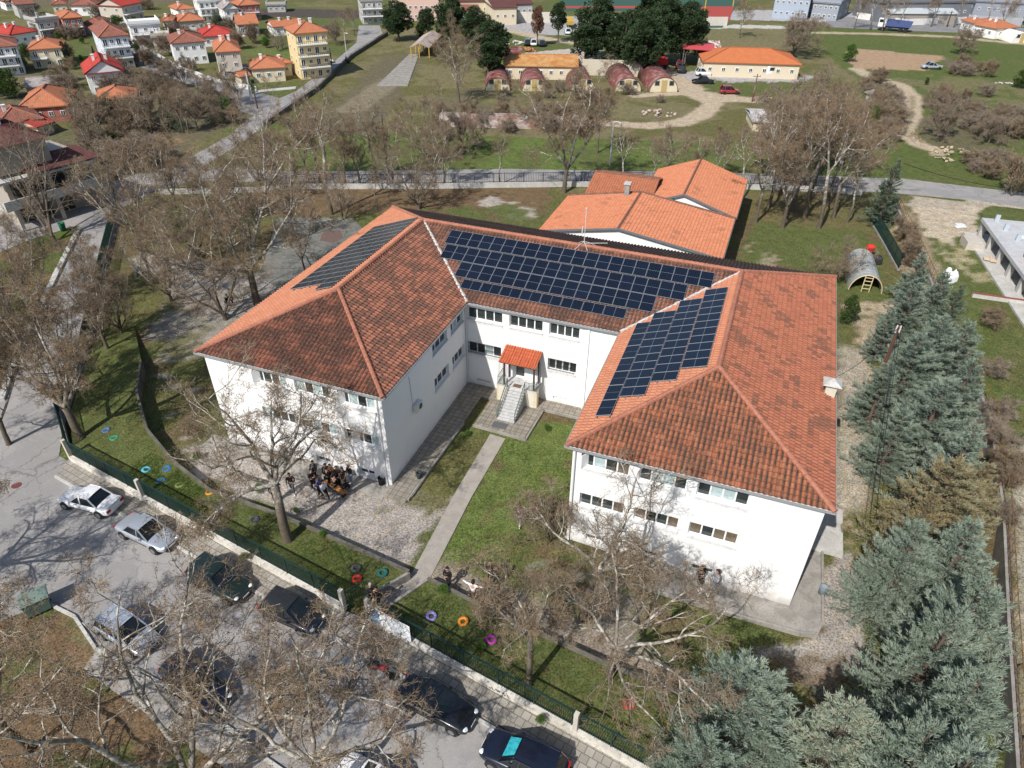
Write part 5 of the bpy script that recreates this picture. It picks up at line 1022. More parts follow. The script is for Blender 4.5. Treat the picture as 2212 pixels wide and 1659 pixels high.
# conifers --------------------------------------------------------
def conifer(seed, H, Rb, nl, nb, droop, tip, sl, sw, step, gap=0., prof=.8, per=3):
    rg = np.random.default_rng(seed); st, dr, ln, rr = [], [], [], []
    for i in range(nl):
        f = (i+.5)/nl; z = H*(gap+(1-gap)*f**.92); R_ = Rb*(1-f)**prof*rg.uniform(.82, 1.12)+.22
        for k in range(max(4, int(nb*(1-f*.55)))):
            a = rg.uniform(0, 6.28); st.append((0, 0, z)); dr.append((math.cos(a), math.sin(a), droop*(1-f)+rg.normal(0, .1)+f*.7)); ln.append(R_*rg.uniform(.65, 1.12)); rr.append(.035*(1-f)+.012)
    st, dr, ln, rr = map(np.array, (st, dr, ln, rr)); P, R = grow(rg, st, unit(dr), ln, rr, np.full(len(rr), .006), 6, .07, tip)
    T = [tubes(np.array([[[0, 0, -.2], [0, 0, H*.4], [0, 0, H*.98]]]), np.array([[H*.022+.06, H*.015+.03, .015]]), 8), tubes(P, R, 3)]
    V = np.concatenate([v for v, f in T]); F = np.concatenate([T[0][1], T[1][1]+len(T[0][0])])
    # side sprays then needles' tufts
    ns = np.maximum(3, (ln/step).astype(int)); C_, D_ = [], []
    for i in range(len(P)):
        n = ns[i]; t = .18+.82*(np.arange(n)+rg.random(n))/n; x = t*6; j = np.minimum(x.astype(int), 5); f = (x-j)[:, None]; p = P[i, j]*(1-f)+P[i, j+1]*f; d = unit(P[i, j+1]-P[i, j]); sd_ = np.cross(d, [0, 0, 1.]); sg = np.where(rg.random(n) < .5, -1, 1)[:, None]
        q = unit(d*rg.uniform(.5, 1.2, (n, 1))+sd_*sg*rg.uniform(.3, 1.1, (n, 1))+np.array([0, 0, 1])*rg.uniform(-.1, .45, (n, 1))); L_ = ln[i]*.22*(1.25-t[:, None])*rg.uniform(.6, 1.3, (n, 1))+.08
        for s in np.linspace(.15, 1, 3): C_.append(p+q*L_*s); D_.append(q)
    C_ = np.concatenate(C_); D_ = np.concatenate(D_); C_ = np.repeat(C_, per, 0)+rg.normal(0, .035, (len(C_)*per, 3)); D_ = unit(np.repeat(D_, per, 0)+rg.normal(0, .38, C_.shape)+np.array([0, 0, .12]))
    w = unit(np.cross(D_, rg.normal(0, 1, C_.shape))); s = sl*rg.uniform(.6, 1.35, (len(C_), 1))
    LV = np.stack([C_-w*sw*.35, C_+D_*s*.45-w*sw, C_+D_*s, C_+D_*s*.45+w*sw], 1).reshape(-1, 3)
    return (V, F), (LV, np.arange(len(LV)).reshape(-1, 4))
NB = needle_mat('blue_cedar_needles', (.30, .36, .285), (.19, .25, .195), (.19, .165, .09), .55); NBR = needle_mat('browning_cedar_needles', (.31, .245, .13), (.26, .245, .15), (.22, .27, .20), .5)
NDK = needle_mat('dark_cedar_needles', (.13, .17, .11), (.19, .24, .17), (.12, .10, .05)); NPALE = needle_mat('pale_cedar_needles', (.36, .42, .31), (.29, .34, .26), (.42, .32, .23), .75)
def con_mesh(*a, nm=NB, **k):
    T, L = conifer(*a, **k); return [npmesh('trunk', *T, [TRK], smooth=True), npmesh('crown', *L, [nm])]
def remat(ms, m): c = ms[1].copy(); c.materials[0] = m; return [ms[0], c]
CA = con_mesh(51, 9, 2.9, 23, 11, -.02, .07, .20, .02, .10, per=5); CB = con_mesh(52, 9, 3.2, 21, 12, .05, .05, .19, .02, .10, prof=.65, per=5); CC = con_mesh(53, 9, 2.4, 24, 10, -.05, .08, .19, .02, .10, prof=.9, per=5)
CED = [  # top point (u, v), height, mesh, scale, label
 (1948, 330, 8.4, CC, NDK, .85, 'dark lone cedar at the top end of the green fence'), (2003, 532, 6.2, CC, None, 1., 'first small blue cedar of the row, nearest the tunnel greenhouse'),
 (1988, 590, 7.2, CA, None, .95, 'blue cedar above the leaning pole, second in the row'), (2085, 600, 8.2, CC, NDK, .95, 'dark green cedar beside the white covered heap'), (2050, 665, 8.0, CA, None, 1., 'blue cedar in front of the dark green cedar'),
 (2000, 705, 7.8, CB, None, .95, 'blue cedar right of the leaning utility pole'), (2115, 762, 8.2, CA, None, .9, 'blue cedar against the outer railing, halfway up the row'), (2060, 800, 8.4, CB, None, .95, 'full blue cedar in the middle of the row'),
 (2125, 895, 8.6, CC, None, 1.05, 'blue cedar just above the browning one'), (2085, 975, 8.6, CB, NBR, 1.0, 'brown-tinged cedar in the middle of the row'), (2030, 1045, 7.4, CA, NBR, .75, 'smaller browning cedar on the yard side'),
 (2120, 1105, 8.6, CA, None, .95, 'blue cedar right below the brown one'), (2000, 1110, 8.0, CB, None, .85, 'pale blue cedar reaching over the concrete slab'), (2155, 1230, 9.2, CA, None, 1., 'blue cedar touching the railing near the right edge'), (2095, 1290, 9.2, CA, None, .85, 'tall blue cedar behind the shaded gravel'),
 (2150, 1430, 9.6, CA, None, .9, 'blue cedar in the lower right corner above the last one'), (2040, 1540, 9., CB, None, .8, 'dense blue cedar at the bottom edge right of the pale one'), (2130, 1600, 9.6, CB, None, 1.0, 'last blue cedar in the lower right corner'),
 (1935, 655, 5.6, CC, None, .9, 'small blue cedar at the lawn edge above the leaning pole head'), (1930, 770, 6.4, CA, None, .85, 'blue cedar whose skirt hides the leaning pole foot'), (1962, 870, 6.6, CB, None, .85, 'low blue cedar beside the two hanging wires'), (2050, 575, 6.2, CA, None, .85, 'blue cedar between the first small one and the dark green one'), (2150, 985, 7.5, CA, NBR, .8, 'browning cedar leaning on the railing'), (2105, 680, 7., CB, None, .8, 'blue cedar behind the dark green one near the low red-capped wall'),
 (1632, 1424, 7.6, CB, None, 1.15, 'broad blue cedar with many tips at the bottom, left of the pale one'), (1858, 1500, 7.6, CA, NPALE, 1.05, 'pale green cedar with pinkish dead twigs at the bottom'), (1545, 1580, 6.8, CB, None, .95, 'blue cedar at the bottom edge beside the bar fence shadow')]
for i, (u, v, h, ms, mt, sx, lb) in enumerate(CED):
    P = G(u, v, h-.3 if u < 1900 or v > 500 else h); z = float(hgt(P[0], P[1])); z = min(z, 0)
    sx *= 1.2 if v < 1040 else 1.15; t = tree_obj('cedar', remat(ms, mt) if mt else ms, None, (P[0], P[1], z), i*1.7, lb, 'cedar', 'cedars along the right boundary'); s = (P[2]-z)/10.0; t.scale = (s*sx*1.06, s*sx*1.06, s)
# pines
QA = cl_mesh(NPINE, 61, 14, 4.6, 2.5, 75, 1.15, 190, .42); QB = cl_mesh(NPINE, 62, 14, 3.6, 4.5, 55, 1.05, 190, .42); QC = cl_mesh(NGRN, 63, 6, 2.6, .6, 45, .8, 150, .25, trunk_r=.15); QD = [QC[0], QC[1].copy()]; QD[1].materials[0] = NBG
QE = cl_mesh(NGRN, 64, 1.6, 1.0, 0., 18, .42, 110, .14, trunk_r=.05)
def ev(ms, H0, u, v, vt, label, sx=1., group=None, name='pine_tree', cat='pine', rz=None): return place(ms, H0, u, v, vt, label, name=name, cat=cat, group=group, rz=rz, sx=sx)
for u, v, vt, ms, sx, lb in [(862, 88, -2, QA, 1.1, 'leftmost dark pine at the top of the field road'), (925, 90, 18, QB, 1., 'slimmer dark pine next to the leftmost one'), (975, 95, -12, QA, 1., 'tall dark pine in front of the pink school block'), (1030, 110, 12, QA, 1., 'dark pine right of the pink school block'), (1062, 165, 40, QA, 1., 'dark pine beside the rusty red shed'),
    (1055, 175, 90, QB, 1.1, 'low dark pine left of the barrel-roofed huts'), (1205, 92, 4, QB, .75, 'slender pine with a bare trunk near the parked cars'), (1285, 130, -10, QA, 1.05, 'dark pine at the left of the central clump, above the long rusty roof'), (1262, 155, 52, QB, 1.2, 'lower front pine of the central clump'), (1345, 150, 20, QA, 1., 'dark pine in the middle of the central clump'),
    (1385, 168, 22, QA, .9, 'dark pine behind the white boundary wall'), (1425, 140, -8, QA, 1., 'tall dark pine rising over the sports field'), (1470, 135, 0, QA, 1., 'dark pine at the right of the central clump beside the red truck'), (1400, 120, -25, QB, 1.1, 'rearmost dark pine over the sports field'), (1500, 118, 20, QB, .9, 'last dark pine left of the rusty shack')]:
    ev(ms, 14, u, v, vt, lb, sx*1.3, 'dark pines')
place(remat(QB, NRD), 14, 1160, 100, 12, 'pine with dead reddish needles near the white wall', name='pine_tree', cat='pine', sx=.75)
SP = con_mesh(54, 9, 2.6, 26, 10, -.1, .0, .34, .07, .2, nm=NPINE, per=3)
ev(SP, 9, 149, 142, 90, 'dark green fir in the village garden', .95, name='fir_tree', cat='fir'); ev(SP, 9, 208, 132, 100, 'dark cypress beside the white three-storey house', .6, name='cypress_tree', cat='cypress'); ev(SP, 9, 98, 80, 60, 'small dark fir left of the brick-red house', 1.1, name='fir_tree', cat='fir')
for u, v, vt, ms, sx, lb, nm in [(20, 212, 150, QC, 1.5, 'big dark evergreen at the left edge of the village', NGRN), (62, 130, 95, QC, 1.1, 'dark round tree in front of the cream house', NGRN), (262, 70, 35, QC, 1.4, 'broad evergreen above the white three-storey house', NGRN), (1832, 133, 96, QD, 1.05, 'bright green round tree beside the winding track', NBG), (2200, 190, 152, QC, 1.1, 'dark green bush at the right edge of the meadow', NGRN),
    (575, 103, 80, QD, 1.2, 'bright green shrub left of the yellow block', NBG), (578, 82, 65, QC, 1.2, 'green hedge shrub behind the bright green one', NGRN), (485, 245, 210, QD, 1.3, 'bright green bush inside the road triangle', NBG), (548, 205, 180, QD, .6, 'climber-covered stump by the white pole', NBG), (2000, 243-60, 168, QC, .9, 'small green bush by the track bend', NGRN),
    (1880, 268, 230, QD, .9, 'yellow-green tree in the scrub left of the track', NBG), (475, 68, 28, QC, 1., 'blue-grey conifer between the village houses', NOL), (520, 95, 82, QC, .9, 'red-leaved shrub in the village gardens', NPU), (85, 230, 200, QC, .8, 'grey-green olive bush behind the orange-roofed house', NOL), (245, 330, 285, QC, 1.2, 'dark ivy-covered bush above the junction', NGRN),
    (240, 250, 212, QC, 1., 'green hedge bush in front of the small white house', NGRN), (1012, 1, -30, QC, 1.4, 'dark conifer beside the dark-red halls', NGRN), (140, 255, 232, QC, 1., 'dark garden bush beside the orange-roofed house', NGRN), (445, 130, 108, QC, .6, 'palm-like crown beside the terracotta villa', NGRN), (2210, 80, 20, QB, 1., 'dark cypress at the upper right corner', NGRN), (2270, 1430, 1380, QC, .6, 'green bush outside the railing', NGRN), (1825, 700, 640, QC, .7, 'small dark evergreen bush at the corner of the right wing', NGRN),
    (345, 100, 85, QC, .8, 'dark round garden shrub behind the modern beige house', NGRN), (430, 30, 8, QC, 1., 'dark trees behind the red-roofed houses', NGRN)]:
    H0 = 14 if ms is QB else 6
    place(remat(ms, nm), H0, u, v, vt, lb, name='evergreen_tree', cat='evergreen', sx=sx)
scatter([(20, 20), (480, 15), (520, 130), (60, 200)], 34, 'dark green garden shrub among the village houses', 'village garden shrubs', (QC, QD), hs=(.16, .42), name='garden_shrub', cat='shrub')
scatter([(20, 20), (520, 15), (560, 130), (60, 220)], 36, 'leafless garden tree among the village houses', 'village garden trees', (PS, PS2), hs=(.6, 1.2)); scatter([(800, 40), (1060, 40), (1100, 110), (930, 120)], 8, 'bushy undergrowth beneath the dark pines', 'undergrowth below the pines', (QC,), hs=(.3, .6), name='undergrowth_bush', cat='bush')
# palm
def palm(u, v, vt, label):
    P = GH(u, v); h = HZ(P, vt); t = empty('palm_tree', tuple(P), 0, label, 'palm'); b = MB(); b.tube([(0, 0, -.1), (.1, 0, h*.5), (0, 0, h*.85)], [.25, .2, .22], 8); b.build('trunk', TRK, t); b = MB()
    for k in range(34):
        a = k*2.4; e = .9-k*.045; p = Vector((0, 0, h*.85)); d = Vector((math.cos(a)*math.cos(e), math.sin(a)*math.cos(e), math.sin(e))); s = Vector((-math.sin(a), math.cos(a), 0))
        for i in range(5):
            q = p+d*(h*.13); w = .32*(1-i/5.5); b.quad(p-s*w, p, q, q-s*w*.85-Vector((0, 0, .1))); b.quad(p, p+s*w, q+s*w*.85-Vector((0, 0, .1)), q); p = q; d = (d-Vector((0, 0, .28))).normalized()
    b.build('crown', NGRN, t)
palm(394, 128, 100, 'palm tree in front of the brown-roofed villa')
# grass tufts
def tufts():
    rg = np.random.default_rng(9); n = 60000; x = rg.uniform(-14, 52, n); y = rg.uniform(-14, 26, n); a = np.array([np.interp(x, gx, np.arange(nx)), np.interp(y, gy, np.arange(ny))]).round().astype(int)
    c = C[a[1], a[0]]; gr = (c[:, 1] > c[:, 0]*1.02) & (c[:, 1] < .2); nz = vnoise(x, y, 1.7, 200)*.6+vnoise(x, y, .5, 201)*.4
    ok = gr & (nz > .46) & ~((x > -.3) & (x < w1+2) & (y > -1.6)) & ~((x > w1) & (x < X2+.2) & (y > 7.3)) & ~((x > X2-.3) & (x < X3+2) & (y > -2)) & ~((x > 16) & (x < 19.4) & (y > -12) & (y < 8) & (np.abs(x-(18.4-(y+6)*.045)) < .75)) & (y > -6.4-(x-18)*.13) & (x > -6)
    x, y, nz = x[ok], y[ok], nz[ok]; z = hgt(x, y)-.02; P = np.repeat(np.stack([x, y, z], 1), 5, 0)+rg.normal(0, .06, (len(x)*5, 3))*[1, 1, 0]
    # on the banks
    m = 26000; s = rg.uniform(0, 1, m); t = rg.uniform(0, 1, m); L = np.array(A0[:2])*0
    FLn = np.array([A0, A1, B0, B2]); RW = np.array(RWL+RWR); fx = np.interp(s, np.linspace(0, 1, 4), FLn[:, 0]); fy = np.interp(fx, FLn[:, 0], FLn[:, 1]); k = np.argsort(RW[:, 0]); ryy = np.interp(fx, RW[k, 0], RW[k, 1]); rz_ = np.interp(fx, RW[k, 0], RW[k, 2])
    yy = fy+.3+(ryy-fy-.5)*t; zz = .55+(rz_-.55)*t-.02; okk = (~((fx > A1[0]-.2) & (fx < B0[0]+1.6))) & (vnoise(fx, yy, 1.1, 203) > .42) & (fx > -3.5) & (fx < 33)
    Q = np.repeat(np.stack([fx, yy, zz], 1)[okk], 5, 0); Q = Q+rg.normal(0, .06, Q.shape)*[1, 1, 0]; P = np.concatenate([P, Q])
    d = unit(rg.normal(0, .45, P.shape)+np.array([0, 0, 1.])); w = unit(np.cross(d, rg.normal(0, 1, P.shape))); h = rg.uniform(.04, .14, (len(P), 1)); V = np.stack([P-w*.014, P+w*.014, P+d*h], 1).reshape(-1, 3)
    me = npmesh('grass', V, np.arange(len(V)).reshape(-1, 3), [needle_mat('grass_blades', (.07, .14, .025), (.10, .16, .035), (.16, .16, .06), .5)]); tag(nobj('grass', me), 'short green grass tufts in the school yard and on the banks', 'grass', None, 'stuff')
tufts()
for i in range(14):
    u, v = [(870, 1225), (700, 1160), (960, 1280), (1040, 1400), (560, 1060), (640, 1108), (530, 1210), (1100, 1350), (1170, 1560), (430, 990), (1010, 940), (1180, 930), (1450, 1330), (390, 1050)][i]
    P = G(u, v, .5) if i in (0, 1, 2, 3, 6, 8) else GH(u, v); s = .25+.15*((i*7) % 5)/5
    t = tree_obj('weed_clump', remat(QE, NBG) if i == 0 else QE_ if i else None, None, P, i, 'leafy green weed clump on the grass', 'weed', 'weed clumps', s) if i else None
    if i == 0: QE_ = remat(QE, NBG)
# ---------------------------------------------------------------- village houses
R_OR = tile_mat('village_orange_tiles', (.42, .155, .08), (.48, .19, .10), (.26, .10, .05), valley=.5, patch=.4, pale=.1, col=.34, row=.42)
R_RED = tile_mat('village_red_sheet', (.42, .05, .04), (.46, .07, .05), (.24, .04, .035), valley=.6, patch=.25, pale=.02, col=.4, row=2.)
R_BR = tile_mat('village_brown_tiles', (.30, .12, .085), (.24, .095, .07), (.13, .065, .05), valley=.6, patch=.6, pale=.1, col=.34, row=.42)
R_WIN = tile_mat('wine_tiles', (.12, .05, .045), (.15, .065, .058), (.07, .035, .03), valley=.6, patch=.3, pale=.03, col=.34, row=.5)
R_GR = mottled('grey_tin_roof', (.34, .32, .31), (.25, .22, .20), 1, .35, .65, .7, .3, (.20, .09, .06), 0, 2)
WW = PM('house_white', (.74, .74, .73), var=.05); WC = PM('house_cream', (.62, .54, .40), var=.06); WY = PM('house_yellow', (.70, .56, .30), var=.05); WG = PM('house_grey', (.42, .41, .39), var=.1); WB = PM('house_beige', (.50, .45, .38), var=.06); WP = PM('house_pink', (.66, .45, .38), var=.05); WD = PM('house_dim', (.30, .27, .24), var=.1); WR = PM('house_brick_red', (.40, .14, .11), var=.1); WBL = PM('house_blue_white', (.62, .66, .72), var=.04)
def win_mesh(w, h, m2):
    b = MB(); b.box((0, 0, 0), (w, .10, h), mi=0); b.box((0, -.05, 0), (w-.16, .03, h-.16), mi=1); b.box((0, -.07, 0), (.06, .02, h-.16), mi=0); o_ = b.build('window', [FRAME, m2]); me = o_.data; bpy.data.objects.remove(o_); return me
WINS = [win_mesh(.75, .75, GLASSD), win_mesh(.85, 1.25, GLASSD), win_mesh(.75, .75, PM('brown_shutter', (.20, .08, .05)))]
def house(label, eL, eR, h, dep, roof='hip', tm=R_OR, wm=WW, st=1, nw=3, rise=None, ov=.5, balc=0, chim=1, swin=1, cat='house', name='village_house', wk=0, group=None, side=2):
    h *= .62; dep *= .9; rise = rise*.75 if rise is not None else None; ov *= .7
    A, B = G(*eL, h), G(*eR, h); d = (B-A)[:2]; L = np.hypot(*d); u = d/L; n = np.array([-u[1], u[0]])
    t = empty(name, (A[0]+u[0]*L/2, A[1]+u[1]*L/2, 0), math.atan2(u[1], u[0]), label, cat, group)
    if name != 'village_house': pass
    L2, rs_ = L/2, (rise if rise is not None else min(L, dep)*.2)
    wx0, wx1, wy0, wy1 = -L2+ov, L2-ov, ov, dep-ov
    b = MB(); b.box((0, dep/2, (h-.5)/2-.02), (wx1-wx0, wy1-wy0, h+.5))
    if roof == 'gabley':
        for y in (wy0, wy1): b.add([(wx0, y, h-.1), (wx1, y, h-.1), (0, y, h+rs_*.93), (wx0, y+(.1 if y == wy0 else -.1), h-.1), (wx1, y+(.1 if y == wy0 else -.1), h-.1), (0, y+(.1 if y == wy0 else -.1), h+rs_*.93)], [(0, 1, 2), (5, 4, 3), (0, 2, 5, 3), (2, 1, 4, 5)])
    if roof == 'gable':
        for x in (wx0, wx1): b.add([(x, wy0, h-.1), (x, wy1, h-.1), (x, dep/2, h+rs_*.93), (x+(.1 if x == wx0 else -.1), wy0, h-.1), (x+(.1 if x == wx0 else -.1), wy1, h-.1), (x+(.1 if x == wx0 else -.1), dep/2, h+rs_*.93)], [(0, 2, 1), (3, 4, 5), (0, 3, 5, 2), (2, 5, 4, 1)])
    wa = b.build('wall', wm, t)
    e = [(-L2, 0, h), (L2, 0, h), (L2, dep, h), (-L2, dep, h)]
    if roof == 'hip':
        k = min(L, dep)/2*.98
        if L >= dep: r = [(-L2+k, dep/2, h+rs_), (L2-k, dep/2, h+rs_)]; Fs = [[e[0], e[1], r[1], r[0]], [e[1], e[2], r[1]], [e[2], e[3], r[0], r[1]], [e[3], e[0], r[0]]]; RL = [(r[0], r[1]), (e[0], r[0]), (e[1], r[1]), (e[2], r[1]), (e[3], r[0])]
        else: r = [(0, k, h+rs_), (0, dep-k, h+rs_)]; Fs = [[e[0], e[1], r[0]], [e[1], e[2], r[1], r[0]], [e[2], e[3], r[1]], [e[3], e[0], r[0], r[1]]]; RL = [(r[0], r[1]), (e[0], r[0]), (e[1], r[0]), (e[2], r[1]), (e[3], r[1])]
    elif roof == 'gable': r = [(-L2, dep/2, h+rs_), (L2, dep/2, h+rs_)]; Fs = [[e[0], e[1], r[1], r[0]], [e[2], e[3], r[0], r[1]]]; RL = [(r[0], r[1])]
    elif roof == 'gabley': r = [(0, 0, h+rs_), (0, dep, h+rs_)]; Fs = [[e[1], e[2], r[1], r[0]], [e[3], e[0], r[0], r[1]]]; RL = [(r[0], r[1])]
    if roof != 'flat':
        # all slopes as one closed roof mesh with tile coordinates
        V, F, UVs = [], [], []
        for P in Fs:
            P = [np.array(p, float) for p in P]; U = unit(P[1]-P[0]); Nn = unit(np.cross(P[1]-P[0], P[-1]-P[0])); Vv = np.cross(Nn, U); F.append(tuple(range(len(V), len(V)+len(P))))
            for p in P: V.append(p); UVs.append(((p-P[0])@U+20, (p-P[0])@Vv+20))
        n0 = len(V); V += [np.array(p)-[0, 0, .16] for p in e]; UVs += [(0, 0)]*4; F.append((n0+3, n0+2, n0+1, n0))
        for i in range(4):
            n1_ = len(V); V += [np.array(e[i])-[0, 0, .16], np.array(e[(i+1) % 4])-[0, 0, .16], np.array(e[(i+1) % 4]), np.array(e[i])]; UVs += [(0, 0)]*4; F.append((n1_, n1_+1, n1_+2, n1_+3))
        me = bpy.data.meshes.new('roof'); me.from_pydata([tuple(v) for v in V], [], F); uvl = me.uv_layers.new(name='UVMap')
        for lp in me.loops: uvl.data[lp.index].uv = UVs[lp.vertex_index]
        me.materials.append(tm); ro = nobj('roof', me, t)
        b = MB()
        for p, q in RL: b.beam(Vector(p)+Vector((0, 0, .05)), Vector(q)+Vector((0, 0, .05)), .22, .14)
        b.build('ridge', CAPM if tm is R_OR or tm is R_BR else tm, ro)
    else:
        b = MB(); b.box((0, dep/2, h+.1), (L, dep, .3)); b.box((0, .1, h+.45), (L, .2, .8)); b.box((-L2+.1, dep/2, h+.45), (.2, dep-.42, .8)); b.box((L2-.1, dep/2, h+.45), (.2, dep-.42, .8)); b.build('roof', wm, t)
    sh = h/st
    for s in range(st):
        z = s*sh+sh*.52
        for k in range(nw):
            x = wx0+(wx1-wx0)*(k+.5)/nw; me = WINS[1 if (balc and k % 2 == 0) else wk]; q = nobj('window', me, t); q.location = (x, wy0-.03, z-(.15 if me is WINS[1] else 0))
        if swin:
            for sd_, x in ((-1, wx0), (1, wx1)):
                for k in range(side): q = nobj('window', WINS[wk], t); q.location = (x+sd_*.03, wy0+(wy1-wy0)*(k+.5)/side, z); q.rotation_euler = (0, 0, math.pi/2*sd_)
        if balc and s >= (1 if st > 1 else 0):
            b = MB(); w_ = (wx1-wx0)*balc; b.box((-(wx1-wx0)/2+w_/2, wy0-.6, s*sh+.05), (w_, 1.2, .14)); bo = b.build('balcony', WW, t)
            b = MB(); x0 = -(wx1-wx0)/2
            for zz in (.35, .65): b.beam((x0, wy0-1.15, s*sh+zz), (x0+w_, wy0-1.15, s*sh+zz), .05, .05); b.beam((x0+.02, wy0-1.15, s*sh+zz), (x0+.02, wy0, s*sh+zz), .05, .05); b.beam((x0+w_-.02, wy0-1.15, s*sh+zz), (x0+w_-.02, wy0, s*sh+zz), .05, .05)
            for k in range(int(w_/.4)): b.box((x0+.1+k*.4, wy0-1.15, s*sh+.35), (.04, .04, .6))
            b.build('railing', BLACK if wm is WY else GREYM, bo)
    for k in range(chim):
        b = MB(); b.box(((-.25+.5*k)*L2*1.2, dep*.45, h+rs_*.9), (.45, .45, 1.1)); b.box(((-.25+.5*k)*L2*1.2, dep*.45, h+rs_*.9+.6), (.6, .6, .12)); b.build('chimney', WW if wm is not WG else WG, t)
    return t
a_ = ca; H = house
H('white-blue three-storey house with brown roof at the left edge', a_(-260, 625), a_(228, 585), 8.5, 10, 'hip', R_BR, WBL, 3, 5, balc=.9, chim=0)
H('cream two-storey house with orange roof beside the garden fir', a_(330, 640), a_(800, 610), 6, 10, 'hip', R_OR, WC, 2, 3, balc=.5)
H('house with bright red roof and two white chimneys in the upper left', a_(120, 450), a_(480, 395), 4.6, 11, 'hip', R_RED, WW, 1, 3, chim=2, wk=0)
H('flat-roofed grey-white house right of the red-roofed one', a_(460, 285), a_(765, 250), 6, 8, 'flat', R_OR, WG, 2, 3, balc=.9, chim=1)
H('two-storey house with stepped orange roof and brick-red panels', a_(780, 238), a_(1070, 215), 7, 11, 'hip', R_OR, WR, 2, 3, balc=.9, chim=0)
H('three-storey white house with brown-orange hip roof and wide balconies', a_(1262, 482), a_(1655, 448), 10, 15, 'hip', R_BR, WBL, 3, 4, balc=1., chim=0, rise=2.2)
H('white chalet with shiny red metal gable roof', a_(1075, 955), a_(1600, 905), 6, 11, 'gabley', R_RED, WW, 2, 3, rise=2.6, chim=2, wk=2)
H('small white house with orange hip roof and front porch', a_(1200, 1305), a_(1750, 1262), 3.6, 9, 'hip', R_OR, WW, 1, 3, rise=1.8, chim=0, wk=2)
H('large orange hip-roofed bungalow with red walls', a_(200, 1400), a_(880, 1350), 4, 12, 'hip', R_OR, WR, 1, 4, rise=2.6, chim=0)
H('low brownish-roofed house in the left foreground of the village', a_(-60, 1620), a_(570, 1520), 3.6, 9, 'hip', R_BR, WW, 1, 3, rise=2., chim=1)
H('ruined shed with grey and rusty tin roof', a_(290, 1120), a_(740, 1095), 2.6, 8, 'gable', R_GR, WD, 1, 0, rise=1.2, chim=0, swin=0, cat='shed', name='tin_shed')
H('modern flat-roofed white house with tall slanted block', a_(1640, 330), a_(2062, 300), 7, 9, 'flat', R_OR, WW, 2, 3, balc=.9, chim=0)
H('modern beige house with flat roofs beside the village road', a_(1935, 485), a_(2185, 470), 5.2, 8, 'flat', R_OR, WB, 1, 2, chim=1)
H('house with red roof and solar panels near the top left', a_(1560, 80), a_(1830, 25), 7, 9, 'gable', R_RED, WB, 2, 3, balc=.9, chim=0)
H('grey house with brown roof at the top left', a_(185, 62), a_(445, 42), 5.5, 9, 'gable', R_BR, WG, 1, 2, chim=0)
H('white house with wide orange-brown roof in the top row', a_(880, 68), a_(1230, 62), 4.5, 10, 'hip', R_BR, WW, 1, 3)
H('low house with brown hip roof between garden trees', a_(1045, 305), a_(1310, 300), 3.2, 9, 'hip', R_BR, WG, 1, 2)
H('white house with orange roof right of the modern white house', a_(2062, 268), a_(2230, 262), 5.5, 8, 'hip', R_OR, WW, 2, 2, chim=1)
H('orange-roofed house at the very top behind the wide roof', a_(1060, 0), a_(1360, 0), 5, 8, 'hip', R_OR, WW, 1, 2); H('brown-roofed house with red awning at the top', a_(650, 60), a_(860, 50), 4, 8, 'hip', R_BR, WC, 1, 2)
H('small white house at the top left corner', a_(40, 20), a_(160, 10), 4, 8, 'hip', R_BR, WW, 1, 2)
H('low cottage with red roof behind the left evergreen', a_(-150, 1100), a_(20, 1060), 3.6, 8, 'hip', R_RED, WW, 1, 2); H('small red-roofed annex below the brownish roof', a_(470, 1640), a_(700, 1560), 2.6, 5, 'gable', R_RED, WC, 1, 1, chim=0)
B_ = cb
H('white house with orange hip roof by the upper street', B_(110, 125), B_(350, 105), 5, 9, 'hip', R_OR, WW, 1, 3); H('house with half red half orange roof and dark veranda', B_(125, 278), B_(478, 252), 4.6, 10, 'hip', R_OR, WB, 1, 3, balc=1.)
H('white two-storey villa with brown roof beside the palm', B_(25, 562), B_(490, 528), 7, 11, 'hip', R_BR, WW, 2, 4, chim=1); H('bungalow with wide red hip roof behind the solar villa', B_(410, 475), B_(870, 445), 3.6, 11, 'hip', R_RED, WW, 1, 3)
H('terracotta-roofed villa with small solar panels and round arch', B_(585, 672), B_(940, 650), 8, 12, 'hip', R_OR, WB, 3, 2, chim=2, rise=2.2)
H('single-storey house with bright orange roof by the triangular verge', B_(1050, 888), B_(1512, 862), 4.2, 9, 'hip', R_OR, WC, 1, 3, chim=1, rise=1.9); H('orange-roofed rear wing of the house by the verge', B_(1440, 820), B_(1605, 800), 4., 7, 'hip', R_OR, WC, 1, 1)
H('yellow four-storey apartment block with black balconies', B_(1612, 435), B_(2062, 400), 13.5, 9, 'hip', R_OR, WY, 4, 4, balc=.95, chim=2, rise=2., cat='apartment block', name='apartment_block')
H('orange gable-roofed house with a skylight', B_(885, 318), B_(1172, 300), 4.2, 9, 'gable', R_OR, WD, 1, 3, balc=.9, rise=2.4); H('long low white house with orange roof left of the yellow block', B_(1345, 348), B_(1745, 315), 3.4, 8, 'gable', R_OR, WW, 1, 4, chim=2, rise=1.4)
H('white gabled house with grey roof at the top', B_(700, 120), B_(925, 105), 6.5, 9, 'gabley', R_GR, WW, 2, 2, rise=2.); H('brick-red house with balcony and orange roof at the top', B_(905, 72), B_(1195, 50), 6.5, 9, 'hip', R_OR, WR, 2, 3, balc=.9)
H('three-storey white house with balconies at the top edge', B_(375, 30), B_(680, 10), 8, 9, 'flat', R_OR, WW, 3, 4, balc=.9, chim=0); H('red-roofed house partly behind the white gabled one', B_(590, 60), B_(720, 50), 5, 9, 'gabley', R_RED, WW, 1, 1)
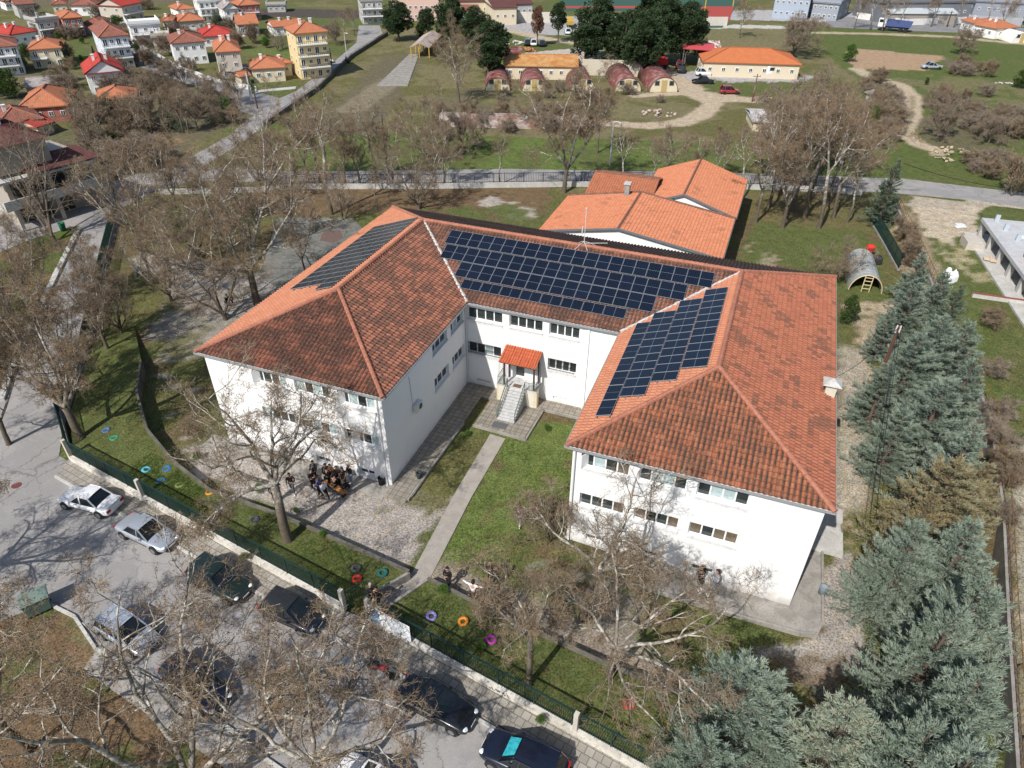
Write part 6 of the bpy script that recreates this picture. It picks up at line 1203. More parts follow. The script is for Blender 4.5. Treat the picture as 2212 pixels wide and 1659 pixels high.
H('low grey hangar with pale roof beside the ploughed strip', B_(1255, 70), B_(1515, 65), 3, 6, 'flat', R_GR, WG, 1, 3, chim=0, swin=0, cat='shed', name='long_shed')
H('corrugated shed roof beside the single-storey house', B_(668, 905), B_(915, 915), 2.4, 7, 'gable', R_GR, WD, 1, 0, chim=0, swin=0, rise=.3, cat='shed', name='tin_shed'); H('orange lean-to attached to the single-storey house', B_(920, 990), B_(1080, 965), 2.6, 4, 'gable', R_OR, WC, 1, 0, chim=0, swin=0, rise=.8, cat='shed', name='lean_to')
# far buildings at the top
C_2 = cc
H('grey flat block with dark balconies left of the pines', C_2(195, 15), C_2(430, 8), 9, 12, 'flat', R_GR, WG, 3, 4, balc=1., chim=0, cat='apartment block', name='apartment_block')
H('long pink school block behind the dark pines', C_2(490, -60), C_2(1010, -68), 11, 12, 'flat', R_GR, WP, 3, 9, chim=0, cat='building', name='school_block')
H('long hall with dark red roof at the top centre', C_2(1180, 12), C_2(1560, 6), 7, 26, 'gable', R_WIN, WC, 1, 6, chim=0, rise=2.5, cat='hall', name='factory_hall'); H('dark red-roofed hall beside the court fence', C_2(1535, 78), C_2(1790, 72), 7, 26, 'gable', R_WIN, WC, 1, 3, chim=0, rise=2, cat='hall', name='factory_hall'); H('small hall with brick-red roof between the pines', C_2(1235, 110), C_2(1420, 105), 4, 12, 'gable', R_BR, WW, 1, 2, chim=0, cat='hall', name='factory_hall')
H('dark-roofed hall at the top right of the red-roofed ones', C_2(1760, 40), C_2(1950, 35), 6, 24, 'gable', R_WIN, WG, 1, 3, chim=0, rise=2, cat='hall', name='factory_hall')
H('long shed with streaky orange rusty roof', r2(1050, 420), r2(1535, 428), 4.2, 11, 'gable', RUSTO, WC, 1, 7, chim=0, rise=1.6, cat='shed', name='rusty_shed'); H('rust-red corrugated shed with stacked tiles', C_2(1635, 552), C_2(1838, 552), 3.2, 7, 'gable', RUST, WD, 1, 0, chim=0, rise=1.2, swin=0, cat='shed', name='rusty_shed')
H('long white building with orange hip roof in the depot yard', ce(415, 408), ce(1075, 428), 4.6, 13, 'hip', tile_mat('depot_orange_tiles', (.48, .15, .06), (.53, .18, .07), (.3, .1, .05), valley=.3, patch=.25, pale=.02, col=.34, row=.42), WC, 1, 7, chim=0, rise=2.4, cat='building', name='depot_building')
H('rust-and-white tin shack behind the depot building', ce(430, 325), ce(545, 325), 3.2, 7, 'gable', mottled('rust_white_tin', (.55, .54, .52), (.24, .09, .05), 1.2, .48, .55, .7), WD, 1, 0, chim=0, rise=1.5, swin=0, cat='shack', name='tin_shack')
t = empty('red_canopy', tuple(G(*ce(365, 440))), .3, 'red sloping canopy at the left end of the depot building', 'canopy'); b = MB(); b.box((0, 0, 4), (7, 4.5, .12), tilt=(.12, .05)); b.build('roof', PM('canopy_red', (.50, .08, .09)), t)
for x, y in ((-3.2, -2), (3.2, -2), (-3.2, 2), (3.2, 2)): b = MB(); b.box((x, y, 1.9), (.12, .12, 4)); b.build('post', GREYM, t)
# open shed with yellow posts
A, B = G(*cc(700, 475), 2.2), G(*cc(900, 480), 2.2); t = empty('open_shed', (A[0], A[1], 0), math.atan2(B[1]-A[1], B[0]-A[0]), 'open shed with pale rusty roof on yellow posts', 'open shed'); w_ = np.hypot(*(B-A)[:2])
b = MB(); b.add([(0, 0, 2.2), (w_, 0, 2.2), (w_, 16, 2.2), (0, 16, 2.2), (w_/2, 0, 3.2), (w_/2, 16, 3.2)], [(0, 4, 5, 3), (4, 1, 2, 5)]); q = b.build('roof', mottled('pale_rust_sheets', (.46, .40, .36), (.34, .24, .19), .7, .4, .6, .7), t); q.modifiers.new('s', 'SOLIDIFY').thickness = .12
for y in range(0, 16, 5):
    for x in (.2, w_-.2, w_*.45): b = MB(); b.box((x, y+.2, 1.1), (.18, .18, 2.2)); b.build('post', PM('yellow_post', (.50, .33, .05)), t)
# abandoned greenhouse slab leading to it
q = MB()
for k in range(16):
    f0, f1 = k/16, (k+.72)/16; a0_, b0_ = np.array(G(884, 118)), np.array(G(812, 188)); a1_, b1_ = np.array(G(905, 118)), np.array(G(880, 188))
    P = [a0_*(1-f0)+b0_*f0, a1_*(1-f0)+b1_*f0, a1_*(1-f1)+b1_*f1, a0_*(1-f1)+b0_*f1]; q.prism([p[:2] for p in P][::-1], 0, .12)
tag(q.build('concrete_strip', CONC), None, None, kind='structure')
# barrel huts
def hut(u0, v0, u1, label, L=13, roofm=RUST, wallm=None):
    A, B = G(u0, v0), G(u1, v0); w = np.linalg.norm(B-A); R_ = w/2; ang = math.atan2(B[1]-A[1], B[0]-A[0]); t = empty('barrel_hut', tuple((A+B)/2), ang, label, 'hut', 'barrel-roofed huts'); Hh_ = R_*.98
    arc = [(-R_*math.cos(a)*(1+.03*math.sin(a)), Hh_*math.sin(a)) for a in np.linspace(0, math.pi, 19)]; wm_ = wallm or PM('hut_cream', (.60, .54, .40), var=.12)
    n = 19
    for y, r_ in ((.12, 1), (L-.12, -1)): b = MB(); b.add([(x*.96, y, z*.96) for x, z in arc], [tuple(range(n))[::-r_]]); b.build('end_wall', wm_, t)
    b = MB(); V = [(x, y, z) for y in (0, L) for x, z in arc]+[(x*.97, y, z*.97) for y in (0, L) for x, z in arc]
    F = [(j, j+1, n+j+1, n+j) for j in range(n-1)]+[(2*n+j+1, 2*n+j, 3*n+j, 3*n+j+1) for j in range(n-1)]+[(j+1, j, 2*n+j, 2*n+j+1) for j in range(n-1)]+[(n+j, n+j+1, 3*n+j+1, 3*n+j) for j in range(n-1)]; b.add(V, F); b.build('roof', roofm, t, smooth=True)
    b = MB(); b.box((0, .08, 1.05), (1.0, .1, 2.1)); b.build('door', PM('hut_door', (.42, .32, .14), var=.1), t)
    for x in (-R_*.5, R_*.5): b = MB(); b.box((x, .08, 1.6), (.9, .1, .85), mi=0); b.box((x, .02, 1.6), (.75, .05, .7), mi=1); b.build('window', [PM('hut_frame', (.30, .27, .22)), GLASSD], t)
    return t
for (u0, u1, v, lb) in [(1048, 1102, 196, 'leftmost barrel-roofed hut with clean cream front'), (1127, 1181, 197, 'second barrel-roofed hut, half behind bare branches'), (1231, 1285, 196, 'third barrel-roofed hut, behind the big bare tree'), (1327, 1385, 198, 'fourth barrel-roofed hut left of the track'), (1402, 1464, 199, 'rightmost barrel-roofed hut beside the dirt track')]: hut(u0, v, u1, lb)
hut(2185, 93, 2225, 'white barrel-roofed tent at the right edge of the far meadow', 10, PM('tent_white', (.66, .65, .60)), PM('tent_white', (.6, .6, .6)))
# fallen barrack
A, B = G(948, 274), G(1275, 282); w_ = np.linalg.norm(B-A); t = empty('rusty_barrack', tuple(A), math.atan2(B[1]-A[1], B[0]-A[0]), 'long rusty half-round barrack lying across the field behind the trees', 'barrack'); b = MB(); arc = [(2.3-2.3*math.cos(a), 1.7*math.sin(a)) for a in np.linspace(0, math.pi, 13)]
V = [(x, y, z) for x in np.linspace(0, w_, 3) for y, z in arc]; b.add(V, [(k*13+j, (k+1)*13+j, (k+1)*13+j+1, k*13+j+1) for k in range(2) for j in range(12)]+[tuple(range(13))[::-1], tuple(range(26, 39))]); b.build('shell', mottled('barrack_rust', (.34, .30, .27), (.17, .09, .065), .5, .42, .58, .85, .2, (.34, .26, .2), 0, 2), t, smooth=False)
H('collapsed pale shed roof inside the grove', r3(465, 780), r3(700, 790), 2.6, 9, 'gable', mottled('pale_tin', (.50, .50, .50), (.36, .34, .33), 1), WC, 1, 1, chim=0, rise=.8, swin=0, cat='shed', name='tin_shed')
H('small grey block hut in the scrub by the winding track', r3(1185, 590), r3(1330, 640), 2.2, 5, 'gable', R_GR, WG, 1, 0, chim=0, rise=.5, swin=0, cat='shed', name='block_hut')
# halls at the top right
H('large blue-white sports hall at the top right', ce(890, -25), ce(1140, -10), 9, 30, 'gable', PM('sheet_blue_grey', (.22, .26, .31)), PM('hall_blue_white', (.34, .39, .47)), 2, 6, chim=0, rise=1.5, cat='hall', name='sports_hall'); H('grey two-storey workshop beside the blue-white hall', ce(1140, 15), ce(1330, 30), 7, 20, 'flat', R_GR, PM('workshop_grey', (.28, .31, .35)), 2, 5, chim=0, cat='hall', name='workshop')
H('long grandstand-like shed with grey roof on the far right', r3(1360, 85), r3(1800, 88), 4.5, 9, 'gable', PM('sheet_grey', (.45, .49, .50)), WD, 1, 0, chim=0, rise=1., swin=0, cat='shed', name='long_shed')
H('dark-walled hall behind the grandstand shed', r3(1290, 20), r3(1900, 15), 8, 16, 'flat', R_GR, PM('hall_dark', (.16, .17, .19)), 1, 8, chim=0, cat='hall', name='factory_hall'); H('grey hall at the top right corner', r3(1900, 10), r3(2300, 30), 6, 20, 'flat', R_GR, PM('hall_mid', (.24, .26, .30)), 1, 6, chim=0, cat='hall', name='factory_hall')
H('white cottage with orange roof on the right side of the far meadow', r3(2040, 185), r3(2180, 175), 4, 8, 'hip', R_OR, WW, 1, 2); H('white cottage with orange roof behind the round brown tree', r3(1890, 150), r3(1990, 150), 3.6, 7, 'hip', R_OR, WW, 1, 2); H('small cottage between the two far cottages', r3(2010, 150), r3(2070, 150), 3.6, 7, 'hip', R_OR, WW, 1, 1)
def wline(P, h, m, label, cat='wall', name='boundary_wall', th=.3): return thickwall(name, [G(*p, 0)+[0, 0, h] for p in P], -.1, th, 0, m, label, cat)
WLW = PM('wall_white', (.66, .65, .62), var=.1)
wline([r3(1340, 150), r3(1450, 163), r3(1600, 158), r3(1830, 148)], 1.6, WLW, 'long white wall along the far paved yard'); wline([r3(1130, 118), r3(1270, 138)], 1.6, WLW, 'short white wall section at the far yard entrance')
wline([cc(1625, 215), cc(1880, 225), cc(2130, 225)], 2.6, PM('wall_pale', (.56, .53, .46), var=.15), 'pale wall left of the pines at the sports field'); wline([r2(2020, 162), r3(60, 165), r3(300, 165)], 2.2, PM('wall_pale', (.56, .53, .46)), 'pale wall along the running track')
wline([r2(1050, 475), r2(1530, 480), r2(2010, 495)], 3., PM('wall_cream', (.55, .50, .40), var=.15), 'long cream wall behind the barrel-roofed huts')
wline([r1(850, 275), r1(1150, 445), r1(1400, 535), r1(1650, 585)], .8, WLW, 'white garden wall along the village road', 'garden wall', 'garden_wall', .25); wline([r1(380, 215), r1(580, 220)], 1.6, WG, 'grey wall in front of the two-storey houses', 'garden wall', 'garden_wall', .25); wline([r1(1100, 210), r1(1300, 215)], 1.4, WG, 'grey wall below the half red half orange roof', 'garden wall', 'garden_wall', .25)
# balcony house on the left -----------------------------------------
t = empty('balcony_house', (0, 0, 0), 0, 'large house with wine-brown roofs and open concrete balconies at the left', 'house'); hz = 9.0
A, B = G(*cg(-120, 235), hz), G(*cg(375, 120), hz); d = (B-A)[:2]; L = np.hypot(*d); u2 = d/L; v2 = np.array([-u2[1], u2[0]]); an = math.atan2(u2[1], u2[0])
def QQ(s, q, z): return (A[0]+u2[0]*s+v2[0]*q, A[1]+u2[1]*s+v2[1]*q, z)
def bb(m, s0, s1, q0, q1, za, zb, name, par=t): b = MB(); b.box(QQ((s0+s1)/2, (q0+q1)/2, (za+zb)/2), (s1-s0, q1-q0, zb-za), an); return b.build(name, m, par)
dp = 9.; e = [QQ(0, 0, hz), QQ(L, 0, hz), QQ(L, dp, hz), QQ(0, dp, hz)]; rr_ = [QQ(dp/2, dp/2, hz+1.8), QQ(L-dp/2, dp/2, hz+1.8)]
WDIM = PM('balcony_beige', (.36, .32, .27), var=.08)
for P in ([e[0], e[1], rr_[1], rr_[0]], [e[1], e[2], rr_[1]], [e[2], e[3], rr_[0], rr_[1]]): tile_face('roof', P, R_WIN, t, relief=0)
bb(WDIM, .5, L-.5, .6, dp-.5, 6., hz-.05, 'upper_wall'); bb(WDIM, 1, L+3.5, 1.6, dp+1, 0, 6., 'wall'); bb(CONCL, -.5, L+3.6, -.6, 1.7, 5.4, 5.65, 'balcony'); bb(CONCL, -.5, L+3.0, -.8, 1.7, 2.6, 2.85, 'balcony'); bb(CONCL, -.5, L+3.0, -.8, -.65, 2.86, 3.7, 'parapet')
tile_face('roof', [QQ(L*.42, -.8, 5.9), QQ(L+4.2, -.8, 5.9), QQ(L+3.2, 2.2, 6.9), QQ(L*.42, 2.2, 6.9)], R_WIN, t, relief=0)
for s in (.3, L*.35, L*.7, L+2.6): bb(WDIM, s, s+.35, -.6, -.25, 0, 5.4, 'column')
for s in (1.5, L*.45, L*.8): bb(GLASSD, s, s+1.8, 1.5, 1.59, 3., 5.1, 'window'); bb(GLASSD, s, s+1.8, 1.5, 1.59, .2, 2.3, 'window')
bb(WW, L*.45, L*.45+.7, 3.5, 4.2, hz+1.2, hz+2.6, 'chimney')
# poles ------------------------------------------------------------------
def pole(u, v, vt, label, m=None, r=.12, lamp=False, cat='utility pole', name='utility_pole', lean=(0, 0), arms=True):
    P = GH(u, v); h = HZ(P, vt); t = empty(name, tuple(P), 0, label, cat); b = MB(); b.tube([(0, 0, -.2), (lean[0]*h, lean[1]*h, h)], [r, r*.6], 8); b.build('pole', m or WOOD, t)
    if lamp: b = MB(); b.tube([(0, 0, h-.1), (.5, -.3, h+.1), (1., -.6, h+.1)], .04, 5); b.box((1.2, -.7, h+.08), (.6, .25, .12), -.5); b.build('lamp_head', PM('lamp_white', (.7, .7, .7)), t)
    elif arms: b = MB(); b.box((lean[0]*h, lean[1]*h, h-.4), (1.4, .1, .1), .4); [b.tube([(lean[0]*h+x*.9, lean[1]*h+x*.4, h-.35), (lean[0]*h+x*.9, lean[1]*h+x*.4, h-.15)], .04, 6) for x in (-.6, 0, .6)]; b.build('crossarm', GREYM, t)
    return Vector(P)+Vector((0, 0, h-.2))
DKW = PM('dark_pole', (.07, .05, .04))
WPOLE = PM('pale_pole', (.55, .54, .51))
pA = pole(*cb(1072, 1275), cb(0, 940)[1], 'tall white pole at the tip of the road triangle', WPOLE, .2); pB = pole(*cb(1152, 1398), cb(0, 1140)[1], 'dark pole in the grass at the road junction', DKW, .14); pC = pole(*cb(1065, 1150), cb(0, 840)[1], 'dark pole behind the white junction pole', DKW, .14); pD = pole(*cb(1885, 980), cb(0, 690)[1], 'dark pole in front of the yellow apartment block', DKW, .14); pE = pole(*cb(2108, 840), cb(0, 620)[1], 'dark pole right of the yellow apartment block', DKW, .14)
pF = pole(*r1(1105, 495), r1(0, 370)[1], 'dark pole on the edge of the village road', DKW, .13); pG = pole(*r1(925, 415), r1(0, 315)[1], 'pole beside the three-storey white house', DKW, .13); pI = pole(837, 372, 248, 'dark pole in the field behind the rear road', DKW, .14); pJ = pole(*r2(1735, 1060), r2(0, 780)[1], 'pale street lamp on the field side of the rear road', PM('lamp_pole', (.52, .53, .54), metal=.4), .12, True, 'street lamp', 'street_lamp')
pole(*ce(742, 672), ce(0, 490)[1], 'rusty pole beside the red car on the dirt yard', RUST, .14); pole(*cc(62, 510), cc(0, 330)[1], 'pale street lamp beside the field road', WPOLE, .1, True, 'street lamp', 'street_lamp'); pole(*ce(290, 445), ce(0, 345)[1], 'pale pole beside the red canopy', WPOLE, .14); pole(*ce(155, 460), ce(0, 370)[1], 'dark pole between the huts and the red truck', DKW, .12); pole(*cc(1650, 175), cc(0, 45)[1], 'pale lamp mast in front of the halls', WPOLE, .1); pole(*ce(425, 90), ce(0, -60)[1], 'yellow floodlight mast at the running track', PM('yellow_mast', (.5, .36, .06)), .2); pole(*ce(615, 40), ce(0, -80)[1], 'second yellow mast at the sports field', PM('yellow_mast', (.5, .36, .06)), .2)
pole(*r3(1715, 175), r3(0, 70)[1], 'pair of pylons at the far right yard', DKW, .2)
# leaning pole in the cedars: foot at the lawn, head higher up
P = GH(*m3(1228, 925)); hp = 8.2; hd = G(*m3(1408, 455), hp); t = empty('utility_pole', tuple(P), 0, 'reddish leaning utility pole at the edge of the blue cedars', 'utility pole'); b = MB(); dlt = hd-P; b.tube([(0, 0, -.2), tuple(dlt)], [.15, .10], 8); b.build('pole', PM('red_wood_pole', (.20, .09, .06), var=.3), t); b = MB(); b.tube([tuple(dlt+[-.1, 0, -.5]), tuple(dlt+[-.1, 0, .1])], .05, 6); b.tube([tuple(dlt+[.12, 0, -.4]), tuple(dlt+[.12, 0, .1])], .05, 6); b.build('insulators', PM('insulator', (.6, .6, .6)), t)
def wire(a, c, label, sag=.6, r=.018):
    a, c = Vector(a), Vector(c); b = MB(); b.tube([a.lerp(c, k/14)-Vector((0, 0, sag*4*(k/14)*(1-k/14))) for k in range(15)], r, 4); tag(b.build('overhead_wire', BLACK), label, 'wire')
wire(hd, G(*m3(1225, 1659), 1.5+4), 'overhead wire running down past the cedars, left one', .5, .02); wire(hd+[.2, 0, -.2], G(*m3(1262, 1659), 5.5), 'overhead wire running down past the cedars, right one', .5, .02); wire(hd, (X3+.1, 12., 7.2), 'service wire from the leaning pole to the right wing eave', .7, .015)
wire(G(*r3(1440, 1050), 7), G(*r3(2300, 1230), 7), 'overhead wire crossing the right meadow above the road', .5, .03); wire(pD, pE, 'wire between the two poles of the yellow block', .4, .03); wire(pA, pC, 'wire at the road triangle', .3, .03); wire(pF, pG, 'wire along the village road', .4, .03)
# ---------------------------------------------------------------- cars
TYRE = PM('tyre_rubber', (.02, .02, .02), rough=.8); RIM = PM('rim_alloy', (.40, .41, .42), rough=.3, metal=.8); CGL = plain('car_glass', (.012, .016, .018), .04, .6, var=.2); HLM = PM('headlamp', (.75, .78, .80), rough=.08); TLM = PM('tail_lamp', (.35, .015, .015), rough=.15); BLKP = PM('black_trim', (.025, .025, .027), rough=.5); PLT = PM('number_plate', (.7, .7, .68))
def paint(name, c, metal=.3): 
    if name not in _pc: _pc[name] = plain(name, c, .28, .5, metal, var=.04, coat=1.)
    return _pc[name]
def car_meshes(kind):
    """x is forward; returns dict of meshes. all sizes in metres"""
    L, Wd, Hr = {'sedan': (4.3, .84, 1.36), 'hatch': (3.85, .82, 1.42), 'suv': (4.2, .86, 1.55), 'wagon': (4.35, .85, 1.42)}[kind]
    h = L/2; zb = .72 if kind != 'suv' else .82; hood = {'sedan': .30, 'hatch': .27, 'suv': .28, 'wagon': .29}[kind]; tail = {'sedan': .19, 'hatch': .03, 'suv': .03, 'wagon': .03}[kind]
    st = [(-h, .80, .34, zb-.10), (-h+.08, .93, .24, zb+.02), (-h+.35, .985, .20, zb+.07), (-h+.9, 1., .18, zb+.06), (0, 1., .18, zb+.03), (h-1.25, 1., .18, zb+.02), (h-.75, .99, .20, zb-.02), (h-.3, .93, .22, zb-.10), (h-.07, .82, .26, zb-.2), (h, .70, .32, zb-.30)]
    V = []; 
    for x, wf, z0, z1 in st:
        w = Wd*wf; ring = [(0, z0), (w*.8, z0), (w*.97, z0+.10), (w, z0+(z1-z0)*.45), (w*.985, z0+(z1-z0)*.75), (w*.93, z1-.02), (w*.80, z1+.03), (0, z1+.055)]
        ring += [(-a, b) for a, b in ring[-2:0:-1]]; V += [(x, a, b) for a, b in ring]
    n = 14; F = [(i*n+j, i*n+(j+1) % n, (i+1)*n+(j+1) % n, (i+1)*n+j) for i in range(len(st)-1) for j in range(n)]; F += [tuple(range(n))[::-1], tuple((len(st)-1)*n+j for j in range(n))]
    b = MB(); b.add(V, F); ob = b.build('body', BLKP, smooth=True); s_ = ob.modifiers.new('s', 'SUBSURF'); s_.levels = s_.render_levels = 1
    dg = bpy.context.evaluated_depsgraph_get(); body = bpy.data.meshes.new_from_object(ob.evaluated_get(dg)); bpy.data.objects.remove(ob); body.polygons.foreach_set('use_smooth', [True]*len(body.polygons))
    x0, x3 = -h+L*tail+.04, h-L*hood+.05; x1 = x0+(.62 if kind == 'sedan' else .38); x2 = x3-.78; wb, wt = Wd*.90, Wd*.70; zc_ = zb+.04
    B4 = [(x0, -wb*.95, zc_), (x3, -wb*.93, zc_-.02), (x3, wb*.93, zc_-.02), (x0, wb*.95, zc_)]; T4 = [(x1, -wt, Hr-.03), (x2, -wt, Hr-.03), (x2, wt, Hr-.03), (x1, wt, Hr-.03)]
    g = MB(); g.add(B4+T4, [(0, 1, 5, 4), (1, 2, 6, 5), (2, 3, 7, 6), (3, 0, 4, 7), (4, 5, 6, 7)]); gm = g.build('windows', CGL)
    r = MB(); NX = 6; NY = 5
    for j in range(NY+1):
        for i in range(NX+1):
            fx, fy = i/NX, j/NY*2-1; r.v.append((x1-.06+(x2+.12-x1)*fx, wt*1.04*fy, Hr-.03+.05*(1-fy*fy)+.025*math.sin(math.pi*fx)))
    for j in range(NY):
        for i in range(NX): r.f.append((j*(NX+1)+i, j*(NX+1)+i+1, (j+1)*(NX+1)+i+1, (j+1)*(NX+1)+i)); r.m.append(0)
    for a, c in zip(B4, T4): r.beam(Vector(a)*1.003+Vector((0, 0, 0)), Vector(c)*1.01, .075, .05)
    for s in (-1, 1): r.beam((0, s*wb*.955, zc_), (.02 if kind == 'sedan' else -.05, s*wt*1.02, Hr-.02), .08, .04); r.beam((x1, s*wt*1.03, Hr-.02), (x2, s*wt*1.03, Hr-.02), .05, .05)
    if kind != 'sedan':
        for s in (-1, 1): r.beam((x0+.75, s*wb*.955, zc_), (x0+.7, s*wt*1.02, Hr-.02), .09, .04)
    rm = r.build('roof', BLKP, smooth=False)
    out = {'body': body, 'windows': gm.data, 'roof': rm.data, 'dim': (L, Wd, zb, h, zc_, x3, Hr)}
    for q in (gm, rm): bpy.data.objects.remove(q)
    w = MB(); w.tube([(0, -.10, 0), (0, -.085, 0), (0, .085, 0), (0, .10, 0)], [.26, .30, .30, .26], 20); q = w.build('tyre', TYRE); out['tyre'] = q.data; bpy.data.objects.remove(q)
    w = MB(); w.tube([(0, -.112, 0), (0, .112, 0)], .185, 12)
    q = w.build('rim', RIM); out['rim'] = q.data; bpy.data.objects.remove(q)
    w = MB(); w.tube([(0, -.06, 0), (0, .06, 0)], .35, 20); q = w.build('wheel_arch', BLKP); out['arch'] = q.data; bpy.data.objects.remove(q)
    return out
CM = {k: car_meshes(k) for k in ('sedan', 'hatch', 'suv', 'wagon')}
def car(kind, nose, tail, pm, label, z=.02, detail=True, extra=None, sc=None, name='parked_car', cat='car', group='parked cars'):
    c = CM[kind]; L, Wd, zb, h, zc_, x3, Hr = c['dim']; A, B = (np.array(nose), np.array(tail)) if hasattr(nose, 'shape') else (G(*nose, .55), G(*tail, .55)); m = (A+B)/2; an = math.atan2(A[1]-B[1], A[0]-B[0])
    t = empty(name, (m[0], m[1], z), an, label, cat, group); t.scale = ((sc or .95),)*3
    bm_ = c['body'].copy(); bm_.materials.clear(); bm_.materials.append(pm); nobj('body', bm_, t); rm_ = c['roof'].copy(); rm_.materials.clear(); rm_.materials.append(pm); nobj('roof', rm_, t); nobj('windows', c['windows'], t)
    for x in (-h+.78, h-.78):
        for s in (-1, 1):
            q = nobj('wheel', c['tyre'], t); q.location = (x, s*(Wd-.07), .30)
            if detail: nobj('rim', c['rim'], q); a_ = nobj('wheel_arch', c['arch'], t); a_.location = (x, s*(Wd-.045), .31)
    if detail:
        for s in (-1, 1):
            b = MB(); b.lathe((0, 0, 0), [(0, -.05), (.14, -.03), (.16, .02), (.1, .06), (0, .07)], 10); q = b.build('headlight', HLM, t, smooth=True); q.location = (h-.17, s*Wd*.62, zb-.17); q.scale = (1., .95, .75)
            b = MB(); b.box((0, 0, 0), (.12, .30, .15)); q = b.build('tail_light', TLM, t, bevel=.02); q.location = (-h+.05, s*Wd*.70, zb-.08)
            b = MB(); b.box((0, 0, 0), (.14, .17, .10)); q = b.build('mirror', pm, t, bevel=.03); q.location = (x3-.55, s*(Wd+.04), zc_+.08)
            b = MB(); b.beam((-h+1.2, s*(Wd+.004), zb-.28), (h-1.3, s*(Wd+.004), zb-.28), .02, .05); b.beam((.0, s*(Wd*.985), .34), (.0, s*(Wd*.985), zb-.03), .03, .01); b.build('door_trim', BLKP, t)
        b = MB(); b.box((h-.01, 0, .36), (.04, .95, .12)); b.box((h-.08, 0, zb-.22), (.10, .55, .07)); b.build('grille', BLKP, t)
        for x in (h+.015, -h-.005): b = MB(); b.box((x, 0, .44 if x > 0 else .52), (.02, .46, .1)); b.build('number_plate', PLT, t)
    if extra: extra(t, c)
    return t
CWH = paint('paint_white', (.74, .75, .76), 0); CSI = paint('paint_silver', (.50, .54, .58), .5); CSI2 = paint('paint_silver_light', (.62, .65, .68), .5); CDK = paint('paint_near_black', (.012, .014, .016), .2); CNV = paint('paint_navy', (.010, .014, .030), .3); CDG = paint('paint_dark_grey', (.03, .032, .035), .3); CRD = paint('paint_red', (.30, .02, .03), .1); CDGR = paint('paint_dark_green', (.012, .026, .022), .2)
SPOR = None
def spoiler(t, c):
    h = c['dim'][3]; b = MB(); b.box((-h+.12, 0, c['dim'][2]+.2), (.22, 1.25, .04)); b.box((-h+.14, -.45, c['dim'][2]+.12), (.08, .05, .16)); b.box((-h+.14, .45, c['dim'][2]+.12), (.08, .05, .16)); b.build('spoiler', CWH, t)
car('sedan', (136, 1064), (252, 1094), CWH, 'white saloon with dark rear window, first in the kerbside row', extra=spoiler)
car('sedan', (380, 1178), (258, 1120), CSI, 'silver-blue saloon parked behind the white one with its nose to the right')
car('hatch', (325, 1394), (225, 1333), CSI2, 'silver hatchback parked alone on the near side under the branches')
car('suv', (540, 1288), (412, 1218), CDGR, 'very dark green car half hidden by brown twigs at the kerb'); car('hatch', (703, 1352), (562, 1290), CDG, 'dark grey hatchback with red tail light near the gate'); car('wagon', (484, 1525), (366, 1424), CNV, 'navy estate car under the big plane tree on the near side')
car('sedan', (1015, 1555), (872, 1482), CDK, 'black saloon below the peeling wall behind twigs')
def shade(t, c):
    x3, Hr = c['dim'][5], c['dim'][6]; b = MB(); a = Vector((x3-.10, 0, c['dim'][4]+.13)); d = Vector((x3-.68, 0, Hr-.08)); n = (d-a).cross(Vector((0, 1, 0))).normalized()*.045
    if n.x < 0: n = -n
    q = [a+Vector((0, -.50, 0))+n, a+Vector((0, .50, 0))+n, d+Vector((0, .42, 0))+n, d+Vector((0, -.42, 0))+n]; b.add(q+[p-n*.3 for p in q], [(0, 1, 2, 3), (7, 6, 5, 4), (0, 4, 5, 1), (1, 5, 6, 2), (2, 6, 7, 3), (3, 7, 4, 0)]); b.build('sunshade', mottled('teal_sunshade', (.02, .30, .38), (.05, .45, .50), 5, .4, .6, .5), t)
car('suv', (1052, 1602), (1215, 1680), CNV, 'dark blue car with a teal sunshade behind the windscreen', extra=shade); car('sedan', (745, 1656), (880, 1740), CWH, 'white car mostly below the bottom edge of the picture')
# far cars
def fcar(fn, x, y, kind, pm, label, hd=0, group='parked cars', ln=4.3):
    P = G(*fn(x, y), .1); d = np.array([math.cos(hd), math.sin(hd), 0])*ln/2; return car(kind, P+d, P-d, pm, label, detail=False, sc=1., group=group)
fcar(ce, 590, 615, 'hatch', CRD, 'dark red car on the grass beside the dirt yard', .35); fcar(ce, 412, 548, 'sedan', CDK, 'black saloon at the left of the depot lawn', .35+3.14); fcar(ce, 430, 497, 'suv', CWH, 'white car in front of the depot wall', .4); fcar(ce, 272, 472, 'suv', CDK, 'black jeep behind the last barrel-roofed hut', 1.7); fcar(ce, 105, 485, 'sedan', CDK, 'dark car behind the long cream wall', .4)
fcar(cc, 1885, 448, 'hatch', CDK, 'dark car, left of three cars in the middle lot', 1.9); fcar(cc, 1948, 450, 'hatch', CWH, 'white car, middle of three cars in the middle lot', 1.9); fcar(cc, 2030, 455, 'hatch', CNV, 'navy car, right of three cars in the middle lot', 1.9); fcar(cb, 2020, 805, 'hatch', CWH, 'white car under the yellow apartment block', .6); fcar(ca, 1670, 600, 'hatch', CDK, 'dark car in the shade of the three-storey white house', -.6); fcar(r2, 1466, 215, 'hatch', CWH, 'white car on the lane between the pines', 1.9); fcar(ce, 262, 445, 'suv', CRD, 'red pickup behind the black jeep', 1.7)
fcar(cf, 655, 452, 'sedan', CSI, 'blue-grey wrecked car on the edge of the bare soil', .3); 
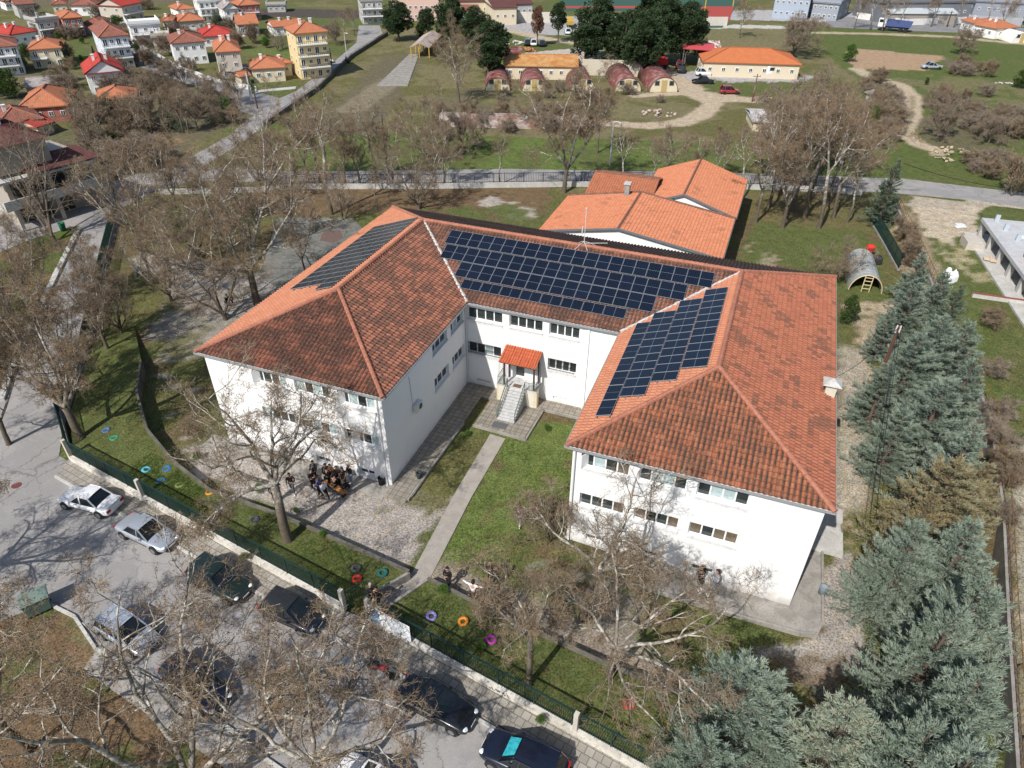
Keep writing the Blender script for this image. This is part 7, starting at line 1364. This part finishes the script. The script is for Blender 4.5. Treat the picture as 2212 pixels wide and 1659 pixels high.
# caravan
P = GH(*ce(905, 512)); t = empty('caravan', tuple(P), .36, 'white caravan parked by the right end of the depot building', 'caravan'); b = MB(); b.box((0, 0, 1.5), (5.4, 2.1, 2.0)); b.build('body', paint('paint_white', (.74, .75, .76), 0), t, bevel=.35); b = MB(); [b.box((x, -1.06, 1.8), (1., .06, .6)) for x in (-1.6, 0, 1.6)]; b.build('window', GLASSD, t)
for y in (-.95, .95): q = nobj('wheel', CM['suv']['tyre'], t); q.location = (0, y, .3)
# dump truck, fire truck, loader
def truck(P, an, label, cabm, bedm, cat='truck', sc=1.):
    t = empty('truck', tuple(P), an, label, cat); t.scale = (sc,)*3; b = MB(); b.box((0, 0, .95), (7.6, .9, .3)); b.build('chassis', BLKP, t); b = MB(); b.box((3.1, 0, 1.95), (1.9, 2.4, 2.2)); ca2 = b.build('cab', cabm, t, bevel=.15); b = MB(); b.box((4.06, 0, 2.3), (.06, 2.1, .9)); b.box((3.3, -1.21, 2.4), (1., .06, .7)); b.box((3.3, 1.21, 2.4), (1., .06, .7)); b.build('window', CGL, ca2)
    b = MB(); b.add([(-4, -1.2, 1.2), (1.9, -1.2, 1.2), (1.9, 1.2, 1.2), (-4, 1.2, 1.2), (-4.3, -1.25, 2.5), (2.0, -1.25, 2.7), (2.0, 1.25, 2.7), (-4.3, 1.25, 2.5)], [(3, 2, 1, 0), (0, 1, 5, 4), (1, 2, 6, 5), (2, 3, 7, 6), (3, 0, 4, 7), (4, 5, 6, 7)]); b.build('bed', bedm, t)
    for x in (-3, -1.7, 2.6):
        for s in (-1, 1): q = nobj('wheel', CM['suv']['tyre'], t); q.location = (x, s*1.05, .5); q.scale = (1.65, 1.6, 1.65)
    return t
truck(G(*cf(402, 205)), math.atan2(*(G(*cf(345, 200))-G(*cf(460, 210)))[[1, 0]]), 'blue and white dump truck on the far paved yard', CWH, PM('truck_blue', (.06, .09, .22)))
truck(G(*ce(125, 440)), 2.0, 'red fire truck under the dark pines', PM('fire_red', (.55, .03, .03)), PM('fire_red', (.55, .03, .03)), sc=.8); truck(G(*r2(1478, 172)), 1.9, 'yellow loader truck on the lane behind the pines', PM('loader_yellow', (.5, .33, .06)), PM('loader_yellow', (.5, .33, .06)), sc=.7)
# motorbikes
def bike(P, an, label, m, rider=False):
    t = empty('motorbike', tuple(P), an, label, 'motorbike'); b = MB()
    for x in (-.62, .62): w = MB(); w.tube([(x, -.05, .30), (x, .05, .30)], .30, 18); w.build('wheel', TYRE, t)
    b.box((0, 0, .62), (.75, .24, .26)); b.box((.3, 0, .78), (.4, .28, .2)); b.build('body', m, t, bevel=.06); b = MB(); b.box((-.32, 0, .84), (.6, .26, .1)); b.build('seat', BLKP, t, bevel=.03); b = MB(); b.tube([(.5, -.35, 1.02), (.45, 0, .98), (.5, .35, 1.02)], .02, 5); b.tube([(.62, 0, .3), (.45, 0, .98)], .03, 5); b.tube([(-.62, 0, .3), (0, 0, .5)], .03, 5); b.build('handlebar', BLKP, t); return t
bike(G(*b2(265, 1055)), math.atan2(*(G(*b2(320, 1080))-G(*b2(200, 1020)))[[1, 0]]), 'motorbike with a red panel beside the black saloon', CRD); bike(G(*cc(62, 640)), 1.1, 'motorbike ridden along the field road', CDK)
# ---------------------------------------------------------------- tyres on the banks
def ring(u, v, col, label, z=.5, r=.31):
    P = G(u, v, z); b = MB(); n, k = 22, 8; rt = r*.30; V = [((r-rt+rt*math.cos(b_))*math.cos(a), (r-rt+rt*math.cos(b_))*math.sin(a), rt*.75*math.sin(b_)) for a in np.arange(n)*2*math.pi/n for b_ in np.arange(k)*2*math.pi/k]
    b.add(V, [(i*k+j, ((i+1) % n)*k+j, ((i+1) % n)*k+(j+1) % k, i*k+(j+1) % k) for i in range(n) for j in range(k)]); rr = random.Random(int(u*7+v)); q = b.build('painted_tyre', plain('tyre_'+col[0], col[1], .6, .3, var=.45, sc=6), smooth=True); q.location = (P[0], P[1], P[2]+.06); q.rotation_euler = (rr.uniform(-.15, .15), rr.uniform(-.15, .15), rr.uniform(0, 3)); tag(q, label, 'tyre', 'painted tyres on the grass banks')
for fn, x, y, c, lb, z in [(m1, 790, 1030, ('aqua', (.25, .52, .52)), 'pale aqua painted tyre, topmost on the left bank', .6), (m1, 683, 1125, ('denim', (.07, .15, .34)), 'blue painted tyre next to the corner tree', .6), (m1, 735, 1175, ('green', (.03, .28, .16)), 'green painted tyre near the corner tree', .6), (m1, 943, 1378, ('cyan', (.10, .42, .52)), 'light cyan tyre left of a blue one by the mesh fence', .55), (m1, 1073, 1373, ('blue', (.02, .14, .40)), 'strong blue tyre right of the cyan one', .55),
    (m1, 1038, 1450, ('blue2', (.03, .17, .36)), 'dull blue tyre close to the mesh fence', .5), (m1, 1157, 1477, ('olive', (.22, .28, .07)), 'faded yellow-green tyre near the orange one', .5), (m1, 1350, 1523, ('amber', (.60, .26, .03)), 'orange-yellow tyre on the left bank', .5), (m1, 1425, 1625, ('sky', (.05, .22, .45)), 'blue tyre below the orange-yellow one behind the fence', .5), (b1, 1640, 68, ('slate', (.05, .05, .08)), 'dark tyre behind the mesh fence under the big tree', .5),
    (b2, 105, 378, ('grey', (.07, .07, .08)), 'grey tyre beside a red one left of the gate path', .5), (b2, 110, 445, ('red', (.55, .04, .03)), 'bright red tyre left of the gate path', .5), (b2, 275, 408, ('teal', (.01, .11, .10)), 'dark teal tyre at the end of the left bank', .5), (b2, 588, 687, ('lilac', (.24, .21, .48)), 'lilac tyre in the banner shadow', .5), (b2, 792, 720, ('orange', (.60, .22, .03)), 'orange tyre right of the lilac one', .5), (b2, 973, 838, ('magenta', (.38, .04, .30)), 'magenta tyre in the middle of the right bank', .5),
    (b2, 1857, 1250, ('red2', (.46, .03, .02)), 'dark red tyre at the right end of the bank', .42), (b2, 2075, 1202, ('seagreen', (.02, .16, .14)), 'sea-green tyre near the right end of the retaining wall', .38)]: ring(*fn(x, y), c, lb, z)
# bins and odds and ends
def bin_(P, r, h, m, label, lid=None, cat='litter bin', name='litter_bin'):
    t = empty(name, tuple(P), 0, label, cat); b = MB(); b.lathe((0, 0, 0), [(0, 0), (r*.85, 0), (r, h*.9), (r*1.06, h), (r*.9, h), (r*.85, h*.75), (0, h*.7)], 16); b.build('bin_body', m, t, smooth=True)
    if lid: b = MB(); b.tube([(-r-.06, 0, 0), (-r-.06, 0, h*1.25), (r+.06, 0, h*1.25), (r+.06, 0, 0)], .02, 5); b.build('stand', lid, t)
bin_(GH(*m2(512, 1435)), .19, .62, PM('bin_dark', (.05, .07, .08)), 'small dark litter bin on the grass beside the left wing', BLACK); bin_(GH(*m2(270, 1468)), .24, .6, PM('bin_black', (.02, .02, .022)), 'black bin at the front corner of the left wing'); bin_(GH(*b3(908, 545)), .24, .7, PM('bin_grey', (.20, .24, .27)), 'grey bin with a white bag right of the right wing', None); bin_(GH(*m1(892, 118)), .22, .7, PM('bin_blue', (.04, .14, .45)), 'blue bin near the left yard path', BLACK)
bin_(GH(*cg(470, 815)), .35, .9, PM('bin_green', (.02, .16, .09)), 'green bin beside the dark many-stemmed tree', BLACK); bin_(GH(*ch(185, 530)), .45, 1.2, PM('bin_red', (.50, .03, .02)), 'red barrel behind the tunnel greenhouse', None, 'barrel', 'barrel')
b = MB(); b.box((0, 0, .4), (1.3, .9, .8)); q = b.build('black_crate', PM('crate_black', (.03, .03, .035)), bevel=.08); q.location = GH(*ch(222, 575)); q.rotation_euler = (0, 0, .3); tag(q, 'black box next to the red barrel', 'box')
# dumpster in the street
P = G(*b1(262, 640)); t = empty('dumpster', tuple(P), math.atan2(*(G(*b1(330, 600))-G(*b1(240, 640)))[[1, 0]]), 'large green-grey wheeled dumpster casting a square shadow on the street', 'dumpster'); b = MB(); b.add([(x*s, y*s, z) for z, s in ((.15, .82), (1.05, 1.)) for x, y in ((-.65, -.5), (.65, -.5), (.65, .5), (-.65, .5))], [(3, 2, 1, 0), (0, 1, 5, 4), (1, 2, 6, 5), (2, 3, 7, 6), (3, 0, 4, 7), (4, 5, 6, 7)]); b.build('container', PM('dumpster_green', (.10, .16, .13)), t, bevel=.03); b = MB(); b.box((0, 0, 1.12), (1.4, 1.08, .1)); b.build('lid', PM('dumpster_lid', (.16, .22, .19)), t, bevel=.04)
for x in (-.5, .5):
    for y in (-.35, .35): b = MB(); b.tube([(x, y-.03, .08), (x, y+.03, .08)], .08, 10); b.build('wheel', TYRE, t)
fl = GH(*m2(1270, 952)); t = empty('flowerpot', (fl[0], fl[1], .15), 0, 'terracotta flowerpot with a plant beside the stairs', 'flowerpot'); b = MB(); b.lathe((0, 0, 0), [(0, 0), (.13, 0), (.20, .26), (.23, .27), (.23, .32), (.18, .32), (.17, .25), (0, .25)], 14); b.build('pot', PM('terracotta', (.45, .17, .08)), t, smooth=True); q = nobj('plant', QE[1], t); q.scale = (.14, .14, .2); q.location = (0, 0, .24)
b = MB(); b.lathe((0, 0, 0), [(0, 0), (.30, 0), (.30, .02), (0, .025)], 20); q = b.build('manhole_cover', RUST); q.location = G(*m1(105, 1475), .03); tag(q, 'round rusty manhole cover in the street near the left edge', 'manhole cover')
def pile(fn, x, y, d, m, label, cat='rubble pile', name='rubble_pile'):
    P = GH(*fn(x, y)); b = MB(); r = random.Random(int(x)); 
    for k in range(26): a, q = r.uniform(0, 6.28), r.random()**.6; b.box((math.cos(a)*q*d, math.sin(a)*q*d*.7, (1-q)*d*.22+.05), (r.uniform(.1, .35)*d*.6, r.uniform(.1, .3)*d*.6, r.uniform(.05, .2)*d*.5), r.uniform(0, 3), 0, (r.uniform(-.4, .4), r.uniform(-.4, .4)))
    o_ = b.build(name, m); o_.location = P; tag(o_, label, cat)
pile(r2, 2050, 735, 3., PM('pink_rubble', (.50, .40, .35), var=.3), 'pinkish rubble pile in the bright green weeds'); pile(r3, 1750, 980, 3.2, PM('sand_heap', (.46, .38, .27), var=.2), 'sand-coloured heap above the right road'); pile(r3, 1700, 1030, 1.6, PM('sand_heap', (.46, .38, .27)), 'smaller sandy heap below the first heap'); pile(r2, 1180, 325, 3.5, PM('tile_stack', (.5, .2, .1), var=.3), 'stack of orange tiles on the rust-red shed yard'); pile(r2, 1060, 275, 4.5, PM('white_rubble', (.6, .56, .54), var=.2), 'white and pink rubble heap behind the rusty shed'); pile(cf, 690, 440, 1.5, PM('white_rubble', (.6, .56, .54)), 'white rubbish next to the wrecked car'); pile(r3, 530, 640, 2.4, PM('earth_heap', (.36, .28, .2), var=.2), 'tan earth heap at the end of the dirt yard')
for i, (x, y) in enumerate([(1108, 552), (1168, 553)]): pile(cf, x, y, .9, PM('white_bag', (.75, .75, .74)), ('left white bag on the right meadow', 'right white bag next to the dark green bush')[i], 'white bag', 'white_bag')
# ---------------------------------------------------------------- people
SKIN = PM('skin', (.45, .27, .19), var=.06)
def skin_obj(name, J, E_, m, parent, sub=1, root=0):
    """J: list of (x, y, z, r); E_: edges; grown into one smooth surface"""
    me = bpy.data.meshes.new(name); me.from_pydata([j[:3] for j in J], E_, []); ob = nobj(name, me, parent)
    md = ob.modifiers.new('skin', 'SKIN'); md.use_smooth_shade = True
    for i, j in enumerate(J): me.skin_vertices[0].data[i].radius = (j[3], j[3]) if len(j) < 5 else (j[3], j[4])
    me.skin_vertices[0].data[root].use_root = True
    s_ = ob.modifiers.new('sub', 'SUBSURF'); s_.levels = s_.render_levels = sub
    me.materials.append(m); return ob
def person(P, facing, label, top, legs, shoes=(.75, .75, .76), hair=(.02, .015, .012), pose='stand', arms='down', H=1.7, long_hair=False, short=False, hood=False):
    """facing: world azimuth the chest looks to. local +x is forward, +y is left"""
    t = empty('person', tuple(map(float, P)), facing, label, 'person', 'people in the school yard'); t.scale = (H/1.75,)*3
    hz_ = {'stand': .92, 'walk': .90, 'sit': .48, 'crouch': .42, 'lean': .88}[pose]; bx_ = {'stand': 0, 'walk': 0, 'sit': 0, 'crouch': -.05, 'lean': -.08}[pose]; ln = {'stand': .02, 'walk': .05, 'sit': .12, 'crouch': .28, 'lean': .0}[pose]
    pel = (bx_, 0, hz_); wst = (bx_+ln*.3, 0, hz_+.17); che = (bx_+ln*.8, 0, hz_+.42); nek = (bx_+ln*1.1, 0, hz_+.58); hd0 = (bx_+ln*1.2+.01, 0, hz_+.66); hd1 = (bx_+ln*1.25+.035, 0, hz_+.78)
    J = [(*pel, .13, .10), (*wst, .125, .095), (*che, .15, .11), (*nek, .055), (*hd0, .062), (*hd1, .098), (hd1[0]-.005, 0, hd1[2]+.075, .075)]; E_ = [(0, 1), (1, 2), (2, 3), (3, 4), (4, 5), (5, 6)]
    def legp(s):
        if pose == 'walk': k = (.24*s, .09*s, .48); a = (.30*s if s > 0 else -.34, .08*s, .09 if s > 0 else .13); k = (.20 if s > 0 else -.02, .09*s, .48)
        elif pose == 'sit': k = (.42, .12*s, .50); a = (.44+.06*s, .12*s, .08)
        elif pose == 'crouch': k = (.34, .16*s, .50); a = (.08, .15*s, .08)
        elif pose == 'lean': k = (.10+.03*s, .09*s, .48); a = (.20-.03*s, .10*s, .08)
        else: k = (.02+.02*s, .10*s, .49); a = (-.01+.03*s, .11*s, .08)
        hp_ = (pel[0], .09*s, pel[2]-.05); return hp_, k, a, (a[0]+.16, a[1]+.02*s, .035)
    def armp(s):
        sh = (che[0], .19*s, che[2]+.10)
        if arms == 'wide' and s > 0 or arms == 'both': el = (sh[0]+.05, .44*s, sh[2]-.04); wr = (sh[0]+.10, .68*s, sh[2]+.02)
        elif arms == 'fold' or (arms == 'phone' and s < 0): el = (sh[0]+.06, .25*s, sh[2]-.27); wr = (sh[0]+.27, .08*s, sh[2]-.18)
        elif arms == 'knee': el = (sh[0]+.16, .22*s, sh[2]-.24); wr = (sh[0]+.36, .12*s, sh[2]-.34)
        elif pose == 'walk': el = (sh[0]-.05*s, .25*s, sh[2]-.27); wr = (sh[0]+.14-.10*s, .25*s, sh[2]-.50)
        else: el = (sh[0]-.01, .25*s, sh[2]-.28); wr = (sh[0]+.08, .24*s, sh[2]-.52)
        return sh, el, wr
    jl = [(*pel, .155, .125)]; el_ = []; jt = [(pel[0], 0, pel[2]+.02, .145, .11), (wst[0], 0, wst[2], .145, .11), (*che, .165, .125), (nek[0], 0, nek[2]-.03, .075)]; et = [(0, 1), (1, 2), (2, 3)]
    for s in (1, -1):
        hp_, k, a, toe = legp(s); n = len(J); J += [(*hp_, .085), (*k, .055), (*a, .036), (*toe, .03)]; E_ += [(0, n), (n, n+1), (n+1, n+2), (n+2, n+3)]
        n = len(jl); jl += [(*hp_, .10), (*k, .072), (a[0], a[1], a[2]+.03, .058)]; el_ += [(0, n), (n, n+1), (n+1, n+2)]
        sm_ = [(a[0]-.05, a[1], a[2]-.035, .045), (a[0]+.04, a[1], a[2]-.035, .045), (toe[0]+.02, toe[1], .04, .038)]; skin_obj('shoe', sm_, [(0, 1), (1, 2)], PM('shoe_%.2f_%.2f_%.2f' % shoes, shoes), t)
        sh, el, wr = armp(s); n = len(J); d = unit(np.array(wr)-np.array(el)); side = unit(np.cross(d, [0, 0, 1.])) if abs(d[2]) < .9 else np.array([0, 1., 0]); pal = np.array(wr)+d*.06
        J += [(*sh, .052), (*el, .040), (*wr, .027), (*pal, .034, .018)]; E_ += [(2, n), (n, n+1), (n+1, n+2), (n+2, n+3)]; cv = np.cross(side, d)
        for f in range(4): q = len(J); o_ = side*(f-1.5)*.019; p1 = pal+d*.05+o_; p2 = pal+d*(.085-.008*abs(f-1.2))+o_*1.1+cv*.012; J += [(*p1, .009), (*p2, .008)]; E_ += [(n+3, q), (q, q+1)]
        q = len(J); J += [(*(np.array(wr)+d*.035+side*.035*s), .010), (*(np.array(wr)+d*.075+side*.055*s), .009)]; E_ += [(n+3, q), (q, q+1)]
        n = len(jt); wr2 = np.array(el)*.55+np.array(sh)*.45 if short else np.array(wr)-d*.01; jt += [(*sh, .070), (*(np.array(el) if not short else wr2), .054)]; et += [(2, n), (n, n+1)]
        if not short: jt += [(*wr2, .038)]; et += [(n+1, n+2)]
    skin_obj('body', J, E_, SKIN, t); skin_obj('trousers', jl, el_, PM('cloth_%.2f_%.2f_%.2f' % legs, legs, rough=.9), t); skin_obj('tshirt' if short else 'jacket', jt, et, PM('cloth_%.2f_%.2f_%.2f' % top, top, rough=.9), t)
    # hair cap, nose, ears, eyes, mouth
    b = MB(); c = Vector((hd1[0]-.018, 0, hd1[2]+.035)); n = 14; V, F = [], []
    for i in range(7):
        ph = math.pi*.5*(1-i/5.2)
        for j in range(n):
            a = 2*math.pi*j/n; rr_ = .118*math.cos(ph); x = c.x+rr_*math.cos(a)*1.05; z = c.z+.118*math.sin(ph)-(0 if math.cos(a) < .25 else -.035*max(0, i-3))
            if math.cos(a) < 0: z -= .025*max(0, i-3)*(2.6 if long_hair else 1)
            V.append((x, c.y+rr_*math.sin(a)*.92, z))
    F = [(i*n+j, i*n+(j+1) % n, (i+1)*n+(j+1) % n, (i+1)*n+j) for i in range(6) for j in range(n)]; b.add(V, F)
    if long_hair: b.tube([(c.x-.07, 0, c.z), (c.x-.10, 0, c.z-.18), (c.x-.09, 0, c.z-.38)], [.085, .085, .03], 8)
    b.build('hair' if not hood else 'hood', PM('hair_%.2f_%.2f_%.2f' % hair, hair, rough=.8), t, smooth=True)
    b = MB(); b.tube([(hd1[0]+.085, 0, hd1[2]+.01), (hd1[0]+.118, 0, hd1[2]-.02)], [.010, .016], 6); [b.tube([(hd1[0], s*.088, hd1[2]-.01), (hd1[0]-.01, s*.108, hd1[2]+.01)], [.02, .024], 6) for s in (-1, 1)]; fa = b.build('face', SKIN, t)
    b = MB(); [b.box((hd1[0]+.092, s*.033, hd1[2]+.022), (.012, .024, .011)) for s in (-1, 1)]; b.box((hd1[0]+.088, 0, hd1[2]-.055), (.012, .045, .009)); b.build('eyes_and_mouth', PM('face_dark', (.10, .03, .025)), fa)
    return t
BK = (.012, .012, .014); NVY = (.02, .028, .05); JN = (.10, .15, .22); LJ = (.28, .38, .48); WT = (.72, .74, .78); GY = (.36, .36, .38); WSH = (.7, .7, .72); BSH = (.03, .03, .03)
g = lambda fn, x, y, z=None: (GH(*fn(x, y)) if z is None else G(*fn(x, y), z))
person(g(z7, 420, 870), az(.3, 1), 'person in dark brown jacket and jeans walking out from behind the trunk', (.05, .03, .028), (.07, .08, .10), WSH, pose='walk'); person(g(z7, 835, 800), az(.7, .7), 'person in loose black clothes with a pale print standing apart by the wall group', BK, BK, (.35, .45, .5), arms='phone'); person(g(z7, 1060, 1015), az(.9, .6), 'person in white shirt and black trousers walking with the back turned', WT, BK, (.3, .12, .08), pose='walk')
person(g(z7, 960, 930), az(1, .1), 'person in blue jacket just behind the white shirt', (.06, .09, .26), BK, BSH)
WPX = [(860, 510, 'person in navy sitting leftmost along the wall under twigs', NVY, BK), (1100, 570, 'person in dark clothes sitting second from left at the wall', BK, BK), (1190, 580, 'person in rust-brown top sitting in the middle of the wall group', (.20, .07, .04), BK), (1320, 620, 'person in grey-brown top sitting at the wall, fourth from left', (.10, .08, .07), BK), (1430, 650, 'person with bare forearms and black shirt sitting near the window', BK, (.06, .06, .05))]
for x, y, lb, a_c, l_c in WPX: person(g(z7, x, y), az(.1, 1), lb, a_c, l_c, WSH, pose='sit', arms='knee', short='bare forearms' in lb)
person(g(z7, 1580, 710), az(-.5, .8), 'person in black top and pale blue jeans standing by the basement window', BK, LJ, WSH, arms='fold'); person(g(z7, 1420, 870), az(.5, -.6), 'person in dark green sitting on the orange bench with the face up', (.02, .035, .03), BK, GY, pose='sit', arms='knee'); person(g(z7, 1250, 830), az(.3, -.8), 'person in black hunched on the orange bench', BK, BK, BSH, pose='sit', arms='knee'); person(g(z7, 1140, 760), az(.6, -.4), 'person in dark jacket standing behind the orange bench', BK, BK, BSH)
person(g(z7, 80, 1060), az(.3, 1), 'person in black half hidden left of the big trunk', BK, BK, WSH); person(g(z7, 150, 1010), az(1, .2), 'second person in black tight behind the big trunk', BK, NVY, BSH, arms='fold')
person(g(z8, 985, 1045), az(-.4, 1), 'person in black hoodie and white trainers walking below the courtyard path', BK, BK, (.8, .8, .8), pose='walk', arms='fold', hair=BK, hood=True)
person(g(z8, 1440, 975), az(.2, 1), 'person in black jacket with long hair in the pair on the lawn edge', BK, BK, BSH, long_hair=True, arms='phone'); person(g(z8, 1505, 1035), az(.1, 1), 'person in black with a reddish face beside the long-haired one', BK, BK, BSH, arms='fold'); person(g(z8, 1255, 1210), az(.4, -1), 'person in white top stretching one arm out by the retaining wall', WT, BK, BSH, arms='both'); person(g(z8, 1290, 1250), az(.2, -1), 'person in black sitting on the retaining wall in front of the white top', BK, BK, BSH, pose='crouch', arms='knee'); person(g(z8, 1500, 1310), az(-.3, -1), 'person in black top and blue jeans standing at the retaining wall', BK, (.12, .18, .25), GY, arms='phone')
person(g(z8, 1755, 370), az(.1, -1), 'person in navy T-shirt and light grey trousers walking on the lawn', NVY, (.42, .42, .45), (.6, .6, .6), pose='walk', short=True); person(g(z8, 1960, 330), az(.6, -.8), 'person in black next to the twiggy bush on the lawn', BK, BK, BSH, arms='fold', pose='lean'); person(g(z8, 2110, 430), az(.6, .3), 'person in black at the corner of the right wing behind twigs', BK, BK, BSH)
person(g(z8, 150, 1230, .1), az(.2, 1), 'grey-haired person in dark clothes standing in the school gate', (.03, .032, .04), BK, BSH, hair=(.30, .29, .28), arms='fold'); person(g(z8, 215, 1270, .1), az(-.3, 1), 'person in black just behind the grey-haired one at the gate', BK, BK, BSH)
PF = lambda u, v: G(u, v, -.36)
person(PF(1508, 1266), az(.1, 1), 'person in black hoodie leaning by the basement window of the right wing', BK, BK, (.7, .65, .68), arms='fold', pose='lean', hair=BK, hood=True); person(PF(1541, 1274), az(-1, .2), 'person with long brown hair, pale top and light jeans at the white wall', (.40, .42, .45), LJ, WSH, hair=(.05, .03, .02), long_hair=True, arms='phone')
person(g(m1, 1462, 318), az(.7, .5), 'person in black crouching beside another on the far left yard', BK, BK, BSH, pose='crouch', arms='knee'); person(g(m1, 1500, 318), az(-.6, .6), 'taller person in black of the pair on the far left yard', BK, BK, BSH)
rd = person(G(*cc(62, 640))+[0, 0, .35], 1.1, 'rider in dark jacket on the motorbike of the field road', NVY, BK, BSH, pose='sit', arms='knee', hair=(.6, .6, .6)); rd['group'] = 'road users'
for i, (x, y, a0_) in enumerate([(1275, 855, -.30), (890, 745, -.5)]):
    P = g(z7, x, y); t = empty('wooden_bench', tuple(P), a0_, ('long orange wooden bench with people on it', 'short orange wooden bench end beside the white shirt')[i], 'bench', 'orange benches'); l = (1.9, .8)[i]
    b = MB(); [b.box((0, y_, .42), (l, .11, .04)) for y_ in (-.14, 0, .14)]; b.build('seat', PM('orange_wood', (.42, .19, .06), var=.2), t); b = MB(); [b.box((s*l*.4, 0, .2), (.06, .34, .4)) for s in (-1, 1)]; b.build('legs', BLACK, t)
